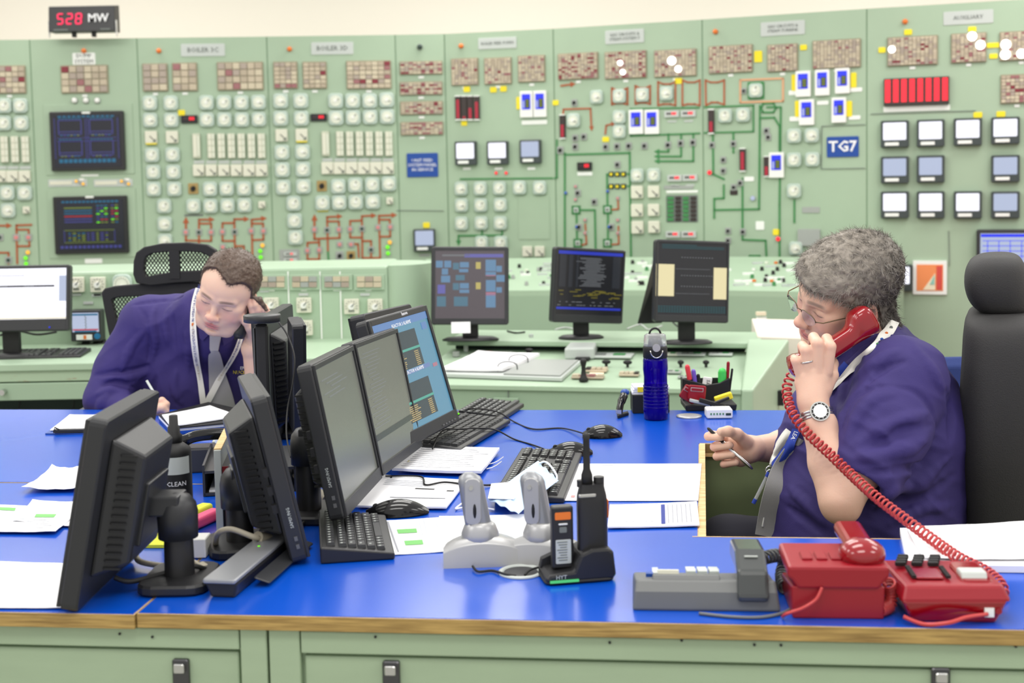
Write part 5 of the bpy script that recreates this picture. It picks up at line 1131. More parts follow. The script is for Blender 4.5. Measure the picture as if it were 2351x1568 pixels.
# red phone without handset
a, b, w = frame_at(2082, 2300, 1428)
root = thing('desk_telephone', 'red telephone with empty handset cradle at the right end of the desk edge', 'telephone', (a + b) / 2, math.atan2((b - a).y, (b - a).x))
mb = MB(); mb.hexa([(-w * .44, 0, .0), (w * .44, 0, .0), (w * .5, .15, 0), (-w * .5, .15, 0)], [(-w * .56, -.01, .036), (w * .56, -.004, .036), (w * .58, .17, .024), (-w * .58, .17, .024)], 'phone_red_gloss'); part('base_tray', mb, root, bevel=.004)
mb = MB(); mb.hexa([(-w * .57, -.010, .034), (w * .60, -.004, .034), (w * .60, .17, .022), (-w * .60, .17, .022)], [(-w * .52, .004, .056), (w * .54, .01, .056), (w * .52, .16, .050), (-w * .57, .16, .050)], 'phone_red'); part('top_shell', mb, root, bevel=.005)
mb = MB(); mb.rbox((w * .3, .075, .055), (w * .32, .10, .006), 'phone_red_gloss', r=.01); part('cradle_well', mb, root)
mb = MB(); mb.prism([(.035, .056), (.075, .056), (.07, .066), (.042, .067)], w * .14, w * .42, 'label_plate', ax=0); part('clear_hook', mb, root, bevel=.003)
mb = MB(); mb.rbox((-w * .2, .06, .0575), (w * .3, .05, .003), 'phone_red_gloss', r=.003); part('index_window', mb, root)
for sx in (-.37, .0):
    for k in range(7): mb = MB(); mb.box((w * sx, .038 + k * .008, .060), (w * .05, .004, .005), 'rubber_black'); part('side_key', mb, root)
for k in range(3):
    for j in range(4): mb = MB(); mb.rbox((-w * (.42 - .18 * k) + .004 * j, .105 + j * .013, .060), (w * .12, .008, .007), 'rubber_black', r=.002); part('key', mb, root)
mb = MB(); mb.box((w * .36, -.004, .018), (.014, .004, .014), 'label_white'); mb2 = MB(); mb2.cyl((w * .46, .002, .02), (w * .46, -.005, .02), .005, 'phone_red', n=14); part('socket', mb, root); part('screw_hole', mb2, root)
mb = MB(); mb.tube(smoothpath([(w * .34, -.006, .016), (w * .1, -.016, .014), (-w * .1, -.024, .008), (-w * .35, -.02, .004), (-w * .55, -.01, .012)], 8), .0034, 'cord_red', n=6); part('lead', mb, root)
# the handset held by the man and its long coiled cord
hA, hB = P3(1998, 741, 2.80), P3(1832, 850, 2.76)
hd = (hB - hA).normalized(); hn = Vector((0, -1, 0)); hn = (hn - hd * hn.dot(hd)).normalized(); hs = hd.cross(hn)
if hs.z < 0: hs = -hs
HL = (hB - hA).length + .03
R = Matrix((hd, hn, hs)).transposed()
root = thing('telephone_handset', 'glossy red telephone handset held to the ear of the grey haired man', 'handset', hA - hd * .015, R=R)
# local: x along, y towards the camera, z up-left side (outer back of the handset)
mb = MB(); prof = []
N_ = 30
for i in range(N_ + 1):
    t = i / N_; x = HL * t
    e = min(t, 1 - t)
    endf = min(1, (e / .06)) ** .5 if e < .06 else 1
    head = math.exp(-((t - .10) / .15) ** 4) ; tail = math.exp(-((t - .92) / .12) ** 4)
    half_w = (.0235 + .008 * head + .007 * tail) * max(.25, endf)
    half_h = (.0195 + .0125 * head + .008 * tail) * max(.3, endf)
    cz0 = .011 * head + .006 * tail
    ring = []
    for k in range(20):
        a = 2 * math.pi * k / 20; ca, sa = math.cos(a), math.sin(a); n4 = (abs(ca) ** 5 + abs(sa) ** 5) ** (-1 / 5)
        ring.append(Vector((x, ca * n4 * half_w, cz0 + sa * n4 * half_h)))
    prof.append(ring + [ring[0]])
mb.grid([r[::-1] for r in prof], 'phone_red_gloss'); mb.add(prof[0][:-1], [tuple(range(20))], 'phone_red_gloss'); mb.add(prof[-1][:-1], [tuple(range(19, -1, -1))], 'phone_red_gloss')
HS = part('body', mb, root)
coil([P3(1816, 862, 2.755), P3(1806, 895, 2.74), P3(1818, 945, 2.70), P3(1850, 990, 2.66), P3(1905, 1042, 2.60), P3(1955, 1090, 2.54), P3(2010, 1140, 2.46), P3(2075, 1190, 2.38), P3(2140, 1238, 2.3), P3(2200, 1280, 2.22), P3(2262, 1312, 2.15), P3(2298, 1345, 2.09), P3(2300, 1375, 2.06)], .0092, .0024, 66, 'cord_red', 'long red coiled cord stretched from the handset to the desk')
# ------------------------------------------------------------------ silver cradles, radio, charger
mat('silver_grey', (150, 152, 156), .3, metal=.3)
def cradle(px, py, label, rz, full=True):
    c = dk(px, py); root = thing('handset_cradle', label, 'charging stand', c, rz)
    mb = MB(); P = []
    for i in range(13):
        t = i / 12; x = -.072 + .144 * t; h = .052 * (math.sin(math.pi * (.10 + .80 * t)) ** .38)
        y0, y1 = -.03, .035
        P.append([Vector((x, y0 - .004, 0)), Vector((x, y0, h * .8)), Vector((x, y0 + .012, h)), Vector((x * .9, y1 - .01, h * .95)), Vector((x * .9, y1, h * .6)), Vector((x * .9, y1 + .004, 0))])
    mb.grid(P[::-1], 'silver_plastic'); mb.add([p for p in P[0]], [tuple(range(6))], 'silver_grey'); mb.add([p for p in P[-1]], [tuple(range(5, -1, -1))], 'silver_grey'); part('base', mb, root, bevel=.002)
    mb = MB(); mb.lathe([(.036, .03), (.034, .055), (.028, .07), (.022, .075)], 'silver_plastic', c=(-.005, 0, 0), n=20, sy=.8); part('socket', mb, root)
    mb = MB(); P = []
    for i in range(15):
        t = i / 14; z = .05 + .115 * t; cx = -.005 - .018 * t; hw = .0245 * (1 - .10 * t) * (1 if t < .85 else math.sqrt(max(0, 1 - ((t - .85) / .16) ** 2))); hd_ = .014 * (1 if t < .85 else math.sqrt(max(.02, 1 - ((t - .85) / .16) ** 2)))
        P.append([Vector((cx + math.cos(a) * hw * (abs(math.cos(a)) ** 3 + abs(math.sin(a)) ** 3) ** (-1 / 3), math.sin(a) * hd_ * (abs(math.cos(a)) ** 3 + abs(math.sin(a)) ** 3) ** (-1 / 3), z)) for a in [2 * math.pi * k / 18 for k in range(19)]])
    mb.grid(P[::-1], 'silver_grey'); mb.add(P[-1][:-1], [tuple(range(18))], 'silver_grey'); part('handset', mb, root)
    mb = MB(); mb.rbox((-.017, -.0145, .115), (.030, .004, .085), 'silver_plastic', r=.012, face='y', R=None); part('clip', mb, root)
    mb = MB(); mb.sphere((-.014, -.0165, .098), .004, 'rubber_black', n=10, sc=(.8, .4, 3.4)); part('slot', mb, root)
    mb = MB(); mb.cyl((-.02, -.016, .14), (-.02, -.0185, .14), .004, 'silver_metal', n=12); part('rivet', mb, root)
    return root
cradle(1110, 1290, 'silver handset cradle with arched base left of the two way radio', .04)
cradle(1250, 1292, 'silver handset cradle half hidden behind the radio charger', -.35)
mb = MB(); c = dk(1196, 1315); mb.lathe([(.040, 0), (.040, .003), (.036, .005), (.031, .003), (.031, .001)], 'label_plate', c=c, n=32); o = solo('cable_grommet', mb, 'round grey cable grommet between silver cradle and radio charger', 'grommet')
mb = MB(); mb.cyl(c + Vector((0, 0, .0012)) - Vector(o.location), c + Vector((0, 0, .0022)) - Vector(o.location), .030, 'dark_grey_plastic', n=28); part('hole_insert', mb, o)
cable([(1085, 1300, .006), (1098, 1312, .004), (1130, 1310), (1160, 1318, .006), (1185, 1322, .004)], 'thin black lead from the silver cradle into the grommet')
cable([(1262, 1302, .01), (1235, 1303, .01), (1215, 1310, .008), (1205, 1320, .004)], 'thin black lead from the radio charger into the grommet')
c = dk(1326, 1328); root = thing('radio_charger', 'black radio charger with green lit edge standing behind the desk front', 'charger', c, .18)
mb = MB(); mb.prism([(-.062, .004), (.058, .004), (.062, .012), (.058, .05), (.05, .058), (.02, .058), (.0, .05), (-.012, .022), (-.054, .018), (-.06, .012)], -.03, .045, 'black_plastic', ax=1); part('cradle_body', mb, root, bevel=.005)
mb = MB(); mb.prism([(-.05, .016), (-.012, .02), (.0, .05), (-.0, .052), (-.046, .034), (-.056, .03), (-.06, .014)], .03, .045, 'black_plastic', ax=1); part('rear_wall', mb, root, bevel=.003)
mb = MB(); mb.rbox((-.002, .0075, .004), (.122, .078, .006), 'rubber_black', r=.012); part('foot_plate', mb, root)
emat('rim_green', (90, 220, 130), .8)
mb = MB(); mb.box((-.03, -.032, .007), (.05, .003, .004), 'rim_green'); mb2 = MB(); mb2.box((.061, -.0, .009), (.003, .04, .004), 'rim_green'); part('green_light_strip', mb, root); part('green_light_strip', mb2, root)
mb = MB(); mb.text('HYT', .01, 'label_plate', Matrix.Translation((-.035, -.031, .0135)) @ Matrix.Rotation(math.pi / 2, 4, 'X'), .0006); part('lettering', mb, root)
cc = c
root = thing('radio_battery', 'black radio battery with orange label in the front slot of the charger', 'battery', cc + Vector((-.026, .0, .021)), .18)
mb = MB(); mb.rbox((0, 0, .054), (.038, .022, .108), 'black_plastic', r=.005, face='z'); part('case', mb, root, bevel=.001)
for nm, z, w_, h_, m in (('orange_label', .092, .028, .013, 'lamp_orange'), ('white_mark', .078, .016, .003, 'label_white'), ('contact_pad', .068, .013, .01, 'text_grey'), ('rating_label', .03, .027, .042, 'label_plate')):
    mb = MB(); mb.rbox((0, -.0115, z), (w_, .001, h_), m, r=.002, ch=.0003, face='y'); g = part(nm, mb, root)
    if nm == 'rating_label':
        l = MB(); [l.box((-.002 + .001 * (k % 3), -.0124, z + .017 - k * .0045), (.018 - .003 * (k % 3), .0008, .0014), 'text_grey') for k in range(8)]; part('fine_print', l, g, kind='stuff')
root = thing('two_way_radio', 'black two way radio with tall antenna standing in the charger', 'radio', cc + Vector((.027, .008, .05)), .18)
mb = MB(); P = []
for i in range(13):
    t = i / 12; z = -.01 + .125 * t; hw = .026 * (1 if t < .8 else 1 - .22 * ((t - .8) / .2)); hd_ = .017 * (1 if t < .9 else .85); P.append([Vector((math.cos(a) * hw * (abs(math.cos(a)) ** 4 + abs(math.sin(a)) ** 4) ** (-.25), math.sin(a) * hd_ * (abs(math.cos(a)) ** 4 + abs(math.sin(a)) ** 4) ** (-.25), z)) for a in [2 * math.pi * k / 20 for k in range(21)]])
mb.grid(P[::-1], 'black_plastic'); mb.add(P[-1][:-1], [tuple(range(20))], 'black_plastic'); mb.add(P[0][:-1], [tuple(range(19, -1, -1))], 'black_plastic'); part('body', mb, root)
mb = MB(); mb.lathe([(.0105, .112), (.010, .13), (.0065, .14), (.0058, .19), (.0062, .20), (.003, .203)], 'rubber_black', c=(-.008, 0, 0), n=14); part('antenna', mb, root)
for x, h in ((.013, .014), (-.02, .01)): mb = MB(); mb.cyl((x, 0, .11), (x, 0, .112 + h), .0095 if x > 0 else .006, 'black_plastic', n=16); part('control_knob', mb, root)
mb = MB(); mb.rbox((-.012, -.0185, .098), (.03, .004, .006), 'silver_metal', r=.002, face='y'); part('belt_clip_bar', mb, root)
mb = MB(); mb.rbox((.0265, .0, .07), (.003, .016, .034), 'lamp_orange', r=.004, face='x'); mb2 = MB(); mb2.rbox((.0282, .0, .07), (.002, .011, .028), 'rubber_black', r=.003, face='x'); g = part('talk_button_rim', mb, root); part('talk_button', mb2, g)
# ------------------------------------------------------------------ face mask
mat('mask_blue', (190, 214, 240), .85, sss=.0); mat('mask_white', (236, 238, 244), .85)
c = dk(1185, 1158); root = thing('face_mask', 'crumpled pale blue surgical face mask lying on the desk by the keyboard', 'mask', c)
C4m = [P3(1234, 1056, 2.90), P3(1282, 1100, 2.82), P3(1190, 1176, 2.60), P3(1120, 1142, 2.70)]
mb = MB(); P = []
for i in range(17):
    row = []
    for j in range(17):
        u, v = i / 16, j / 16; p = quad_uv(C4m, u, v); bul = math.sin(math.pi * u) * math.sin(math.pi * v)
        p = p + Vector((-.01 * bul, -.01, .016 * bul + .0028 * math.sin(u * 19 + v * 3) * (1 - .3 * v))); p.z = max(p.z, ZD + .004); row.append(p)
    P.append(row)
mb.grid(P, 'mask_blue', two=.0015); part('pleated_cloth', mb, root, world=True)
mb = MB(); C5 = [P3(1128, 1114, 2.80), P3(1212, 1108, 2.78), P3(1180, 1150, 2.65), P3(1120, 1148, 2.68)]
P = [[quad_uv(C5, i / 10, j / 10) + Vector((0, 0, .012 * math.sin(math.pi * i / 10) * math.sin(math.pi * j / 10) + .004)) for j in range(11)] for i in range(11)]
for r in P:
    for p in r: p.z = max(p.z, ZD + .003)
mb.grid(P, 'mask_white', two=.001); part('white_lining', mb, root, world=True)
mb = MB(); mb.tube(smoothpath([P3(1236, 1064, 2.88), P3(1252, 1060, 2.86), P3(1266, 1072, 2.84), P3(1278, 1092, 2.82), P3(1276, 1108, 2.82), P3(1270, 1094, 2.83), P3(1255, 1092, 2.84)], 6), .0022, 'mask_white', n=6); part('ear_loop', mb, root, world=True)
mb = MB(); mb.tube(smoothpath([dk(1090, 1138, .006), dk(1062, 1155, .004), dk(1046, 1168, .004), dk(1060, 1166, .004), dk(1085, 1163, .004), dk(1135, 1170, .006)], 6), .0022, 'mask_white', n=6); part('ear_loop', mb, root, world=True)
# ------------------------------------------------------------------ things at the back of the desk
m = mat('bottle_blue', (22, 0, 150), .08, trans=.55); m.node_tree.nodes['Principled BSDF'].inputs['IOR'].default_value = 1.25
mat('bottle_liquid', (30, 4, 190), .1); mat('clear_plastic', (225, 228, 228), .1, trans=.7); MATS['clear_plastic'].node_tree.nodes['Principled BSDF'].inputs['IOR'].default_value = 1.2
c = dk(1506, 962); s = c.y / FPX; root = thing('water_bottle', 'translucent deep blue water bottle with flip lid at the back of the desk', 'bottle', c)
mb = MB(); rr = 29 * s; mb.lathe([(rr * .86, 0), (rr * .96, .004), (rr, .03), (rr * 1.0, 60 * s), (rr * .94, 85 * s), (rr * .93, 100 * s), (rr * 1.0, 118 * s), (rr * .98, 138 * s), (rr * .9, 146 * s)], 'bottle_blue', n=40); part('body', mb, root)
mb = MB(); mb.lathe([(rr * .84, .003), (rr * .94, .02), (rr * .95, 58 * s), (rr * .91, 72 * s), (rr * .1, 73 * s)], 'bottle_liquid', n=32); part('liquid', mb, root)
for k in range(7): mb = MB(); z = (30 + 8 * k) * s; mb.lathe([(rr * 1.0, z - .002), (rr * 1.02, z), (rr * 1.0, z + .002)], 'bottle_blue', n=32); part('grip_ring', mb, root)
mb = MB(); mb.lathe([(rr * .9, 143 * s), (rr * .97, 145 * s), (rr * .97, 168 * s), (rr * .9, 172 * s)], 'rubber_black', n=32); part('collar', mb, root)
mb = MB(); mb.lathe([(rr * .9, 171 * s), (rr * .92, 174 * s), (rr * .86, 196 * s), (rr * .7, 199 * s), (rr * .3, 200 * s)], 'clear_plastic', n=32); part('lid', mb, root)
mb = MB(); mb.lathe([(rr * .5, 170 * s), (rr * .42, 192 * s), (rr * .2, 193 * s)], 'rubber_black', n=20); part('spout', mb, root)
mb = MB(); mb.tube([(math.cos(a) * 13 * s, 0, (197 + 15 * math.sin(a)) * s) for a in [math.pi * k / 10 for k in range(11)]], .003, 'rubber_black', n=8); part('carry_loop', mb, root)
mb = MB(); mb.cyl((0, -rr * .9, 170 * s), (0, -rr * 1.02, 170 * s), 9 * s, 'silver_plastic', n=20); part('release_button', mb, root)
mb = MB(); mb.tube([(math.cos(a) * 14 * s, -rr * 1.03, (164 + 17 * math.sin(a)) * s) for a in [math.pi + math.pi * k / 10 for k in range(11)]], .0018, 'silver_metal', n=8); part('wire_bail', mb, root)
c = dk(1430, 955); s = c.y / FPX; root = thing('stapler', 'black and blue stapler standing left of the blue water bottle', 'stapler', c, 0)
mb = MB(); mb.prism([(-.03, 0), (.03, 0), (.03, .008), (-.03, .01)], -.018, .014, 'rubber_black', ax=1); mb.v = [(x * .6 + y * .0, y + x * .9, z) for x, y, z in mb.v]; part('base', mb, root, bevel=.002)
mb = MB(); mb.tube(smoothpath([(-.012, -.015, .012), (-.006, .0, .034), (.004, .02, .052), (.013, .045, .060)], 6), [.010] * 8 + [.012] * 6 + [.0095] * 5, 'gloss_black', n=12); part('handle', mb, root)
mb = MB(); mb.sphere((.010, .035, .063), .012, 'scr_blue' if 0 else 'sign_blue', n=14, sc=(1.1, 1.2, .8)); part('blue_cap', mb, root)
mb = MB(); mb.box((-.014, -.02, .016), (.016, .01, .012), 'silver_metal'); part('steel_head', mb, root)
c = dk(1497, 952); s = c.y / FPX; root = thing('note_holder', 'black cube note holder filled with white cards behind the water bottle', 'note holder', c + Vector((0, .06, 0)))
mb = MB(); mb.rbox((0, 0, 22 * s), (86 * s, .08, 44 * s), 'rubber_black', r=.004); part('box', mb, root)
for k in range(3): mb = MB(); mb.box((.002 * (k - 1), .0, (47 + 6 * k) * s), (82 * s, .07, 5.5 * s), 'paper', R=Matrix.Rotation(.03 * (k - 1), 3, 'Z')); part('card_bundle', mb, root)
mb = MB(); mb.box((-24 * s, -.036, 56 * s), (14 * s, .002, 12 * s), 'yellow_tag'); part('yellow_mark', mb, root)
# pen organiser
c = dk(1632, 942); s = c.y / FPX; root = thing('pen_organiser', 'black plastic pen organiser tray near the right back of the desk', 'organiser', c + Vector((0, .05, 0)))
mb = MB(); mb.prism([(-58 * s, 0), (58 * s, 0), (60 * s, 14 * s), (-60 * s, 14 * s)], -.06, .06, 'rubber_black', ax=1); part('tray', mb, root, bevel=.003)
mb = MB(); mb.prism([(-56 * s, 12 * s), (52 * s, 12 * s), (54 * s, 66 * s), (30 * s, 54 * s), (0, 50 * s), (-56 * s, 66 * s)], .02, .03, 'rubber_black', ax=1); part('front_divider', mb, root, bevel=.002)
mb = MB(); mb.prism([(-56 * s, 12 * s), (52 * s, 12 * s), (54 * s, 62 * s), (-56 * s, 62 * s)], .06, .066, 'rubber_black', ax=1); part('rear_wall', mb, root, bevel=.002)
for sx in (-56, 52): mb = MB(); mb.box((sx * s, .045, 38 * s), (.004, .045, 54 * s), 'rubber_black'); part('side_wall', mb, root)
cO = c
mat('pen_red', (214, 60, 70), .4); mat('pen_violet', (110, 84, 190), .4); mat('pen_green', (70, 200, 90), .4)
for k, (px, top, w_, m, lab, cat) in enumerate(((1578, 842, 11, 'pen_red', 'pinkish red capped marker standing in the pen organiser', 'marker'), (1592, 852, 10, 'pen_violet', 'violet capped marker standing in the pen organiser', 'marker'), (1603, 862, 8, 'rubber_black', 'short black marker standing in the pen organiser', 'marker'),
                                            (1658, 853, 18, 'pen_green', 'green highlighter standing in the pen organiser', 'highlighter'), (1672, 833, 7, 'phone_red', 'tall slim red pen at the right of the pen organiser', 'pen'), (1681, 848, 5, 'text_black', 'thin black pen leaning at the right end of the pen organiser', 'pen'))):
    Y = cO.y + .09; t_ = ony(px, top, Y); b_ = Vector((t_.x - .006 * (k - 3), Y, ZD + .015)); mb = MB(); r0 = w_ * Y / FPX / 2
    mid = b_.lerp(t_, .62)
    mb.cyl(b_, mid, r0, 'rubber_black' if k in (0, 1, 2) else m, n=12); mb.cyl(mid, t_, r0 * 1.08, m, n=12)
    mb.sphere(t_, r0 * 1.0, m, n=10); solo(('marker', 'marker', 'marker', 'highlighter', 'pen', 'pen')[k], mb, lab, cat)
root = thing('key_tag', 'white keys tag with black lettering standing in the pen organiser', 'key tag', ony(1623, 885, cO.y + .085))
mb = MB(); mb.rbox((0, 0, .004), (22 * s, .004, 34 * s), 'white_plastic', r=.004, face='y', R=Matrix.Rotation(.15, 3, 'Y')); part('tag', mb, root)
mb = MB(); mb.text('KEYS', .014, 'text_black', Matrix.Translation((0.003, -.0028, .002)) @ Matrix.Rotation(.15, 4, 'Y') @ Matrix.Rotation(math.pi / 2, 4, 'X') @ Matrix.Rotation(math.pi / 2, 4, 'Z'), .0006); part('lettering', mb, root)
for k, (px, py, an, w_, h_) in enumerate(((1583, 905, .55, .05, .044), (1600, 902, .1, .052, .045))):
    p = ony(px, py, cO.y + .0 - .015 * k); R = Matrix.Rotation(an, 3, 'Y'); root = thing('red_lockout_tag', ('red plastic tag tilted to the left on the pen organiser', 'upright red plastic tag with white print leaning on the pen organiser')[k], 'tag', p)
    mb = MB(); mb.rbox((0, 0, 0), (w_, .006, h_), 'phone_red', r=.006, face='y', R=R); part('plate', mb, root)
    mb = MB(); mb.box((0, -.0035, .010), (w_ * .7, .001, .011), 'label_plate', R=R); mb2 = MB(); mb2.box((0, -.0045, .010), (w_ * .64, .001, .008), 'phone_red', R=R); g = part('printed_frame', mb, root); part('frame_inner', mb2, g)
p = ony(1661, 913, cO.y - .02); mb = MB(); mb.rbox((p.x, p.y, p.z), (.052, .02, .02), 'yellow_tag', r=.004, face='y', R=Matrix.Rotation(-.3, 3, 'Y')); solo('yellow_pack', mb, 'small crumpled yellow packet on the right of the pen organiser', 'packet', bevel=.002)
p = ony(1612, 925, cO.y - .03); mb = MB(); mb.box((p.x, p.y, p.z), (.075, .012, .009), 'label_plate', R=Matrix.Rotation(.25, 3, 'Y')); solo('steel_punch', mb, 'pale metal tool lying across the front of the organiser', 'tool', bevel=.002)
p = ony(1636, 925, cO.y - .045); mb = MB(); mb.box((p.x, p.y, p.z - .002), (.08, .014, .012), 'rubber_black', R=Matrix.Rotation(.3, 3, 'Y')); mb.box((p.x + .02, p.y, p.z + .004), (.06, .012, .008), 'rubber_black', R=Matrix.Rotation(-.35, 3, 'Y')); solo('black_tool', mb, 'black folding hand tool lying on the front of the organiser', 'tool', bevel=.002)
c = dk(1651, 960); s = c.y / FPX; root = thing('white_remote', 'small white box with green buttons in front of the pen organiser', 'device', c, -.02)
mb = MB(); mb.rbox((0, .012, 12 * s), (60 * s, .05, 22 * s), 'white_plastic', r=.005, face='y'); part('case', mb, root)
for k in range(5): mb = MB(); mb.box(((-20 + 7 * k) * s, -.0135, 12 * s), (3 * s, .002, 4 * s), 'line_green'); part('button', mb, root)
mb = MB(); mb.box((20 * s, -.0135, 11 * s), (12 * s, .002, 5 * s), 'dot_dark'); part('button', mb, root)
mb = MB(); mb.lathe([(.036, 0), (.036, .004), (.028, .005)], 'silver_plastic', c=dk(1582, 957), n=28); solo('metal_disc', mb, 'thin round silver disc beside the white box', 'disc')
# ------------------------------------------------------------------ clutter between the monitors
c = dk(408, 1228); s = c.y / FPX; root = thing('cleaner_bottle', 'black cleaner spray bottle with label behind the leftmost monitor', 'bottle', c)
mb = MB(); rr = 38 * s; mb.lathe([(rr * .92, 0), (rr, .006), (rr, 195 * s), (rr * .96, 205 * s), (rr * .4, 222 * s)], 'rubber_black', n=32); part('body', mb, root)
mb = MB(); mb.lathe([(rr * .5, 215 * s), (rr * .5, 235 * s), (rr * .38, 240 * s), (rr * .36, 256 * s), (rr * .28, 258 * s), (rr * .26, 282 * s), (rr * .2, 283 * s)], 'rubber_black', n=24); part('nozzle', mb, root)
def band(z0, z1, m, r=1.01, a0=200, a1=340, nm='label'):
    mb = MB(); P = [[Vector((math.cos(math.radians(a)) * rr * r, math.sin(math.radians(a)) * rr * r, z)) for z in (z0, z1)] for a in np.linspace(a0, a1, 16)]; mb.grid(P, m); return part(nm, mb, root)
band(150 * s, 190 * s, 'label_plate'); 
def curved_text(st, size, zc, m, a_mid=270):
    vs, fs = text_mesh(st, size); mb = MB(); V = [Vector((math.cos(math.radians(a_mid) + x / rr) * rr * (1.015 + z * .01), math.sin(math.radians(a_mid) + x / rr) * rr * (1.015 + z * .01), zc + y)) for x, y, z in vs]; mb.add(V, fs, m); part('lettering', mb, root)
curved_text('BIOCLEAN', .0125, 128 * s, 'text_white'); curved_text('Screen Cleaner', .009, 110 * s, 'text_white'); curved_text('Cleaning spray', .006, 98 * s, 'text_white')
mat('note_yellow', (226, 232, 60), .7); mat('hi_pink', (238, 80, 130), .5)
c4 = [dk(348, 1212), dk(388, 1212), dk(388, 1258), dk(330, 1258)]
mb = MB(); b4 = [c4[3], c4[2], c4[1], c4[0]]; mb.hexa(b4, [v + Vector((0, 0, .006)) for v in b4], 'note_yellow'); solo('sticky_notes', mb, 'pad of bright yellow sticky notes under the leftmost monitor', 'notes')
for k, (px, py, m, lab) in enumerate(((470, 1190, 'hi_pink', 'pink highlighter lying beside the upright book'), (462, 1172, 'note_yellow', 'yellow highlighter end behind the pink one'))):
    p = dk(px, py, .012); mb = MB(); mb.rbox(p, (.028, .09 if k == 0 else .05, .022), m, r=.006, face='y', R=Matrix.Rotation(-.35, 3, 'Z')); solo('highlighter', mb, lab, 'highlighter', bevel=.002)
p = dk(458, 1275); mb = MB(); mb.rbox(p + Vector((0, 0, .019)), (.035, .045, .036), 'white_plastic', r=.003); solo('white_box', mb, 'small white cardboard box between monitor posts', 'box')
# upright books
for k, (px, pyb, w_, h_, m, lab) in enumerate(((490, 1222, .014, .145, 'label_plate', 'thin upright folder with pale edge beside the capped post'), (512, 1218, .024, .13, 'rubber_black', 'black upright book with red top and white lettering on its spine'))):
    p = dk(px, pyb); root = thing('upright_folder' if k == 0 else 'upright_book', lab, 'book', p + Vector((0, .11, 0)), .12)
    mb = MB(); mb.box((0, 0, h_ / 2 + (.0 if k else .01)), (w_, .22, h_ + (.0 if k else .02)), m); part('cover', mb, root, bevel=.001)
    if k:
        mb = MB(); mb.box((-.004, -.1105, h_ * .8), (w_ * .5, .002, h_ * .4), 'phone_red'); part('red_band', mb, root)
        mb = MB()
        for j, ch in enumerate('ADMIN'): mb.text(ch, .019, 'text_white', Matrix.Translation((.001, -.1115, h_ * .56 - j * .0165)) @ Matrix.Rotation(math.pi / 2, 4, 'X'), .0006)
        part('lettering', mb, root)
    else: mb = MB(); mb.box((0, 0, h_ + .021), (w_ * 1.05, .21, .003), 'ply_top'); part('top_edge', mb, root)
# speaker bar lying at the foot of the leftmost monitor
a, b = dk(500, 1372), dk(640, 1255); d = (b - a); L = d.length; root = thing('speaker_bar', 'slim bar speaker with silver top lying beside the leftmost monitor foot', 'speaker', (a + b) / 2, math.atan2(d.y, d.x))
mb = MB(); mb.prism([(-.030, 0), (.012, 0), (.024, .026), (-.036, .026)], -L / 2, L / 2, 'black_plastic', ax=0); part('body', mb, root, bevel=.004)
mb = MB(); mb.rbox((0, -.006, .030), (L * 1.06, .058, .008), 'silver_grey', r=.004); part('top_plate', mb, root)
mb = MB(); mb.cyl((L * .12, -.004, .034), (L * .12, -.004, .0348), .0025, 'led_green', n=10); part('status_light', mb, root)
mb = MB(); mb.rbox((.03, -.055, .012), (L * .8, .03, .004), 'dark_grey_plastic', r=.004, R=Matrix.Rotation(.3, 3, 'X')); part('grille_strip', mb, root)
# black desk phone between the monitors
c = dk(492, 1080); root = thing('desk_telephone', 'black office telephone half hidden behind the cleaner bottle', 'telephone', c + Vector((0, .08, 0)), math.radians(188))
mb = MB(); mb.prism([(-.12, 0), (.10, 0), (.10, .06), (.04, .06), (-.12, .015)], -.11, .10, 'dark_grey_plastic', ax=0); part('body', mb, root, bevel=.005)
mb = MB(); mb.tube(smoothpath([(-.10, .085, .062), (-.05, .09, .088), (.05, .09, .088), (.10, .085, .062)], 6), [.020] * 4 + [.014] * 11 + [.020] * 4, 'gloss_black', n=14); part('handset', mb, root)
for k in range(4):
    for j in range(4): mb = MB(); mb.rbox((-.08 + .03 * k, -.09 + .028 * j, .03 + .0078 * j), (.022, .018, .006), 'label_plate' if (k + j) % 3 == 0 else 'mid_grey_plastic', r=.003); part('key', mb, root)
mb = MB(); mb.rbox((-.04, .035, .064), (.10, .04, .006), 'scr_pale', r=.003); part('display', mb, root)
c = dk(505, 1015); mb = MB(); mb.lathe([(.055, 0), (.055, .006), (.045, .009), (.04, .006)], 'white_plastic', c=c + Vector((.0, .08, 0)), n=28, sx=1.4); solo('white_tray', mb, 'oval white dish behind the black office telephone', 'dish')
root = thing('paper_tray', 'low dark stacking tray between the monitors holding papers', 'tray', dk(560, 1130) + Vector((0, .1, 0)), .15)
for z in (.0, .05): mb = MB(); mb.box((0, 0, z + .004), (.2, .24, .006), 'dark_grey_plastic'); part('tray_floor', mb, root)
for sx in (-1, 1): mb = MB(); mb.box((sx * .1, 0, .035), (.005, .24, .07), 'dark_grey_plastic'); part('tray_side', mb, root)
mb = MB(); mb.box((0, 0, .009), (.18, .22, .004), 'paper'); part('paper_pile', mb, root)
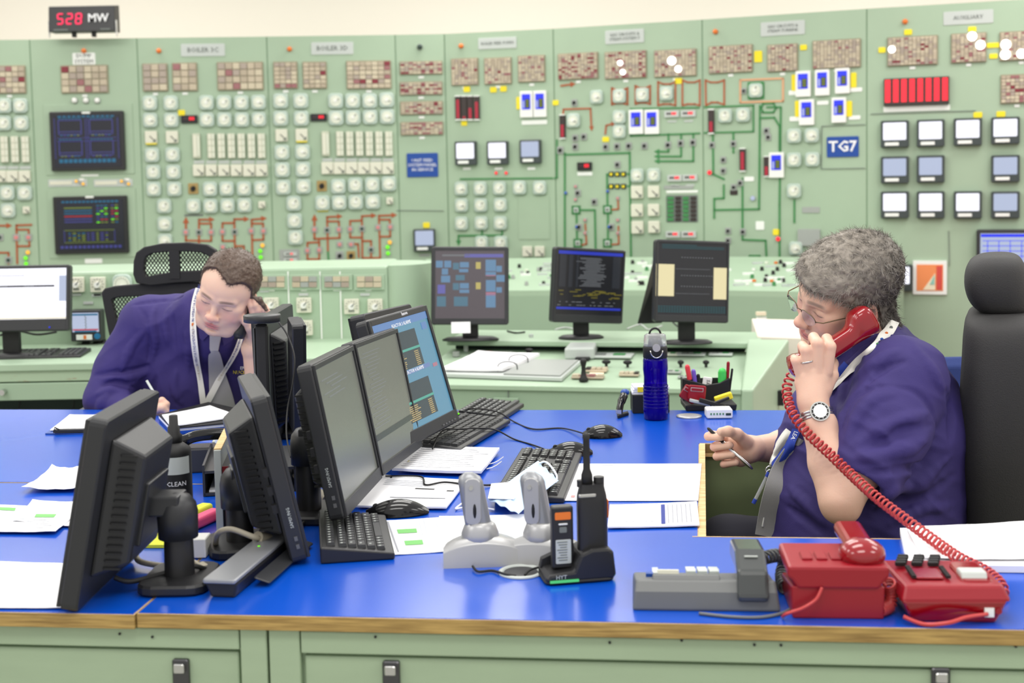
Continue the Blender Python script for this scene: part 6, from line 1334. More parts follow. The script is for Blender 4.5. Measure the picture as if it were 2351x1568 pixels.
# pen pot
c = dk(668, 1000); root = thing('pen_pot', 'taupe desk tidy holding pens between the dark monitors', 'pen holder', c + Vector((0, .04, 0)))
mat('taupe', (120, 116, 104), .5)
mb = MB(); mb.prism([(-.035, 0), (.035, 0), (.035, .085), (-.035, .05)], -.03, .03, 'taupe', ax=1); part('pot', mb, root, bevel=.003)
mb = MB(); mb.box((-.03, -.015, .03), (.03, .04, .06), 'sign_blue'); part('blue_insert', mb, root)
for k, (dx, m, lab) in enumerate(((-.02, 'label_white', 'white pen in the taupe desk tidy'), (-.005, 'note_yellow', 'yellow pen in the taupe desk tidy'), (.008, 'sign_blue', 'blue pen in the taupe desk tidy'), (.02, 'phone_red', 'red pen in the taupe desk tidy'))):
    b_ = c + Vector((dx, .04, .06)); mb = MB(); mb.cyl(b_, b_ + Vector((.004 * (k - 1), .0, .09 + .012 * (k % 2))), .004, m, n=10); mb.cyl(b_ + Vector((.004 * (k - 1), 0, .09 + .012 * (k % 2))), b_ + Vector((.0045 * (k - 1), 0, .105 + .012 * (k % 2))), .0025, 'text_black', n=8); solo('pen', mb, lab, 'pen')
# round disc on post
root = thing('disc_stand', 'dark grey round disc on a tall slim post with thin cable', 'stand', dk(602, 1015))
zt = P3(602, 728, 3.0).z; c0 = Vector((P3(602, 735, 3.0).x, 3.0, ZD))
root.location = c0; ROOTM[root.name] = Matrix.Translation(c0)
mb = MB(); mb.lathe([(.0405, zt - ZD - .011), (.0425, zt - ZD - .010), (.043, zt - ZD + .004), (.0415, zt - ZD + .006)], 'dark_grey_plastic', n=36); part('disc', mb, root)
mb = MB(); mb.box((-.002, 0, (zt - ZD) / 2 - .01), (.030, .02, zt - ZD - .012), 'black_plastic'); part('post', mb, root, bevel=.006)
mb = MB(); mb.box((-.019, 0, (zt - ZD) / 2 - .01), (.003, .02, zt - ZD - .03), 'mid_grey_plastic'); part('post_edge', mb, root)
mb = MB(); mb.lathe([(.05, 0), (.05, .008), (.02, .014)], 'black_plastic', n=28); part('base', mb, root)
mb = MB(); mb.tube(smoothpath([P3(640, 740, 3.08), P3(660, 770, 3.05), P3(676, 820, 3.0), P3(672, 880, 2.98), P3(660, 940, 2.96), P3(658, 1000, 2.9), P3(668, 1050, 2.85)], 8), .0022, 'rubber_black', n=6); part('thin_cable', mb, root, world=True)
mat('vga_beige', (176, 168, 150), .5)
for k, (pts, lab) in enumerate(((([(676, 1092, .02), (700, 1112, .03), (722, 1128, .025), (735, 1136, .02)]), 'thick beige video cable behind the tilted grey monitor'), ([(495, 1255, .01), (500, 1225, .05), (530, 1215, .06), (580, 1232, .045), (600, 1236, .035)], 'thick beige video cable arching over the speaker bar'), ([(318, 1245, .05), (312, 1275, .02), (330, 1292, .012), (400, 1300, .01), (440, 1290, .02), (470, 1310, .008)], 'thick beige video cable at the foot of the leftmost monitor'))):
    P = [dk(x, y, z) for x, y, z in pts]; root = thing('video_cable', lab, 'cable', P[-1]); mb = MB(); mb.tube(smoothpath(P, 8), .0055, 'vga_beige', n=8); part('lead', mb, root, world=True)
    mb = MB(); d = (P[-1] - P[-2]).normalized(); mb.cyl(P[-1] - d * .012, P[-1] + d * .022, .012, 'vga_beige', n=14); part('ferrite_core', mb, root, world=True)
cable([(262, 1325, .03), (300, 1335, .02), (370, 1318, .02), (440, 1300, .03), (480, 1310, .01)], 'black power cable curling below the leftmost monitor', r=.0045, m='rubber_black')
cable([(600, 1210, .01), (640, 1195, .02), (672, 1180, .015), (700, 1195, .01), (655, 1240, .008)], 'tangled black cable behind the edge on monitor', r=.003)
cable([(690, 1170), (720, 1165, .01), (760, 1168)], 'black cable by the foot of the tilted grey monitor', r=.0025)
cable([(590, 1180, .02), (612, 1165, .03), (640, 1150, .04), (650, 1170, .02)], 'black cable tangle between post and edge on monitor', r=.003)
# ------------------------------------------------------------------ implicit surfaces for bodies and cloth
class Field:
    def __init__(s): s.P = []; s.post = None
    def _add(s, fn, lo, hi, k, op): s.P.append((fn, np.array(lo), np.array(hi), k, op)); return s
    def ell(s, c, r, R=None, k=.01, op='u'):
        c = np.array(c, float); r = np.array(r, float); Rm = np.eye(3) if R is None else np.array(R, float); m = r.max() + k + .02
        def fn(p):
            q = (p - c) @ Rm; k0 = np.sqrt(((q / r) ** 2).sum(1)); k1 = np.sqrt(((q / r ** 2) ** 2).sum(1)); return k0 * (k0 - 1) / np.maximum(k1, 1e-6)
        return s._add(fn, c - m, c + m, k, op)
    def cap(s, a, b, ra, rb=None, k=.01, op='u', sq=None):
        a = np.array(a, float); b = np.array(b, float); rb = ra if rb is None else rb; ab = b - a; L2 = max(1e-12, ab @ ab); m = max(ra, rb) * (1.6 if sq else 1) + k + .02
        if sq: n = np.array(sq[0], float); n /= np.linalg.norm(n); f = sq[1]
        def fn(p):
            t = np.clip((p - a) @ ab / L2, 0, 1); v = p - a - t[:, None] * ab
            if sq: dn_ = v @ n; v = v + ((1 / f - 1) * dn_)[:, None] * n
            d = np.sqrt((v ** 2).sum(1)) - (ra + (rb - ra) * t)
            return d * (f if sq and f < 1 else 1) if sq else d
        return s._add(fn, np.minimum(a, b) - m, np.maximum(a, b) + m, k, op)
    def chain(s, pts, rs, k=.01, op='u', sq=None):
        for i in range(len(pts) - 1): s.cap(pts[i], pts[i + 1], rs[i], rs[i + 1], k, op, sq)
        return s
    def __call__(s, p):
        d = np.full(len(p), 1.0)
        for fn, lo, hi, k, op in s.P:
            m = np.nonzero(((p > lo) & (p < hi)).all(1))[0]
            if not len(m): continue
            e = fn(p[m]); a = d[m]
            if op == 'u': h = np.clip(.5 + .5 * (e - a) / k, 0, 1); d[m] = e * (1 - h) + a * h - k * h * (1 - h)
            else: h = np.clip(.5 - .5 * (a + e) / k, 0, 1); d[m] = a * (1 - h) - e * h + k * h * (1 - h)
        if s.post is not None:
            near = np.abs(d) < .05
            if near.any(): d[near] = s.post(p[near], d[near])
        return d
_NZ = np.random.RandomState(3).rand(32, 32, 32)
def vnoise(p):
    f = np.floor(p).astype(int); t = p - f; t = t * t * (3 - 2 * t); o = 0
    for i in (0, 1):
        for j in (0, 1):
            for k in (0, 1):
                w = (t[:, 0] if i else 1 - t[:, 0]) * (t[:, 1] if j else 1 - t[:, 1]) * (t[:, 2] if k else 1 - t[:, 2])
                o = o + w * _NZ[(f[:, 0] + i) & 31, (f[:, 1] + j) & 31, (f[:, 2] + k) & 31]
    return o * 2 - 1
def surfnets(F, lo, hi, h, B=6):
    lo = np.array(lo, float); n = np.ceil((np.array(hi) - lo) / h / B).astype(int); N = n * B
    bi = np.stack(np.meshgrid(*[np.arange(k) for k in n], indexing='ij'), -1).reshape(-1, 3); cen = lo + (bi + .5) * B * h
    dc = F(cen); thr = B * h * .87 * 1.5 + .012; act = np.abs(dc) < thr
    D = np.repeat(np.repeat(np.repeat(np.where(dc > 0, 1., -1.).astype(np.float32).reshape(n), B, 0), B, 1), B, 2)
    A = np.zeros(n, bool); A.reshape(-1)[:] = act
    off = np.stack(np.meshgrid(*[np.arange(B)] * 3, indexing='ij'), -1).reshape(-1, 3)
    ab = bi[act]; idx = (ab[:, None, :] * B + off[None]).reshape(-1, 3)
    for s in range(0, len(idx), 400000):
        q = idx[s:s + 400000]; D[q[:, 0], q[:, 1], q[:, 2]] = F(lo + (q + .5) * h)
    S_ = D < 0
    # candidate cells with mixed corners
    c = S_[:-1, :-1, :-1].astype(np.int8)
    tot = c.copy() * 0
    for i in (0, 1):
        for j in (0, 1):
            for k in (0, 1): tot += S_[i:N[0] - 1 + i, j:N[1] - 1 + j, k:N[2] - 1 + k]
    cells = np.argwhere((tot > 0) & (tot < 8)); cid = np.full(tot.shape, -1, np.int32); cid[cells[:, 0], cells[:, 1], cells[:, 2]] = np.arange(len(cells))
    acc = np.zeros((len(cells), 3)); cnt = np.zeros(len(cells))
    cor = [(i, j, k) for i in (0, 1) for j in (0, 1) for k in (0, 1)]
    V = {q: D[cells[:, 0] + q[0], cells[:, 1] + q[1], cells[:, 2] + q[2]] for q in cor}
    for q in cor:
        for ax in range(3):
            if q[ax]: continue
            r = list(q); r[ax] = 1; r = tuple(r); a, b = V[q], V[r]; m = (a < 0) != (b < 0); t = np.where(m, a / np.where(m, a - b, 1), 0)
            pt = np.array(q, float)[None] + np.zeros((len(cells), 3)); pt[:, ax] += t; acc += pt * m[:, None]; cnt += m
    verts = lo + (cells + .5 + acc / cnt[:, None]) * h
    faces = []
    for ax in range(3):
        u, v = [(1, 2), (2, 0), (0, 1)][ax]
        sl = [slice(1, None)] * 3
        a = S_[tuple(slice(1, N[i] - 1) if i != ax else slice(0, N[i] - 1) for i in range(3))]; b = S_[tuple(slice(1, N[i] - 1) if i != ax else slice(1, N[i]) for i in range(3))]
        e = np.argwhere(a != b); base = e.copy()
        for i in range(3):
            if i != ax: base[:, i] += 1
        inside = a[e[:, 0], e[:, 1], e[:, 2]]
        def g(du_, dv_):
            c_ = base.copy(); c_[:, u] += du_; c_[:, v] += dv_; return cid[c_[:, 0], c_[:, 1], c_[:, 2]]
        qd = np.stack([g(-1, -1), g(0, -1), g(0, 0), g(-1, 0)], 1); qd[~inside] = qd[~inside][:, ::-1]; faces.append(qd[(qd >= 0).all(1)])
    return verts, np.concatenate(faces)
def npmesh(name, v, f, mats, colors=None, smooth=True, mi=None):
    me = bpy.data.meshes.new(name); f = np.asarray(f); k = f.shape[1]
    me.vertices.add(len(v)); me.vertices.foreach_set('co', np.asarray(v, np.float32).ravel()); me.loops.add(f.size); me.loops.foreach_set('vertex_index', f.astype(np.int32).ravel())
    me.polygons.add(len(f)); me.polygons.foreach_set('loop_start', np.arange(0, f.size, k, dtype=np.int32)); me.polygons.foreach_set('loop_total', np.full(len(f), k, np.int32))
    for m in mats: me.materials.append(M(m) if isinstance(m, str) else m)
    me.update(calc_edges=True); me.polygons.foreach_set('use_smooth', [smooth] * len(f))
    if mi is not None: me.polygons.foreach_set('material_index', np.asarray(mi, np.int32))
    if colors is not None:
        a = me.color_attributes.new('Col', 'FLOAT_COLOR', 'POINT'); a.data.foreach_set('color', np.concatenate([colors, np.ones((len(v), 1))], 1).astype(np.float32).ravel())
    me.update(); return me
def skin_mat(name, rough=.48):
    m = mat(name, (220, 180, 160), rough, sss=.18, bump=.12, bscale=260); nt = m.node_tree; a = nt.nodes.new('ShaderNodeVertexColor'); a.layer_name = 'Col'
    nt.links.new(a.outputs[0], nt.nodes['Principled BSDF'].inputs['Base Color']); return m
skin_mat('skin')
def linv(c): return np.array(lin(c)[:3])
# canonical head: x to the person's right, y forward, z up, metres
m = skin_mat('hair_base', .6); m.node_tree.nodes['Principled BSDF'].inputs['Subsurface Weight'].default_value = 0
def head_field(F, T, full=0., nose=1., wd=1.):
    Rm = np.array(T.to_3x3()); sc = np.linalg.norm(Rm[:, 0]); Rn = Rm / sc; t = np.array(T.translation)
    X = lambda p: t + Rm @ np.array(p, float)
    def el(c, r, k=.012, op='u', R=None): F.ell(X((c[0] * wd, c[1], c[2])), np.array((r[0] * wd, r[1], r[2])) * sc, Rn if R is None else Rn @ np.array(R), k * sc, op)
    def cp(a, b, ra, rb=None, k=.01, op='u'): F.cap(X((a[0] * wd, a[1], a[2])), X((b[0] * wd, b[1], b[2])), ra * sc, (ra if rb is None else rb) * sc, k * sc, op)
    el((0, -.010, .038), (.076, .098, .084)); el((0, .026, .024), (.066, .072, .060), .02); el((0, .026, -.035), (.061 + full * .5, .066, .075), .02)
    el((0, .040, -.082), (.046 + full, .050, .034), .02); el((0, .078, -.101), (.022, .019, .017), .02)
    for s in (-1, 1):
        cp((s * .055, -.004, -.055), (s * (.030 + full * .5), .062, -.097), .022 + full * .3, .018, .025)
        el((s * .037, .064, -.038), (.026, .024, .024), .02)                      # cheek
        el((s * .047, .058, -.012), (.018, .022, .014), .02)                      # cheekbone
        cp((s * .044, .076, .016), (s * .012, .093, .013), .0075, .0085, .014)    # brow
        el((s * .031, .1025, -.004), (.016, .0125, .0105), .012, 'd')             # socket
        el((s * .031, .0755, -.0055), (.0155, .0145, .0125), .004)                # closed lid over the eye
        cp((s * .019, .0905, -.0095), (s * .044, .083, -.0085), .0011, .0009, .0016, 'd')   # lid line
        cp((s * .017, .089, .0035), (s * .044, .084, .0035), .0012, .001, .0025, 'd')       # lid crease
        el((s * .0135, .101, -.043), (.0085, .011, .0085), .006)                  # nostril wing
        el((s * .0075, .108, -.0525), (.0034, .0055, .003), .003, 'd')            # nostril
        cp((s * .018, .100, -.042), (s * .033, .082, -.066), .0018, .0016, .007, 'd')       # cheek fold
        # ear
        e = (s * .0745, -.014, -.016); Re = np.array(Matrix.Rotation(-s * .35, 3, 'Z') @ Matrix.Rotation(-.15, 3, 'X'))
        el(e, (.0075, .0175, .031), .005, 'u', Re); el((s * .081, -.012, -.010), (.0055, .0095, .016), .004, 'd', Re); el((s * .0735, -.008, -.040), (.006, .008, .010), .006)
        cp((s * .079, -.006, -.022), (s * .078, .000, -.022), .004, .004, .004)
    el((0, .075, -.064), (.030, .022, .020), .02)                                   # muzzle
    cp((0, .089, .006), (0, .109 * nose, -.036), .0075, .0095, .012); el((0, .111 * nose, -.041), (.0125, .0115, .0105), .006); cp((0, .104, -.050), (0, .096, -.055), .0045, .004, .006)
    el((0, .0935, -.0695), (.0225, .0075, .0052), .004); el((0, .0925, -.0795), (.0185, .0080, .0062), .004)
    cp((-.023, .0885, -.0745), (0, .1015, -.0742), .0012, .0013, .0018, 'd'); cp((.023, .0885, -.0745), (0, .1015, -.0742), .0012, .0013, .0018, 'd')
    el((0, .094, -.0905), (.016, .006, .004), .008, 'd'); el((0, .0985, -.0625), (.0035, .003, .006), .005, 'd')
def head_colors(v, T, wd, base, brow=(70, 56, 48), stub=.12, lip=(196, 122, 116), flush=(214, 132, 120)):
    q = (np.array(T.inverted().to_3x3()) @ (v - np.array(T.translation)).T).T
    q = q / np.array([wd, 1, 1]); C = np.tile(linv(base), (len(v), 1))
    def mix(w, c):
        w = np.clip(w, 0, 1)[:, None]; C[:] = C * (1 - w) + linv(c) * w
    def g(c, r): return np.exp(-(((q - np.array(c)) / np.array(r)) ** 2).sum(1))
    for s in (-1, 1):
        mix(.55 * g((s * .043, .07, -.035), (.022, .03, .020)), flush); mix(.6 * g((s * .078, -.012, -.02), (.012, .025, .035)), flush)
        mix(.35 * g((s * .031, .088, -.014), (.014, .02, .006)), (176, 120, 116))
    mix(.5 * g((0, .115, -.043), (.018, .02, .014)), flush)
    C0 = ((q[:, 2] < -.052) & (q[:, 2] > -.13) & (q[:, 1] > -.03)); mix(stub * np.clip((-.050 - q[:, 2]) / .02, 0, 1) * C0, (130, 116, 112))
    for z, rz, ym in ((-.0695, .0045, .0935), (-.0795, .0058, .0925)): mix(1.1 * np.exp(-(((q[:, 0]) / .020) ** 4 + ((q[:, 2] - z) / rz) ** 4)) * (q[:, 1] > .082), lip)
    mix(.8 * np.exp(-((q[:, 0] / .022) ** 4 + ((q[:, 2] + .0743) / .0012) ** 2)) * (q[:, 1] > .08), (110, 60, 58))
    for s in (-1, 1):
        zb = .0150 + .004 * np.cos((np.abs(q[:, 0]) - .028) / .02); x = s * q[:, 0]
        mix(.75 * np.exp(-(((x - .029) / .019) ** 6 + ((q[:, 2] - zb) / .0042) ** 4)) * (q[:, 1] > .06), brow)
        mix(.85 * np.exp(-(((x - .031) / .0145) ** 6 + ((q[:, 2] + .0095 - .002 * ((x - .031) / .014) ** 2) / .0014) ** 2)) * (q[:, 1] > .07), (60, 42, 40))
        mix(.5 * g((s * .0075, .109, -.0535), (.004, .006, .003)), (110, 62, 58))
    return C, q
def strands(name, roots, nrm, dirs, L, rad, mats, rng, curl=.3, seg=5, grav=0., mis=None):
    n = len(roots); p = roots.copy(); d = dirs / np.linalg.norm(dirs, axis=1, keepdims=True); ax = rng.normal(size=(n, 3)); ax /= np.linalg.norm(ax, axis=1, keepdims=True); l = (L / seg)[:, None]; V = []
    for k in range(seg + 1):
        u = np.cross(d, nrm); u = u / (np.linalg.norm(u, axis=1, keepdims=True) + 1e-9); w = np.cross(u, d); r = rad * (1 - .8 * k / seg)
        for a in range(3): V.append(p + (u * math.cos(2.094 * a) + w * math.sin(2.094 * a)) * r)
        d = d + np.cross(ax, d) * curl + np.array([0, 0, -grav]); d /= np.linalg.norm(d, axis=1, keepdims=True); p = p + d * l
    V = np.stack(V, 1).reshape(-1, 3); f0 = np.array([(k * 3 + a, k * 3 + (a + 1) % 3, k * 3 + 3 + (a + 1) % 3, k * 3 + 3 + a) for k in range(seg) for a in range(3)])
    faces = (f0[None] + (np.arange(n) * (seg + 1) * 3)[:, None, None]).reshape(-1, 4); mi = np.repeat(mis if mis is not None else rng.randint(len(mats), size=n), seg * 3)
    return npmesh(name, V, faces, mats, mi=mi)
def vnormals(F, p, e=.002):
    g = np.stack([F(p + np.eye(3)[i] * e) - F(p - np.eye(3)[i] * e) for i in range(3)], 1); return g / (np.linalg.norm(g, axis=1, keepdims=True) + 1e-9)
def hair(name, T, thick, mask, root, mats, F, rng, h=.0022, ns=2500, L=(.02, .035), rad=.0006, comb=None, curl=.3, noise=.004, up=.5, lo=None, grav=0., tone=None):
    Ti = np.array(T.inverted().to_3x3()); t = np.array(T.translation)
    def HF(p):
        q = (Ti @ (p - t).T).T; d = F(p); mk = mask(q); nz = vnoise(q * 95) * noise + vnoise(q * 230 + 7) * noise * .45
        return d - (-.008 + mk * (.008 + thick(q) + nz))
    hh = .135 * T.to_scale()[0]; v, f = surfnets(HF, t - hh, t + hh, h)
    q = (Ti @ (v - t).T).T
    hc = None
    if tone is not None:
        w = np.clip(.45 + q[:, 1] * 4.5 + (q[:, 2] - .03) * 4 + .35 * vnoise(q * 120), 0, 1)[:, None]; hc = linv((56, 50, 45)) * (1 - w) + linv((136, 128, 118)) * w
    o = part('hair', npmesh('hair', v, f, ['hair_base' if hc is not None else mats[0]], hc), root); o.matrix_parent_inverse = ROOTM[root.name].inverted()
    mk = mask(q); thk = thick(q); ok = np.nonzero((mk > .35) & (F(v) > .0))[0]; sel = rng.choice(ok, ns); N = vnormals(F, v[sel]); cd = (np.array(T.to_3x3()) @ comb(q[sel]).T).T
    d = cd + rng.normal(size=(ns, 3)) * .3; d = d - N * (d * N).sum(1, keepdims=True); d = d / np.linalg.norm(d, axis=1, keepdims=True) + N * up * rng.uniform(.3, 1.3, (ns, 1))
    mis = None
    if tone is not None: mis = tone(q[sel], rng)
    me = strands('hair_strands', v[sel] - N * .003, N, d, rng.uniform(*L, ns) * np.clip(.4 + thk[sel] / .012, .3, 1), rad, mats, rng, curl=curl, grav=grav, mis=mis)
    o2 = part('hair_strands', me, o, kind='stuff'); return o
def addw(name, me, root, parent=None, **k):
    o = part(name, me, parent or root, **k)
    if parent is None: o.matrix_parent_inverse = ROOTM[root.name].inverted()
    return o
def A(px, py, Y): return np.array(ony(px, py, Y))
def traceN(F, XY, off=.002, y0=1.8, y1=5.):
    dv = np.array([tuple(ray(x, y)) for x, y in XY]); t = y0 / dv[:, 1]; o = np.array(EYEP); live = np.arange(len(dv)); hit = np.zeros(len(dv), bool)
    for _ in range(130):
        if not len(live): break
        e = F(o + dv[live] * t[live][:, None]); h = e < .0008; hit[live[h]] = True; t[live[~h]] += np.minimum(e[~h] * .75, .04); live = live[~h]; live = live[(dv[live] * t[live][:, None])[:, 1] < y1]
    p = o + dv * t[:, None]; n = vnormals(F, p) if hit.any() else p
    return [Vector(p[i] + n[i] * off) if hit[i] else None for i in range(len(dv))]
def trace(F, px, py, off=.002, **k): return traceN(F, [(px, py)], off, **k)[0]
def crease(F, lines, inner=.55):
    # small cloth folds laid on the surface already built: (points, radius, 'u' ridge or 'd' groove)
    prep = []
    for pts, r, op in lines:
        P = smoothpath([(x, y, 0) for x, y in pts], 4); H = traceN(F, [(q.x, q.y) for q in P], -r * inner if op == 'u' else r * inner); H = [h for h in H if h is not None]
        H = [h for i, h in enumerate(H) if i == 0 or abs(h.y - H[i - 1].y) < .05]
        if len(H) > 2: prep.append((H, r, op))
    for H, r, op in prep:
        n = len(H); F.chain([np.array(h) for h in H], [1.25 * r * (.25 + .75 * math.sin(math.pi * (i + .4) / (n - .2))) for i in range(n)], .008, op)
def ribbon(F, pts, w, m, parent, name, off=.003, n=10, th=.0012, world=True, smoothY=True):
    # pts (px, py[, width px]); the band is laid on the surface where the camera ray meets it, then given thickness
    P = [Vector((p[0], p[1], p[2] if len(p) > 2 else w)) for p in pts]; S_ = smoothpath(P, n); rows = []
    for i, s in enumerate(S_):
        a = S_[max(0, i - 1)]; b = S_[min(len(S_) - 1, i + 1)]; d = Vector((b.x - a.x, b.y - a.y)).normalized(); nn = Vector((-d.y, d.x)); rows += [(s.x + nn.x * k * s.z / 2, s.y + nn.y * k * s.z / 2) for k in (-1, -.33, .33, 1)]
    H = traceN(F, rows, off); rows = [H[i:i + 4] for i in range(0, len(H), 4)]
    ys = [[q.y if q else None for q in r] for r in rows]
    med = [sorted([y for y in r if y])[len([y for y in r if y]) // 2] if any(r) else None for r in ys]
    for i, r in enumerate(rows):
        m0 = med[i] if med[i] else next(x for x in med if x)
        s = S_[i]; a = S_[max(0, i - 1)]; b = S_[min(len(S_) - 1, i + 1)]; d = Vector((b.x - a.x, b.y - a.y)).normalized(); nn = Vector((-d.y, d.x))
        for j, k in enumerate((-1, -.33, .33, 1)):
            if r[j] is None or abs(r[j].y - m0) > .02: r[j] = ony(s.x + nn.x * k * s.z / 2, s.y + nn.y * k * s.z / 2, m0)
    for _ in range(9):
        rows = [[(rows[max(0, i - 1)][j] + rows[i][j] * 2 + rows[min(len(rows) - 1, i + 1)][j]) / 4 for j in range(4)] for i in range(len(rows))]
    mb = MB(); vs = [p for r in rows for p in r]; mb.grid(rows, m); mb.grid([[p + Vector((0, th, 0)) for p in r][::-1] for r in rows], m)
    for j in (0, 3):
        e = [[r[j], r[j] + Vector((0, th, 0))] for r in rows]; mb.grid(e if j == 3 else [x[::-1] for x in e], m)
    o = part(name, mb, parent, world=True)
    def at(s, v):   # s along in metres from the start, v across in -1..1
        i = 0; acc = 0
        while i < len(rows) - 2:
            l = ((rows[i + 1][1] + rows[i + 1][2]) / 2 - (rows[i][1] + rows[i][2]) / 2).length
            if acc + l > s: break
            acc += l; i += 1
        l = ((rows[i + 1][1] + rows[i + 1][2]) / 2 - (rows[i][1] + rows[i][2]) / 2).length; t = (s - acc) / max(l, 1e-6)
        p0 = rows[i][0].lerp(rows[i][3], (v + 1) / 2); p1 = rows[i + 1][0].lerp(rows[i + 1][3], (v + 1) / 2); return p0.lerp(p1, t)
    return o, at
def ribtext(at, st, s0, size, hw, m, parent, flip=1, off=.0012, rev=False):
    vs, fs = text_mesh(st, size, 'LEFT'); mb = MB(); V = []
    for x, y, z in vs: p = at(s0 + (-x if rev else x), flip * y / hw); V.append(p + Vector((0, -off * (1.2 + .4 * z), 0)))
    mb.add(V, fs, m); part('lettering', mb, parent, world=True)
mat('shirt_navy', (52, 41, 106), .8, noise=.12, nscale=12, bump=.25, bscale=500)
mat('shirt_dark', (44, 36, 90), .8)
mat('tie_grey', (172, 170, 172), .7, bump=.3, bscale=800); mat('tie_grey_dark', (150, 150, 150), .7, bump=.3, bscale=800)
mat('lanyard_white', (232, 230, 222), .7); mat('lanyard_blue', (16, 50, 150), .7); mat('trouser', (38, 38, 48), .9)
for k, c in enumerate(((98, 92, 84), (132, 126, 118), (164, 158, 150), (74, 68, 62))): mat('hair_grey%d' % k, c, .5)
for k, c in enumerate(((80, 62, 50), (98, 78, 62), (60, 46, 38), (116, 96, 80))): mat('hair_brown%d' % k, c, .5)
def folds(amp, sc, R, seed=0):
    R = np.array(R)
    def post(p, d):
        q = (p @ R) * np.array(sc) + seed; w = vnoise(q * .5 + 3) * 1.5
        r = 1 - np.abs(vnoise(q + w[:, None] * .35)) * 2; r2 = 1 - np.abs(vnoise(q * 2.1 + 9)) * 2
        return d - amp * (r * .75 + r2 * .25)
    return post
# ================================================================== the grey haired man on the phone (right)
rootR = thing('person', 'seated grey haired man in glasses and purple shirt holding a red handset to his ear', 'person', (A(1990, 1232, 2.95)[0], 2.95, 0.45))
def rotm(yaw, pitch, roll, base):
    a, b, c = math.radians(yaw), math.radians(pitch), math.radians(roll)
    return np.array(Matrix.Rotation(c, 3, 'Y') @ Matrix.Rotation(b, 3, 'X') @ Matrix.Rotation(a, 3, 'Z')) @ base
baseR = np.array([[0, -1, 0], [1, 0, 0], [0, 0, 1.]])
def rot_y_first(yaw, pitch, roll):
    # person facing -x: yaw towards the camera, pitch down, roll
    Rz = np.array(Matrix.Rotation(math.radians(yaw), 3, 'Z')); Rp = np.array(Matrix.Rotation(math.radians(-pitch), 3, 'Y')); Rr = np.array(Matrix.Rotation(math.radians(roll), 3, 'X'))
    return Rz @ Rp @ Rr @ baseR
HR = np.array([[-.346, -.937, -.055], [.837, -.282, -.469], [.424, -.208, .881]])
sR = 1.06; cR = A(1942, 674, 2.93)
TR_ = Matrix.LocRotScale(Vector(cR), Matrix(HR.tolist()).to_quaternion(), Vector((sR, sR, sR)))
BR = Field(); head_field(BR, TR_, full=.010, nose=1.0, wd=1.03)
Hx = lambda p: np.array(TR_ @ Vector(p))
BR.cap(Hx((0, -.035, -.045)), A(2010, 820, 2.95), .062 * sR, .075, .03); BR.ell(Hx((0, .022, -.106)), (.046, .04, .028), None, .03)
# left arm and hand (holding the handset)
el, wr = A(1930, 1150, 2.63), A(1866, 922, 2.715)
BR.chain([A(2080, 880, 2.76), A(1990, 1050, 2.66), el], [.055, .050, .041], .02)
BR.chain([el, el * .62 + wr * .38, el * .25 + wr * .75, wr], [.043, .0425, .035, .0275], .012, sq=((0.2, 1, 0.1), .86)); BR.ell(A(1932, 1172, 2.63), (.032, .032, .026), None, .015)
pm0 = A(1868, 872, 2.718)
BR.cap(wr, A(1890, 858, 2.728), .026, .019, .015); BR.cap(wr, A(1870, 856, 2.722), .026, .019, .015); BR.cap(wr, A(1850, 866, 2.726), .024, .018, .015); BR.cap(wr, A(1842, 880, 2.732), .02, .016, .012)
FL = [([(1896, 852, 2.722), (1905, 796, 2.720), (1898, 778, 2.762), (1893, 800, 2.800)], [.0150, .0132, .0112, .0096]), ([(1876, 849, 2.718), (1877, 789, 2.716), (1868, 775, 2.760), (1864, 800, 2.798)], [.0148, .0132, .0112, .0096]),
      ([(1857, 856, 2.720), (1851, 805, 2.720), (1843, 795, 2.762), (1842, 818, 2.795)], [.0142, .0126, .0108, .0092]), ([(1843, 870, 2.728), (1829, 829, 2.726), (1824, 824, 2.762), (1826, 842, 2.788)], [.0130, .0112, .0096, .0084])]
for pts, rs_ in FL:
    BR.chain([A(*p) for p in pts], rs_, .003)
BR.chain([A(1890, 895, 2.722), A(1908, 862, 2.745), A(1910, 835, 2.785), A(1900, 815, 2.81)], [.019, .0145, .0125, .011], .008)
# right arm and hand (holding the pen)
BR.chain([A(2040, 890, 3.12), A(1870, 1030, 3.2), A(1800, 1028, 3.17), A(1722, 1030, 3.10)], [.055, .045, .041, .028], .02, sq=((0, 1, 0), .85))
BR.cap(A(1722, 1030, 3.10), A(1688, 1012, 3.11), .027, .022, .014); BR.cap(A(1722, 1032, 3.10), A(1690, 1040, 3.11), .027, .022, .014); BR.cap(A(1715, 1040, 3.10), A(1700, 1055, 3.10), .022, .018, .012)
FR = [([(1684, 1003, 3.115), (1634, 999, 3.105), (1626, 1002, 3.075), (1655, 1004, 3.055)], [.0125, .0110, .0100, .0088]), ([(1684, 1020, 3.118), (1645, 1024, 3.112), (1640, 1026, 3.078), (1676, 1022, 3.05)], [.0128, .0110, .0102, .009]),
      ([(1688, 1038, 3.118), (1650, 1045, 3.108), (1646, 1048, 3.076), (1682, 1044, 3.052)], [.0122, .0106, .0098, .0086]), ([(1696, 1054, 3.11), (1668, 1064, 3.1), (1662, 1066, 3.072), (1690, 1062, 3.055)], [.011, .0096, .009, .008])]
for pts, rs_ in FR: BR.chain([A(*p) for p in pts], rs_, .003)
BR.chain([A(1712, 1015, 3.08), A(1692, 997, 3.06), A(1672, 990, 3.045), A(1655, 991, 3.04)], [.018, .0135, .0115, .010], .008)
lo = A(1590, 1260, 2.9); 
v, f = surfnets(BR, (.44, 2.52, .60), (.95, 3.30, 1.45), .0024)
C, q = head_colors(v, TR_, 1.03, (220, 180, 158), brow=(112, 98, 90), stub=.05)
far = np.linalg.norm(v - cR, axis=1) > .16
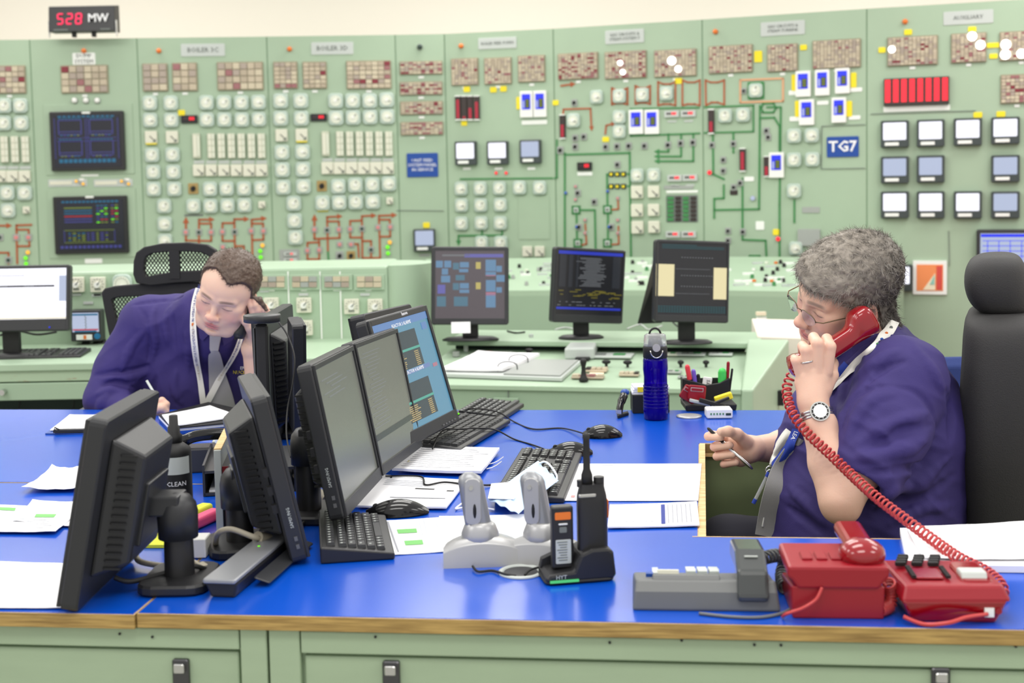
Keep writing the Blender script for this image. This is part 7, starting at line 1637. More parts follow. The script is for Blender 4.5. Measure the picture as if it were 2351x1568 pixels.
for pts, rs_ in FL + FR:
    for k in (1, 2): pp = A(*pts[k]); w = np.exp(-(np.linalg.norm(v - pp, axis=1) / .012) ** 2)[:, None] * .35; C = C * (1 - w) + linv((224, 150, 136)) * w
pp = A(1936, 1195, 2.62); w = np.exp(-(np.linalg.norm(v - pp, axis=1) / .03) ** 2)[:, None] * .45; C = C * (1 - w) + linv((214, 140, 128)) * w
body = addw('body', npmesh('body', v, f, ['skin'], C), rootR)
# hair
def maskR(q):
    y, z = q[:, 1], q[:, 2]; x = np.abs(q[:, 0])
    zl = np.interp(y, [-.12, -.05, -.034, -.026, -.004, .004, .022, .034, .05, .066, .085, .12], [-.085, -.078, -.05, .014, .016, -.030, -.034, .018, .032, .044, .050, .050])
    m = np.clip((z - zl) / .008 + .5, 0, 1)
    return m
def thickR(q):
    y, z = q[:, 1], q[:, 2]; return .006 + .010 * np.clip((z - .02) / .06, 0, 1) + .008 * np.exp(-(((y - .075) / .03) ** 2 + ((z - .072) / .03) ** 2)) + .006 * np.clip((-y - .02) / .06, 0, 1) * (z > -.03)
def toneR(q, rng):
    w = np.clip(.55 + q[:, 1] * 5 + (q[:, 2] - .03) * 4, .03, .97); r = rng.rand(len(q)); dark = r > w + .15 * rng.rand(len(q)); return np.where(dark, np.where(rng.rand(len(q)) < .65, 3, 0), np.where(rng.rand(len(q)) < .5, 1, 2))
def combR(q):
    c = np.zeros((len(q), 3)); c[:, 1] = .55 * np.where(q[:, 2] > .05, 1, .1) - .5 * (q[:, 1] < -.02); c[:, 2] = -.5 * (q[:, 2] < .06) ; a = vnoise(q * 38) * 2.2; c = c / (np.linalg.norm(c, axis=1, keepdims=True) + .1); c0 = c.copy(); c[:, 1] = c0[:, 1] * np.cos(a) - c0[:, 2] * np.sin(a); c[:, 2] = c0[:, 1] * np.sin(a) + c0[:, 2] * np.cos(a); c[:, 0] += .6 * np.sin(a * 1.3); return c
rngh = np.random.RandomState(11)
hR = hair('hair', TR_, thickR, maskR, rootR, ['hair_grey0', 'hair_grey1', 'hair_grey2', 'hair_grey3'], BR, rngh, ns=13000, L=(.012, .028), rad=.0006, comb=combR, curl=.20, noise=.0038, up=.13, tone=toneR)
# glasses
def GX(p): return tuple(TR_ @ Vector(p))
mat('glasses_metal', (120, 104, 80), .3, metal=.8); m = mat('lens_glass', (235, 238, 250), .05, trans=.95); m.node_tree.nodes['Principled BSDF'].inputs['IOR'].default_value = 1.12
gl = bpy.data.objects.new('glasses', None); 
mb = MB()
for s in (-1, 1):
    mb.tube([GX((s * (.031 + .024 * math.cos(a)), .114 - .006 * abs(math.cos(a)) * (1 if math.cos(a) > 0 else .2), -.008 + .0135 * math.sin(a))) for a in [math.pi * k / 12 for k in range(13)]], .0011, 'glasses_metal', n=6)
    mb.tube([GX((s * .055, .108, -.006)), GX((s * .068, .098, -.004)), GX((s * .078, .04, -.000)), GX((s * .0795, -.004, .006)), GX((s * .078, -.022, -.004))], .0014, 'glasses_metal', n=6)
mb.tube([GX((-.009, .114, -.002)), GX((0, .119, .001)), GX((.009, .114, -.002))], .0012, 'glasses_metal', n=6)
og = part('glasses', mb, rootR, world=True)
for s in (-1, 1):
    mb = MB(); P = [GX((s * (.031 + .0235 * math.cos(a)), .1135 - .006 * abs(math.cos(a)) * (1 if math.cos(a) > 0 else .2), -.008 + (.013 if math.sin(a) > 0 else .017) * math.sin(a))) for a in [2 * math.pi * k / 20 for k in range(20)]]
    fwd_ = Vector(GX((0, 1, 0))) - Vector(GX((0, 0, 0))); Q2 = [Vector(p) - fwd_ * .0012 for p in P]; mb.add([Vector(p) for p in P] + Q2, [tuple(range(20)), tuple(range(39, 19, -1))] + [(i, 20 + i, 20 + (i + 1) % 20, (i + 1) % 20) for i in range(20)], 'lens_glass'); part('lens', mb, og, world=True)
# shirt
SR = Field()
SR.ell(A(2058, 985, 2.93), (.148, .205, .175), None, .05); SR.ell(A(1985, 1010, 2.94), (.185, .19, .19), None, .08); SR.ell(A(1985, 1165, 2.94), (.222, .225, .19), None, .08)
SR.cap(A(2075, 868, 2.77), A(2058, 868, 3.12), .080, .078, .06); SR.ell(A(1980, 1330, 2.94), (.225, .22, .2), None, .08)
SR.cap(A(2025, 838, 2.945), A(1992, 778, 2.942), .088, .073, .03)
BRn = None
SR.chain([A(2075, 880, 2.76), A(2030, 985, 2.70), A(1985, 1080, 2.655)], [.086, .084, .077], .04)
SR.chain([A(2045, 890, 3.13), A(1930, 1000, 3.2), A(1850, 1020, 3.21)], [.08, .075, .066], .04)
# cut the sleeve mouth open
hem = A(1968, 1112, 2.64); dirn = (A(1925, 1195, 2.61) - A(2000, 1050, 2.67)); dirn /= np.linalg.norm(dirn)
SR.cap(hem + dirn * .075, hem + dirn * .2, .10, .10, .004, 'd')
SR.cap(hem - dirn * .002, hem + dirn * .08, .056, .062, .004, 'd')
SR.chain([A(2060, 762, 2.95), A(2035, 775, 2.86), A(1985, 812, 2.845), A(1930, 855, 2.85), A(1895, 885, 2.87)], [.011] * 5, .008); SR.chain([A(2068, 768, 2.95), A(2060, 790, 2.87), A(2000, 840, 2.83), A(1930, 895, 2.84)], [.013] * 4, .012)
SR.cap(A(2002, 772, 2.942), A(1985, 745, 2.94), .062, .07, .004, 'd')
crease(SR, (([(1940, 878), (1934, 930), (1926, 985)], .010, 'u'), ([(2051, 887), (1985, 899), (1946, 934), (1934, 990)], .010, 'd'), ([(2055, 905), (2000, 920), (1966, 965), (1948, 1010)], .011, 'u'), ([(2132, 948), (2080, 962), (2020, 985), (1964, 1022)], .011, 'u'), ([(2140, 975), (2070, 995), (2000, 1032)], .010, 'd'),
  ([(2051, 889), (2099, 901), (2136, 938), (2150, 985)], .006, 'd'), ([(2062, 806), (2010, 835), (1957, 880)], .009, 'u'), ([(2080, 830), (2030, 850), (1975, 900)], .009, 'd'), ([(2127, 1000), (2090, 1030), (2010, 1046), (1962, 1052)], .011, 'u'), ([(2140, 1040), (2080, 1075), (1995, 1085)], .010, 'd'),
  ([(2186, 1048), (2113, 1106), (2050, 1128), (2010, 1165)], .012, 'u'), ([(2196, 1090), (2120, 1140), (2050, 1160)], .011, 'd'), ([(2190, 1160), (2100, 1175), (2030, 1205)], .010, 'u'), ([(1815, 1120), (1860, 1165), (1895, 1205)], .009, 'u'), ([(1805, 1160), (1850, 1195), (1880, 1222)], .008, 'd'), ([(2170, 890), (2185, 950), (2180, 1020)], .010, 'd'), ([(2100, 800), (2140, 850), (2165, 900)], .008, 'u')))
SR.post = folds(.0060, (8, 8, 20), Matrix.Rotation(.5, 3, 'Y'))
v, f = surfnets(SR, (.50, 2.46, .42), (1.16, 3.36, 1.42), .0042)
keep = None
shirtR = addw('shirt', npmesh('shirt', v, f, ['shirt_navy']), rootR)
# trousers and legs under the desk
LR = Field(); 
hipx = A(1990, 1232, 2.95)[0]
for yy in (2.82, 3.06):
    LR.chain([(hipx, yy, .52), (hipx - .30, yy, .55), (hipx - .27, yy, .10)], [.105, .075, .05], .03); LR.cap((hipx - .22, yy, .05), (hipx - .34, yy, .04), .042, .035, .02)
LR.ell((hipx + .02, 2.94, .52), (.2, .22, .13), None, .05)
v, f = surfnets(LR, (hipx - .75, 2.6, -.01), (hipx + .35, 3.3, .80), .012); addw('trousers', npmesh('trousers', v, f, ['trouser']), rootR)
# tie, lanyard, badge, watch, ring
ribbon(SR, [(1845, 1000, 22), (1803, 1072, 54), (1778, 1150, 58), (1760, 1240, 56)], 40, 'tie_grey_dark', rootR, 'tie', off=.006, th=.003)
lw, at = ribbon(SR, [(2050, 738, 22), (2040, 762), (2018, 789), (1983, 822), (1950, 853, 20), (1924, 880, 15), (1903, 906, 10)], 22, 'lanyard_white', rootR, 'lanyard', off=.006)
lb, atb = ribbon(SR, [(1950, 836), (1926, 862), (1904, 886), (1885, 914)], 19, 'lanyard_blue', rootR, 'blue_lanyard_side', off=.004)
ribtext(atb, 'HU LEADER', .002, .0145, .010, 'text_white', lb, flip=-1)
for s, m in ((.062, 'lamp_orange'), (.108, 'blue_bit'), (.150, 'line_green'), (.03, 'text_grey')):
    p = at(s, 0); mb = MB(); mb.sphere(p + Vector((0, -.005, .003)), .004, m, n=10, sc=(1, .3, 1)); mb.box(p + Vector((.0, -.0055, -.005)), (.012, .0012, .0035), m); mb.box(p + Vector((.0, -.0055, -.001)), (.004, .0012, .008), m); part('printed_mark', mb, lw, world=True)
l2, at2 = ribbon(SR, [(1824, 985), (1800, 1018), (1780, 1050), (1775, 1070)], 18, 'lanyard_white', rootR, 'lanyard_end', off=.010)
l3, at3 = ribbon(SR, [(1840, 985), (1824, 1020), (1806, 1050), (1784, 1076)], 19, 'lanyard_blue', rootR, 'lanyard_end', off=.012)
ribtext(at3, 'LEADER', .004, .0135, .010, 'text_white', l3, flip=-1)
pb = trace(SR, 1780, 1085, .014); kp = pb
mb = MB()
for k in range(3): c0 = kp + Vector((0, 0, -.008 * k)); mb.tube([c0 + Vector((math.cos(a) * .009, -.002 * k, math.sin(a) * .011)) for a in [2 * math.pi * j / 14 for j in range(14)]], .0016, 'silver_metal', n=6, closed=True)
part('key_rings', mb, rootR, world=True, kind='stuff')
mb = MB(); a_, b_ = kp + Vector((-.008, -.006, -.012)), kp + Vector((-.034, -.008, -.062)); mb.cyl(a_, b_, .004, 'clear_plastic', n=10); mb.cyl(b_, b_ + (b_ - a_) * .2, .0046, 'scr_blue' if 0 else 'lanyard_blue', n=10); mb.cyl(a_ - (b_ - a_) * .2, a_, .0046, 'lanyard_blue', n=10); part('mini_pen', mb, rootR, world=True)
for k, (dx, an, m) in enumerate(((-.012, .18, 'label_white'), (.006, -.22, 'gauge_face'))):
    mb = MB(); mb.rbox(kp + Vector((dx, .002 * k - .030, -.080)), (.022, .003, .082), m, r=.003, face='y', R=Matrix.Rotation(an, 3, 'Y') @ Matrix.Rotation(.9, 3, 'Z')); part('badge_card', mb, rootR, world=True)
dW = (el - wr) / np.linalg.norm(el - wr); wc = wr + dW * .030
mb = MB(); u_ = np.cross(dW, [0, 1, 0]); u_ /= np.linalg.norm(u_); w_ = np.cross(dW, u_)
for o_ in (-.006, 0, .006): mb.tube([wc + dW * o_ + (u_ * math.cos(a) * .0345 + w_ * math.sin(a) * .0300) for a in [2 * math.pi * k / 26 for k in range(26)]], .0034, 'silver_metal', n=6, closed=True)
wat = part('watch_strap', mb, rootR, world=True)
nW = -w_ if w_[1] > 0 else w_; wf = Vector(wc + nW * .032 + u_ * .002); nV = Vector(nW)
mb = MB(); mb.cyl(wf - nV * .003, wf + nV * .006, .0205, 'silver_metal', n=28); mb.cyl(wf + nV * .0058, wf + nV * .0072, .0175, 'rubber_black', n=28); mb.cyl(wf + nV * .0072, wf + nV * .0078, .0140, 'label_white', n=28); part('watch_case', mb, wat, world=True)
mb = MB(); uu = nV.orthogonal().normalized(); vv = nV.cross(uu)
for k in range(12): a = 2 * math.pi * k / 12; c0 = wf + nV * .0076 + (uu * math.cos(a) + vv * math.sin(a)) * .0158; mb.sphere(c0, .0012, 'label_white', n=6)
part('hour_marks', mb, wat, world=True, kind='stuff')
r0, r1 = A(1855, 835, 2.72), A(1852, 822, 2.72); dr = (r1 - r0) / np.linalg.norm(r1 - r0); ru = np.cross(dr, [0, 1, 0]); ru /= np.linalg.norm(ru); rw = np.cross(dr, ru)
mb = MB(); mb.tube([A(1853.5, 829, 2.72) + (ru * math.cos(a) + rw * math.sin(a)) * .0140 for a in [2 * math.pi * k / 24 for k in range(24)]], .0019, 'silver_metal', n=6, closed=True); part('wedding_ring', mb, rootR, world=True)
a_, b_ = Vector(A(1624, 982, 3.07)), Vector(A(1728, 1077, 3.035)); d_ = (b_ - a_).normalized(); Lp = (b_ - a_).length; RP = Matrix((d_.orthogonal().normalized(), d_.cross(d_.orthogonal().normalized()), d_)).transposed()
root = thing('pen', 'slim dark and silver pen in the fist of the grey haired man', 'pen', a_, R=RP)
mb = MB(); mb.lathe([(.0015, 0), (.0038, .004), (.0042, Lp * .35)], 'rubber_black', n=12); part('grip', mb, root)
mb = MB(); mb.lathe([(.0042, Lp * .35), (.0042, Lp * .93), (.002, Lp)], 'silver_metal', n=12); part('barrel', mb, root)
# ================================================================== the writing man (left)
rootL = thing('person', 'seated dark haired man in purple shirt writing with head leaned on black phone', 'person', (A(440, 943, 4.25)[0], 4.25, .45))
HL_ = np.array([[-0.93438637, -0.22215342, 0.27851384], [0.09469309, -0.90851514, -0.40698091], [0.34344625, -0.35390409, 0.86994056]])
YL = 3.90; cL = A(524.5, 668, YL); TL_ = Matrix.LocRotScale(Vector(cL), Matrix(HL_.tolist()).to_quaternion(), Vector((.985, .985, .985)))
BL_ = Field(); head_field(BL_, TL_, full=.014, nose=.985, wd=1.09)
Hl = lambda p: np.array(TL_ @ Vector(p))
BL_.cap(Hl((0, -.035, -.05)), A(470, 790, 4.16), .056, .058, .02)
# raised left hand with the phone
wrl = A(577, 800, 3.93); BL_.chain([A(600, 940, 3.98), wrl], [.040, .027], .02); BL_.chain([A(470, 790, 4.18), A(600, 820, 4.2), A(606, 935, 4.03)], [.05, .045, .036], .02)
BL_.cap(wrl, A(592, 742, 3.915), .026, .024, .014); BL_.cap(wrl, A(604, 738, 3.93), .024, .022, .014)
FLL = [([(590, 738, 3.895), (580, 715, 3.875), (576, 702, 3.868), (573, 692, 3.868)], [.012, .0105, .0098, .0085]), ([(598, 734, 3.90), (592, 712, 3.875), (586, 700, 3.868), (582, 688, 3.868)], [.012, .0108, .0098, .0086]),
       ([(608, 732, 3.91), (604, 712, 3.885), (599, 700, 3.878), (595, 690, 3.875)], [.0115, .0102, .0094, .0084]), ([(618, 736, 3.93), (616, 720, 3.905), (611, 710, 3.9), (607, 702, 3.895)], [.0105, .0094, .0086, .0078])]
for pts, rs_ in FLL: BL_.chain([A(*p) for p in pts], rs_, .003)
BL_.chain([A(583, 775, 3.915), A(574, 752, 3.88), A(564, 738, 3.866), A(556, 727, 3.866)], [.019, .0135, .0115, .0095], .008)
# writing right hand
wl = A(345, 962, 3.94); BL_.chain([A(470, 790, 4.2), A(330, 760, 4.18), A(252, 912, 4.09), wl], [.05, .045, .030, .026], .02); BL_.cap(wl, A(362, 946, 3.915), .028, .024, .012)
FRR = [([(362, 936, 3.90), (372, 920, 3.89), (382, 928, 3.885), (382, 942, 3.885)], [.0125, .0112, .010, .0088]), ([(366, 944, 3.895), (374, 930, 3.885), (378, 942, 3.88), (376, 952, 3.88)], [.0125, .011, .010, .0088]),
       ([(364, 952, 3.895), (374, 944, 3.885), (376, 956, 3.88), (370, 962, 3.885)], [.012, .0105, .0095, .0085]), ([(360, 960, 3.9), (370, 956, 3.888), (372, 965, 3.885), (366, 970, 3.89)], [.011, .0098, .009, .008])]
for pts, rs_ in FRR: BL_.chain([A(*p) for p in pts], rs_, .003)
BL_.chain([A(352, 950, 3.9), A(362, 938, 3.875), A(374, 936, 3.866), A(382, 944, 3.868)], [.016, .0125, .011, .009], .006)
v, f = surfnets(BL_, (-1.32, 3.78, .70), (-.62, 4.26, 1.34), .0026)
C, q = head_colors(v, TL_, 1.09, (222, 184, 162), brow=(96, 74, 62), stub=.16)
for pts, rs_ in FLL + FRR:
    for k in (1, 3): pp = A(*pts[k]); w = np.exp(-(np.linalg.norm(v - pp, axis=1) / .011) ** 2)[:, None] * .3; C = C * (1 - w) + linv((226, 152, 138)) * w
addw('body', npmesh('body', v, f, ['skin'], C), rootL)
def maskL(q):
    y, z = q[:, 1], q[:, 2]; x = np.abs(q[:, 0])
    zl = np.interp(y, [-.12, -.05, -.034, -.026, -.004, .006, .018, .030, .045, .060, .072, .12], [-.08, -.075, -.05, .014, .016, -.018, -.016, .034, .058, .078, .086, .10])
    X0 = q[:, 0]; zl = zl + (.022 * np.clip((X0 - .0) / .03, 0, 1) + .012 * np.clip((-X0 - .045) / .02, 0, 1)) * (y > .030) - .016 * np.exp(-((X0 + .026) / .020) ** 2) * (y > .04)
    return np.clip((z - zl) / .010 + .5 + .25 * vnoise(q * 160), 0, 1)
def thickL(q): return .0035 + .0045 * np.clip((q[:, 2] - .03) / .05, 0, 1)
def combL(q):
    c = np.zeros((len(q), 3)); c[:, 1] = np.where(q[:, 2] > .06, .8, .0); c[:, 2] = np.where(q[:, 2] > .06, 0, -.8); c[:, 0] = .4; return c
hair('hair', TL_, thickL, maskL, rootL, ['hair_brown0', 'hair_brown1', 'hair_brown2', 'hair_brown3'], BL_, rngh, ns=6000, L=(.008, .016), rad=.0006, comb=combL, curl=.3, noise=.0022, up=.12)
SL = Field()
SL.ell(A(450, 850, 4.20), (.215, .13, .20), None, .06); SL.ell(A(450, 960, 4.26), (.225, .16, .2), None, .06); SL.ell(A(445, 1060, 4.30), (.22, .18, .2), None, .06)
SL.cap(A(345, 738, 4.15), A(570, 790, 4.14), .078, .08, .06); SL.cap(A(452, 740, 4.16), A(495, 775, 4.10), .095, .085, .05); SL.ell(A(400, 745, 4.2), (.12, .10, .085), None, .05)
SL.chain([A(325, 752, 4.14), A(275, 850, 4.12), A(245, 915, 4.08)], [.078, .070, .062], .04); SL.chain([A(245, 915, 4.08), A(290, 948, 4.02), A(332, 962, 3.96)], [.060, .047, .040], .03)
SL.chain([A(590, 800, 4.14), A(620, 900, 4.06), A(612, 950, 3.99)], [.076, .062, .05], .04); SL.cap(A(612, 950, 3.99), A(590, 880, 3.965), .048, .040, .02)
SL.cap(A(452, 715, 4.10), A(492, 772, 4.045), .070, .066, .03)
crease(SL, (([(305, 702), (355, 691), (440, 684)], .006, 'd'), ([(318, 704), (341, 741), (347, 783), (341, 826)], .007, 'd'), ([(358, 700), (349, 736), (357, 783), (349, 830)], .009, 'u'), ([(392, 700), (380, 740), (385, 790)], .008, 'u'), ([(400, 720), (398, 760), (402, 800)], .007, 'd'), ([(345, 836), (305, 852), (255, 857), (218, 862)], .010, 'd'),
  ([(337, 852), (288, 868), (238, 872)], .010, 'u'), ([(308, 890), (265, 880), (232, 888)], .009, 'd'), ([(300, 905), (258, 895), (225, 905)], .009, 'u'), ([(250, 905), (232, 925), (225, 940)], .008, 'u'), ([(426, 765), (434, 810), (432, 856)], .007, 'u'), ([(405, 850), (400, 890), (420, 930)], .009, 'u'), ([(330, 760), (300, 800), (280, 850)], .008, 'u'), ([(360, 860), (350, 900), (365, 930)], .010, 'd'), ([(520, 850), (545, 880), (560, 920)], .008, 'u')))
SL.post = folds(.0058, (7, 8, 15), Matrix.Rotation(-.7, 3, 'Y'), 5)
v, f = surfnets(SL, (-1.42, 3.84, .50), (-.58, 4.52, 1.34), .0046)
addw('shirt', npmesh('shirt', v, f, ['shirt_navy']), rootL)
# collar wings
def poly_on(F, pts, m, parent, name, off=.004, th=.003):
    P = [trace(F, x, y, off) or ony(x, y, 4.0) for x, y in pts]; mb = MB(); n = len(P); Q_ = [p + Vector((0, th, 0)) for p in P]
    mb.add(P + Q_, [tuple(range(n)), tuple(range(2 * n - 1, n - 1, -1))] + [(i, n + i, n + (i + 1) % n, (i + 1) % n) for i in range(n)], m); return part(name, mb, parent, world=True)
poly_on(SL, [(452, 722), (462, 776), (468, 781), (484, 765), (470, 745)], 'shirt_navy', rootL, 'collar_wing', off=.008, th=.004)
poly_on(SL, [(505, 762), (512, 792), (545, 770), (556, 745)], 'shirt_navy', rootL, 'collar_wing', off=.008, th=.004)
ribbon(SL, [(492, 768, 20), (490, 800, 16), (492, 812, 26), (505, 900, 50), (514, 960, 60)], 30, 'tie_grey', rootL, 'tie', off=.008, th=.003)
poly_on(SL, [(482, 764), (506, 764), (499, 800), (485, 800)], 'tie_grey', rootL, 'tie_knot', off=.014, th=.01)
la, ata = ribbon(SL, [(456, 668), (448, 700), (450, 745), (455, 800), (459, 860), (465, 905), (468, 930)], 13, 'lanyard_white', rootL, 'lanyard', off=.014)
lb_, atb_ = ribbon(SL, [(556, 738), (545, 775), (530, 812), (508, 860), (486, 900), (470, 930)], 13, 'lanyard_white', rootL, 'lanyard', off=.017)
for a_, o_, s_ in ((ata, la, .285), (ata, la, .12), (atb_, lb_, .20)):
    ribtext(a_, 'IN OPERATOR FUNDAMENTALS', s_, .0098, .0085, 'print_navy', o_, flip=1, rev=True); ribtext(a_, 'YOUR ROLE', s_ + .055, .0098, .0085, 'tile_f', o_, flip=1, rev=True)
for at_, s in ((ata, .13), (atb_, .03)): p = at_(s, 0); mb = MB(); mb.sphere(p + Vector((0, -.001, 0)), .006, 'lamp_orange', n=10, sc=(.8, .15, 1)); part('orange_mark', mb, la if at_ is ata else lb_, world=True)
p = at_p = ony(468, 936, ata(.36, 0).y - .002); mb = MB(); mb.cyl(p + Vector((0, 0, .008)), p - Vector((0, 0, .008)), .004, 'silver_metal', n=10); part('lanyard_clip', mb, rootL, world=True)
for st, px, py, sz, m in (('ENERGY', 572, 846, .014, 'text_white'), ('NUCLEAR OPERATOR', 562, 853, .0155, 'yellow_tag'), ('EDF', 574, 838, .022, 'text_white')):
    vs, fs = text_mesh(st, sz, 'LEFT' if 'NUC' in st else 'CENTER'); base_ = (536 if 'NUC' in st else px, py); mb = MB(); V = []
    for x, y, z in vs:
        q_ = (base_[0] + x / YL * FPX * .93, base_[1] - y / YL * FPX * .93 + x * 60); V.append((q_, z))
    yy = trace(SL, base_[0] + 10, py, .006).y if trace(SL, base_[0] + 10, py, .006) else 4.0
    TT = traceN(SL, [q_ for q_, z in V], .004); mb.add([(TT[i] or ony(V[i][0][0], V[i][0][1], yy)) + Vector((0, -.0006 * V[i][1], 0)) for i in range(len(V))], fs, m); part('embroidery', mb, rootL, world=True)
LL = Field(); hx = A(445, 960, 4.3)[0]
for sx in (-.12, .12): LL.chain([(hx + sx, 4.35, .52), (hx + sx * 1.2, 4.08, .55), (hx + sx * 1.2, 4.2, .10)], [.10, .075, .05], .03); LL.cap((hx + sx * 1.2, 4.2, .05), (hx + sx * 1.2, 4.08, .04), .042, .035, .02)
LL.ell((hx, 4.36, .52), (.2, .17, .13), None, .05)
v, f = surfnets(LL, (hx - .4, 3.9, -.01), (hx + .4, 4.6, .75), .014); addw('trousers', npmesh('trousers', v, f, ['trouser']), rootL)
# his phone handset and pen
a_, b_ = Vector(A(592, 690, 3.905)), Vector(A(541, 776, 3.885)); d_ = (b_ - a_).normalized(); n_ = Vector((0, -1, 0)); n_ = (n_ - d_ * n_.dot(d_)).normalized(); s_ = d_.cross(n_); RP = Matrix((d_, n_, s_)).transposed(); Lh = (b_ - a_).length
root = thing('telephone_handset', 'black telephone handset between the writing man cheek and fingers', 'handset', a_, R=RP)
mb = MB(); P = []
for i in range(21):
    t = i / 20; e = min(t, 1 - t); ef = min(1, e / .07) ** .5 if e < .07 else 1; w0 = (.017 + .008 * math.exp(-((t - .1) / .14) ** 2) + .006 * math.exp(-((t - .9) / .14) ** 2)) * max(.2, ef)
    P.append([Vector((Lh * t, math.cos(a) * w0 * .8, math.sin(a) * w0)) for a in [2 * math.pi * k / 16 for k in range(17)]])
mb.grid([r[::-1] for r in P], 'black_plastic'); part('body', mb, root)
mb = MB(); mb.cyl((Lh * .98, 0, 0), (Lh * 1.04, 0, 0), .004, 'rubber_black'); part('cord_plug', mb, root)
a_, b_ = Vector(A(337, 874, 3.93)), Vector(A(386, 957, 3.87)); d_ = (b_ - a_).normalized(); Lp = (b_ - a_).length; RP = Matrix((d_.orthogonal().normalized(), d_.cross(d_.orthogonal().normalized()), d_)).transposed()
root = thing('pen', 'clear barrelled pen in the hand of the writing man', 'pen', a_, R=RP)
mb = MB(); mb.lathe([(.0040, 0), (.0042, Lp * .8)], 'label_plate', n=12); part('barrel', mb, root)
mb = MB(); mb.lathe([(.0045, Lp * .7), (.0045, Lp * .86), (.0012, Lp)], 'rubber_black', n=12); part('tip_grip', mb, root)
# pad he writes on
c4 = [dk(372, 956, .022), dk(482, 934, .022), dk(552, 958, .022), dk(392, 982, .022)]
sheet('paper_pad', c4, 'white writing pad under the hand of the writing man', 'notepad', z=.0, th=.003, curl=.004)
b4 = [dk(552, 970), dk(552, 948), dk(470, 937), dk(368, 966), dk(400, 990)]
mb = MB(); P = [dk(365, 968), dk(395, 1000), dk(552, 985), dk(556, 955), dk(480, 938)]; P = P if sum((P[i].x * P[(i + 1) % 5].y - P[(i + 1) % 5].x * P[i].y) for i in range(5)) > 0 else P[::-1]
root = thing('folder', 'blue folder with black edge lying under the writing pad', 'folder', P[0])
mb.prism([(p.x, p.y) for p in P], ZD + .001, ZD + .010, 'sign_blue'); part('cover', mb, root, world=True); mb = MB(); mb.prism([((p.x - P[0].x) * .97 + P[0].x, (p.y - P[0].y) * .97 + P[0].y) for p in P], ZD + .010, ZD + .017, 'paper'); part('pages', mb, root, world=True)
mb = MB(); mb.prism([((p.x - P[0].x) * .99 + P[0].x, (p.y - P[0].y) * .99 + P[0].y) for p in P], ZD + .017, ZD + .021, 'rubber_black'); part('black_board', mb, root, world=True)
# ================================================================== chairs
def meshmat(name, col, sx, sz, hole=.5):
    m = bpy.data.materials.new(name); MATS[name] = m; m.use_nodes = True; nt = m.node_tree; b = nt.nodes['Principled BSDF']; b.inputs['Base Color'].default_value = lin(col); b.inputs['Roughness'].default_value = .7
    tc = nt.nodes.new('ShaderNodeTexCoord'); sp = nt.nodes.new('ShaderNodeSeparateXYZ'); nt.links.new(tc.outputs['Object'], sp.inputs[0])
    def mt(op, a, b_=None):
        n = nt.nodes.new('ShaderNodeMath'); n.operation = op
        for i, x in enumerate((a, b_)):
            if x is None: continue
            if isinstance(x, (int, float)): n.inputs[i].default_value = x
            else: nt.links.new(x, n.inputs[i])
        return n.outputs[0]
    u = mt('MULTIPLY', sp.outputs['X'], math.pi / sx); w = mt('MULTIPLY', sp.outputs['Z'], math.pi / sz)
    a = mt('SINE', mt('ADD', u, w)); c = mt('SINE', mt('SUBTRACT', u, w)); pr = mt('MULTIPLY', a, c); h = mt('GREATER_THAN', mt('ABSOLUTE', pr), hole)
    tr = nt.nodes.new('ShaderNodeBsdfTransparent'); mx = nt.nodes.new('ShaderNodeMixShader'); nt.links.new(h, mx.inputs[0]); nt.links.new(b.outputs[0], mx.inputs[1]); nt.links.new(tr.outputs[0], mx.inputs[2]); nt.links.new(mx.outputs[0], nt.nodes['Material Output'].inputs[0])
    return m
meshmat('chair_mesh', (24, 24, 26), .0125, .017, .46)
mat('chair_black', (24, 24, 26), .6, bump=.3, bscale=500); mat('chair_web', (40, 39, 40), .75, bump=.5, bscale=420)
YCH = 4.55
root = thing('office_chair', 'black mesh office chair with headrest behind the writing man', 'chair', (A(400, 900, YCH + .02)[0], YCH - .1, 0))
def frame_grid(outer, inner, Y, m, name, th=.03, cy=0.):
    mb = MB(); n = len(outer); O = [ony(x, y, Y) for x, y in outer]; I = [ony(x, y, Y) for x, y in inner]; O2 = [p + Vector((0, th, 0)) for p in O]; I2 = [p + Vector((0, th, 0)) for p in I]
    vs = O + I + O2 + I2; fs = []
    for i in range(n):
        j = (i + 1) % n; fs += [(i, n + i, n + j, j), (2 * n + i, 2 * n + j, 3 * n + j, 3 * n + i), (i, j, 2 * n + j, 2 * n + i), (n + i, 3 * n + i, 3 * n + j, n + j)]
    mb.add(vs, fs, m); return part(name, mb, root, world=True, bevel=.004), I
def fillpoly(I, m, name, dy=.012):
    mb = MB(); c = sum(I, Vector()) / len(I); vs = [p + Vector((0, dy, 0)) for p in I] + [c + Vector((0, dy, 0))]; n = len(I); mb.add(vs, [(i, (i + 1) % n, n) for i in range(n)], m); return part(name, mb, root, world=True)
hb_o = [(306, 600), (312, 580), (330, 567), (370, 559), (430, 557), (475, 562), (495, 574), (502, 600), (498, 630), (470, 646), (400, 650), (345, 656), (312, 650), (305, 630)]
hb_i = [(331, 603), (335, 590), (348, 582), (375, 579), (425, 577), (462, 580), (478, 588), (482, 602), (479, 614), (460, 621), (400, 624), (350, 632), (334, 636), (330, 622)]
g_, I = frame_grid(hb_o, hb_i, YCH, 'chair_black', 'headrest_frame'); fillpoly(I, 'chair_mesh', 'headrest_mesh')
mb = MB(); a1, a2 = ony(399, 575, YCH - .003), ony(401, 640, YCH - .003); mb.box((a1 + a2) / 2 + Vector((0, .01, 0)), (.035, .02, (a1 - a2).length), 'chair_black'); part('headrest_bar', mb, root, world=True)
bk_o = [(232, 672), (240, 662), (262, 657), (320, 652), (400, 649), (500, 646), (560, 650), (570, 700), (560, 830), (540, 930), (300, 930), (268, 840), (248, 760)]
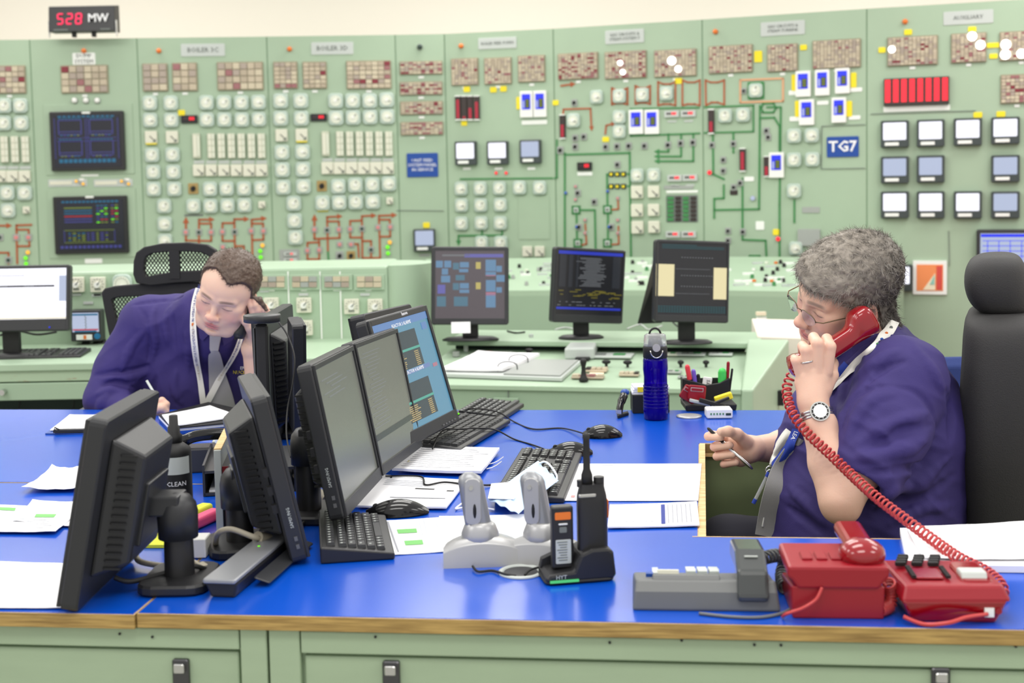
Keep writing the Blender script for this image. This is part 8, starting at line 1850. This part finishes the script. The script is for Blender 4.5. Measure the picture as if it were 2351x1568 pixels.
bk_i = [(256, 690), (262, 685), (280, 682), (330, 680), (400, 678), (490, 676), (535, 680), (540, 705), (530, 820), (512, 900), (322, 900), (292, 830), (272, 760)]
g_, I = frame_grid(bk_o, bk_i, YCH + .02, 'chair_black', 'backrest_frame'); fillpoly(I, 'chair_mesh', 'backrest_mesh')
cx_ = A(400, 900, YCH)[0]
mb = MB(); mb.rbox((cx_, YCH - .25, .44), (.5, .48, .08), 'chair_black', r=.06); part('seat', mb, root, world=True, bevel=.01)
mb = MB(); mb.cyl((cx_, YCH - .2, .08), (cx_, YCH - .2, .42), .03, 'dark_metal'); part('gas_column', mb, root, world=True)
for k in range(5): a = 2 * math.pi * k / 5; mb = MB(); mb.tube([(cx_, YCH - .2, .11), (cx_ + math.cos(a) * .28, YCH - .2 + math.sin(a) * .28, .07)], [.025, .018], 'rubber_black', n=8); g_ = part('base_leg', mb, root, world=True); mb = MB(); mb.sphere((cx_ + math.cos(a) * .29, YCH - .2 + math.sin(a) * .29, .03), .03, 'rubber_black'); part('caster', mb, g_, world=True)
mb = MB(); p = ony(200, 940, 4.28); mb.rbox((p.x + .02, 4.3, p.z - .01), (.10, .25, .03), 'dark_grey_plastic', r=.03); mb2 = MB(); mb2.box((p.x + .05, 4.4, p.z - .15), (.03, .05, .27), 'rubber_black'); part('armrest', mb, root, world=True, bevel=.008); part('armrest_post', mb2, root, world=True)
# chair of the grey haired man
root = thing('office_chair', 'large black mesh chair with round headrest behind the grey haired man', 'chair', (A(2290, 1200, 3.0)[0] - .1, 2.98, 0))
def loft(secs, m, name, n=24, sub=0):
    # secs: (px, py, half thickness x, half width y, lean)
    mb = MB(); P = []; S1 = smoothpath([(a[0], a[1], a[4]) for a in secs], 5); S2 = smoothpath([(a[2], a[3], 0) for a in secs], 5); secs = [(a.x, a.y, max(.004, b.x), max(.01, b.y), a.z) for a, b in zip(S1, S2)]
    for px, py, hx_, hy_, Y in secs:
        c = ony(px, py, Y); P.append([c + Vector(((c.x / c.y) * hy_ * abs(math.sin(a)) ** .5 * (1 if math.sin(a) > 0 else -1) + hx_ * abs(math.cos(a)) ** .7 * (1 if math.cos(a) > 0 else -1), hy_ * abs(math.sin(a)) ** .5 * (1 if math.sin(a) > 0 else -1), 0)) for a in [2 * math.pi * k / n for k in range(n + 1)]])
    mb.grid(P, m); mb.add(P[0][:-1], [tuple(range(n))], m); mb.add(P[-1][:-1], [tuple(range(n - 1, -1, -1))], m); return part(name, mb, root, world=True)
Yc = 2.98
loft([(2300, 706, .05, .14, Yc), (2304, 716, .080, .2, Yc), (2312, 740, .098, .235, Yc), (2322, 800, .112, .25, Yc), (2322, 900, .118, .255, Yc), (2320, 1000, .118, .25, Yc), (2318, 1080, .112, .24, Yc), (2316, 1150, .105, .23, Yc), (2310, 1225, .10, .22, Yc), (2300, 1290, .10, .22, Yc)], 'chair_web', 'backrest')
loft([(2290, 583, .012, .08, Yc), (2288, 587, .044, .11, Yc), (2286, 604, .064, .14, Yc), (2288, 640, .074, .15, Yc), (2296, 680, .072, .145, Yc), (2304, 706, .056, .13, Yc), (2308, 719, .024, .09, Yc)], 'chair_web', 'headrest')
mb = MB(); mb.tube(smoothpath([ony(2310, 612, Yc), ony(2330, 618, Yc), ony(2360, 640, Yc)], 5), .012, 'chair_black', n=8); mb.tube(smoothpath([ony(2325, 620, Yc - .05), ony(2335, 680, Yc - .05), ony(2365, 720, Yc - .05)], 5), .012, 'chair_black', n=8); part('headrest_bracket', mb, root, world=True)
mb = MB(); mb.tube(smoothpath([ony(2360, 760, Yc + .0), ony(2372, 900, Yc), ony(2362, 1050, Yc), ony(2335, 1150, Yc), ony(2310, 1220, Yc)], 8), .022, 'chair_black', n=10); part('back_frame', mb, root, world=True)
sx_ = A(2150, 1232, 2.95)[0]
mb = MB(); mb.rbox((sx_ - .13, 2.96, .37), (.5, .52, .08), 'chair_black', r=.06); part('seat', mb, root, world=True, bevel=.01)
mb = MB(); mb.cyl((sx_ - .1, 2.96, .08), (sx_ - .1, 2.96, .34), .03, 'dark_metal'); part('gas_column', mb, root, world=True)
for k in range(5): a = 2 * math.pi * k / 5; mb = MB(); mb.tube([(sx_ - .1, 2.96, .11), (sx_ - .1 + math.cos(a) * .28, 2.96 + math.sin(a) * .28, .07)], [.025, .018], 'rubber_black', n=8); g_ = part('base_leg', mb, root, world=True); mb = MB(); mb.sphere((sx_ - .1 + math.cos(a) * .29, 2.96 + math.sin(a) * .29, .03), .03, 'rubber_black'); part('caster', mb, g_, world=True)
# blue chair farther back
mat('chair_blue', (34, 52, 110), .85, bump=.3, bscale=300)
p = ony(2190, 860, 4.3); root = thing('blue_chair', 'blue upholstered chair back half hidden behind the grey haired man', 'chair', (p.x, 4.3, 0))
mb = MB(); mb.rbox((p.x + .02, 4.3, p.z - .12), (.36, .07, .36), 'chair_blue', r=.08, face='y'); part('backrest', mb, root, world=True, bevel=.01)
mb = MB(); mb.rbox((p.x + .02, 4.08, .45), (.42, .42, .07), 'chair_blue', r=.06); part('seat', mb, root, world=True, bevel=.01)
mb = MB(); mb.box((p.x + .02, 4.33, .55), (.06, .02, .3), 'rubber_black'); part('back_bracket', mb, root, world=True)
for sx in (-.18, .2):
    for sy in (3.9, 4.28): mb = MB(); mb.cyl((p.x + sx, sy, 0), (p.x + sx, sy, .43), .012, 'dark_metal', n=8); part('leg', mb, root, world=True)
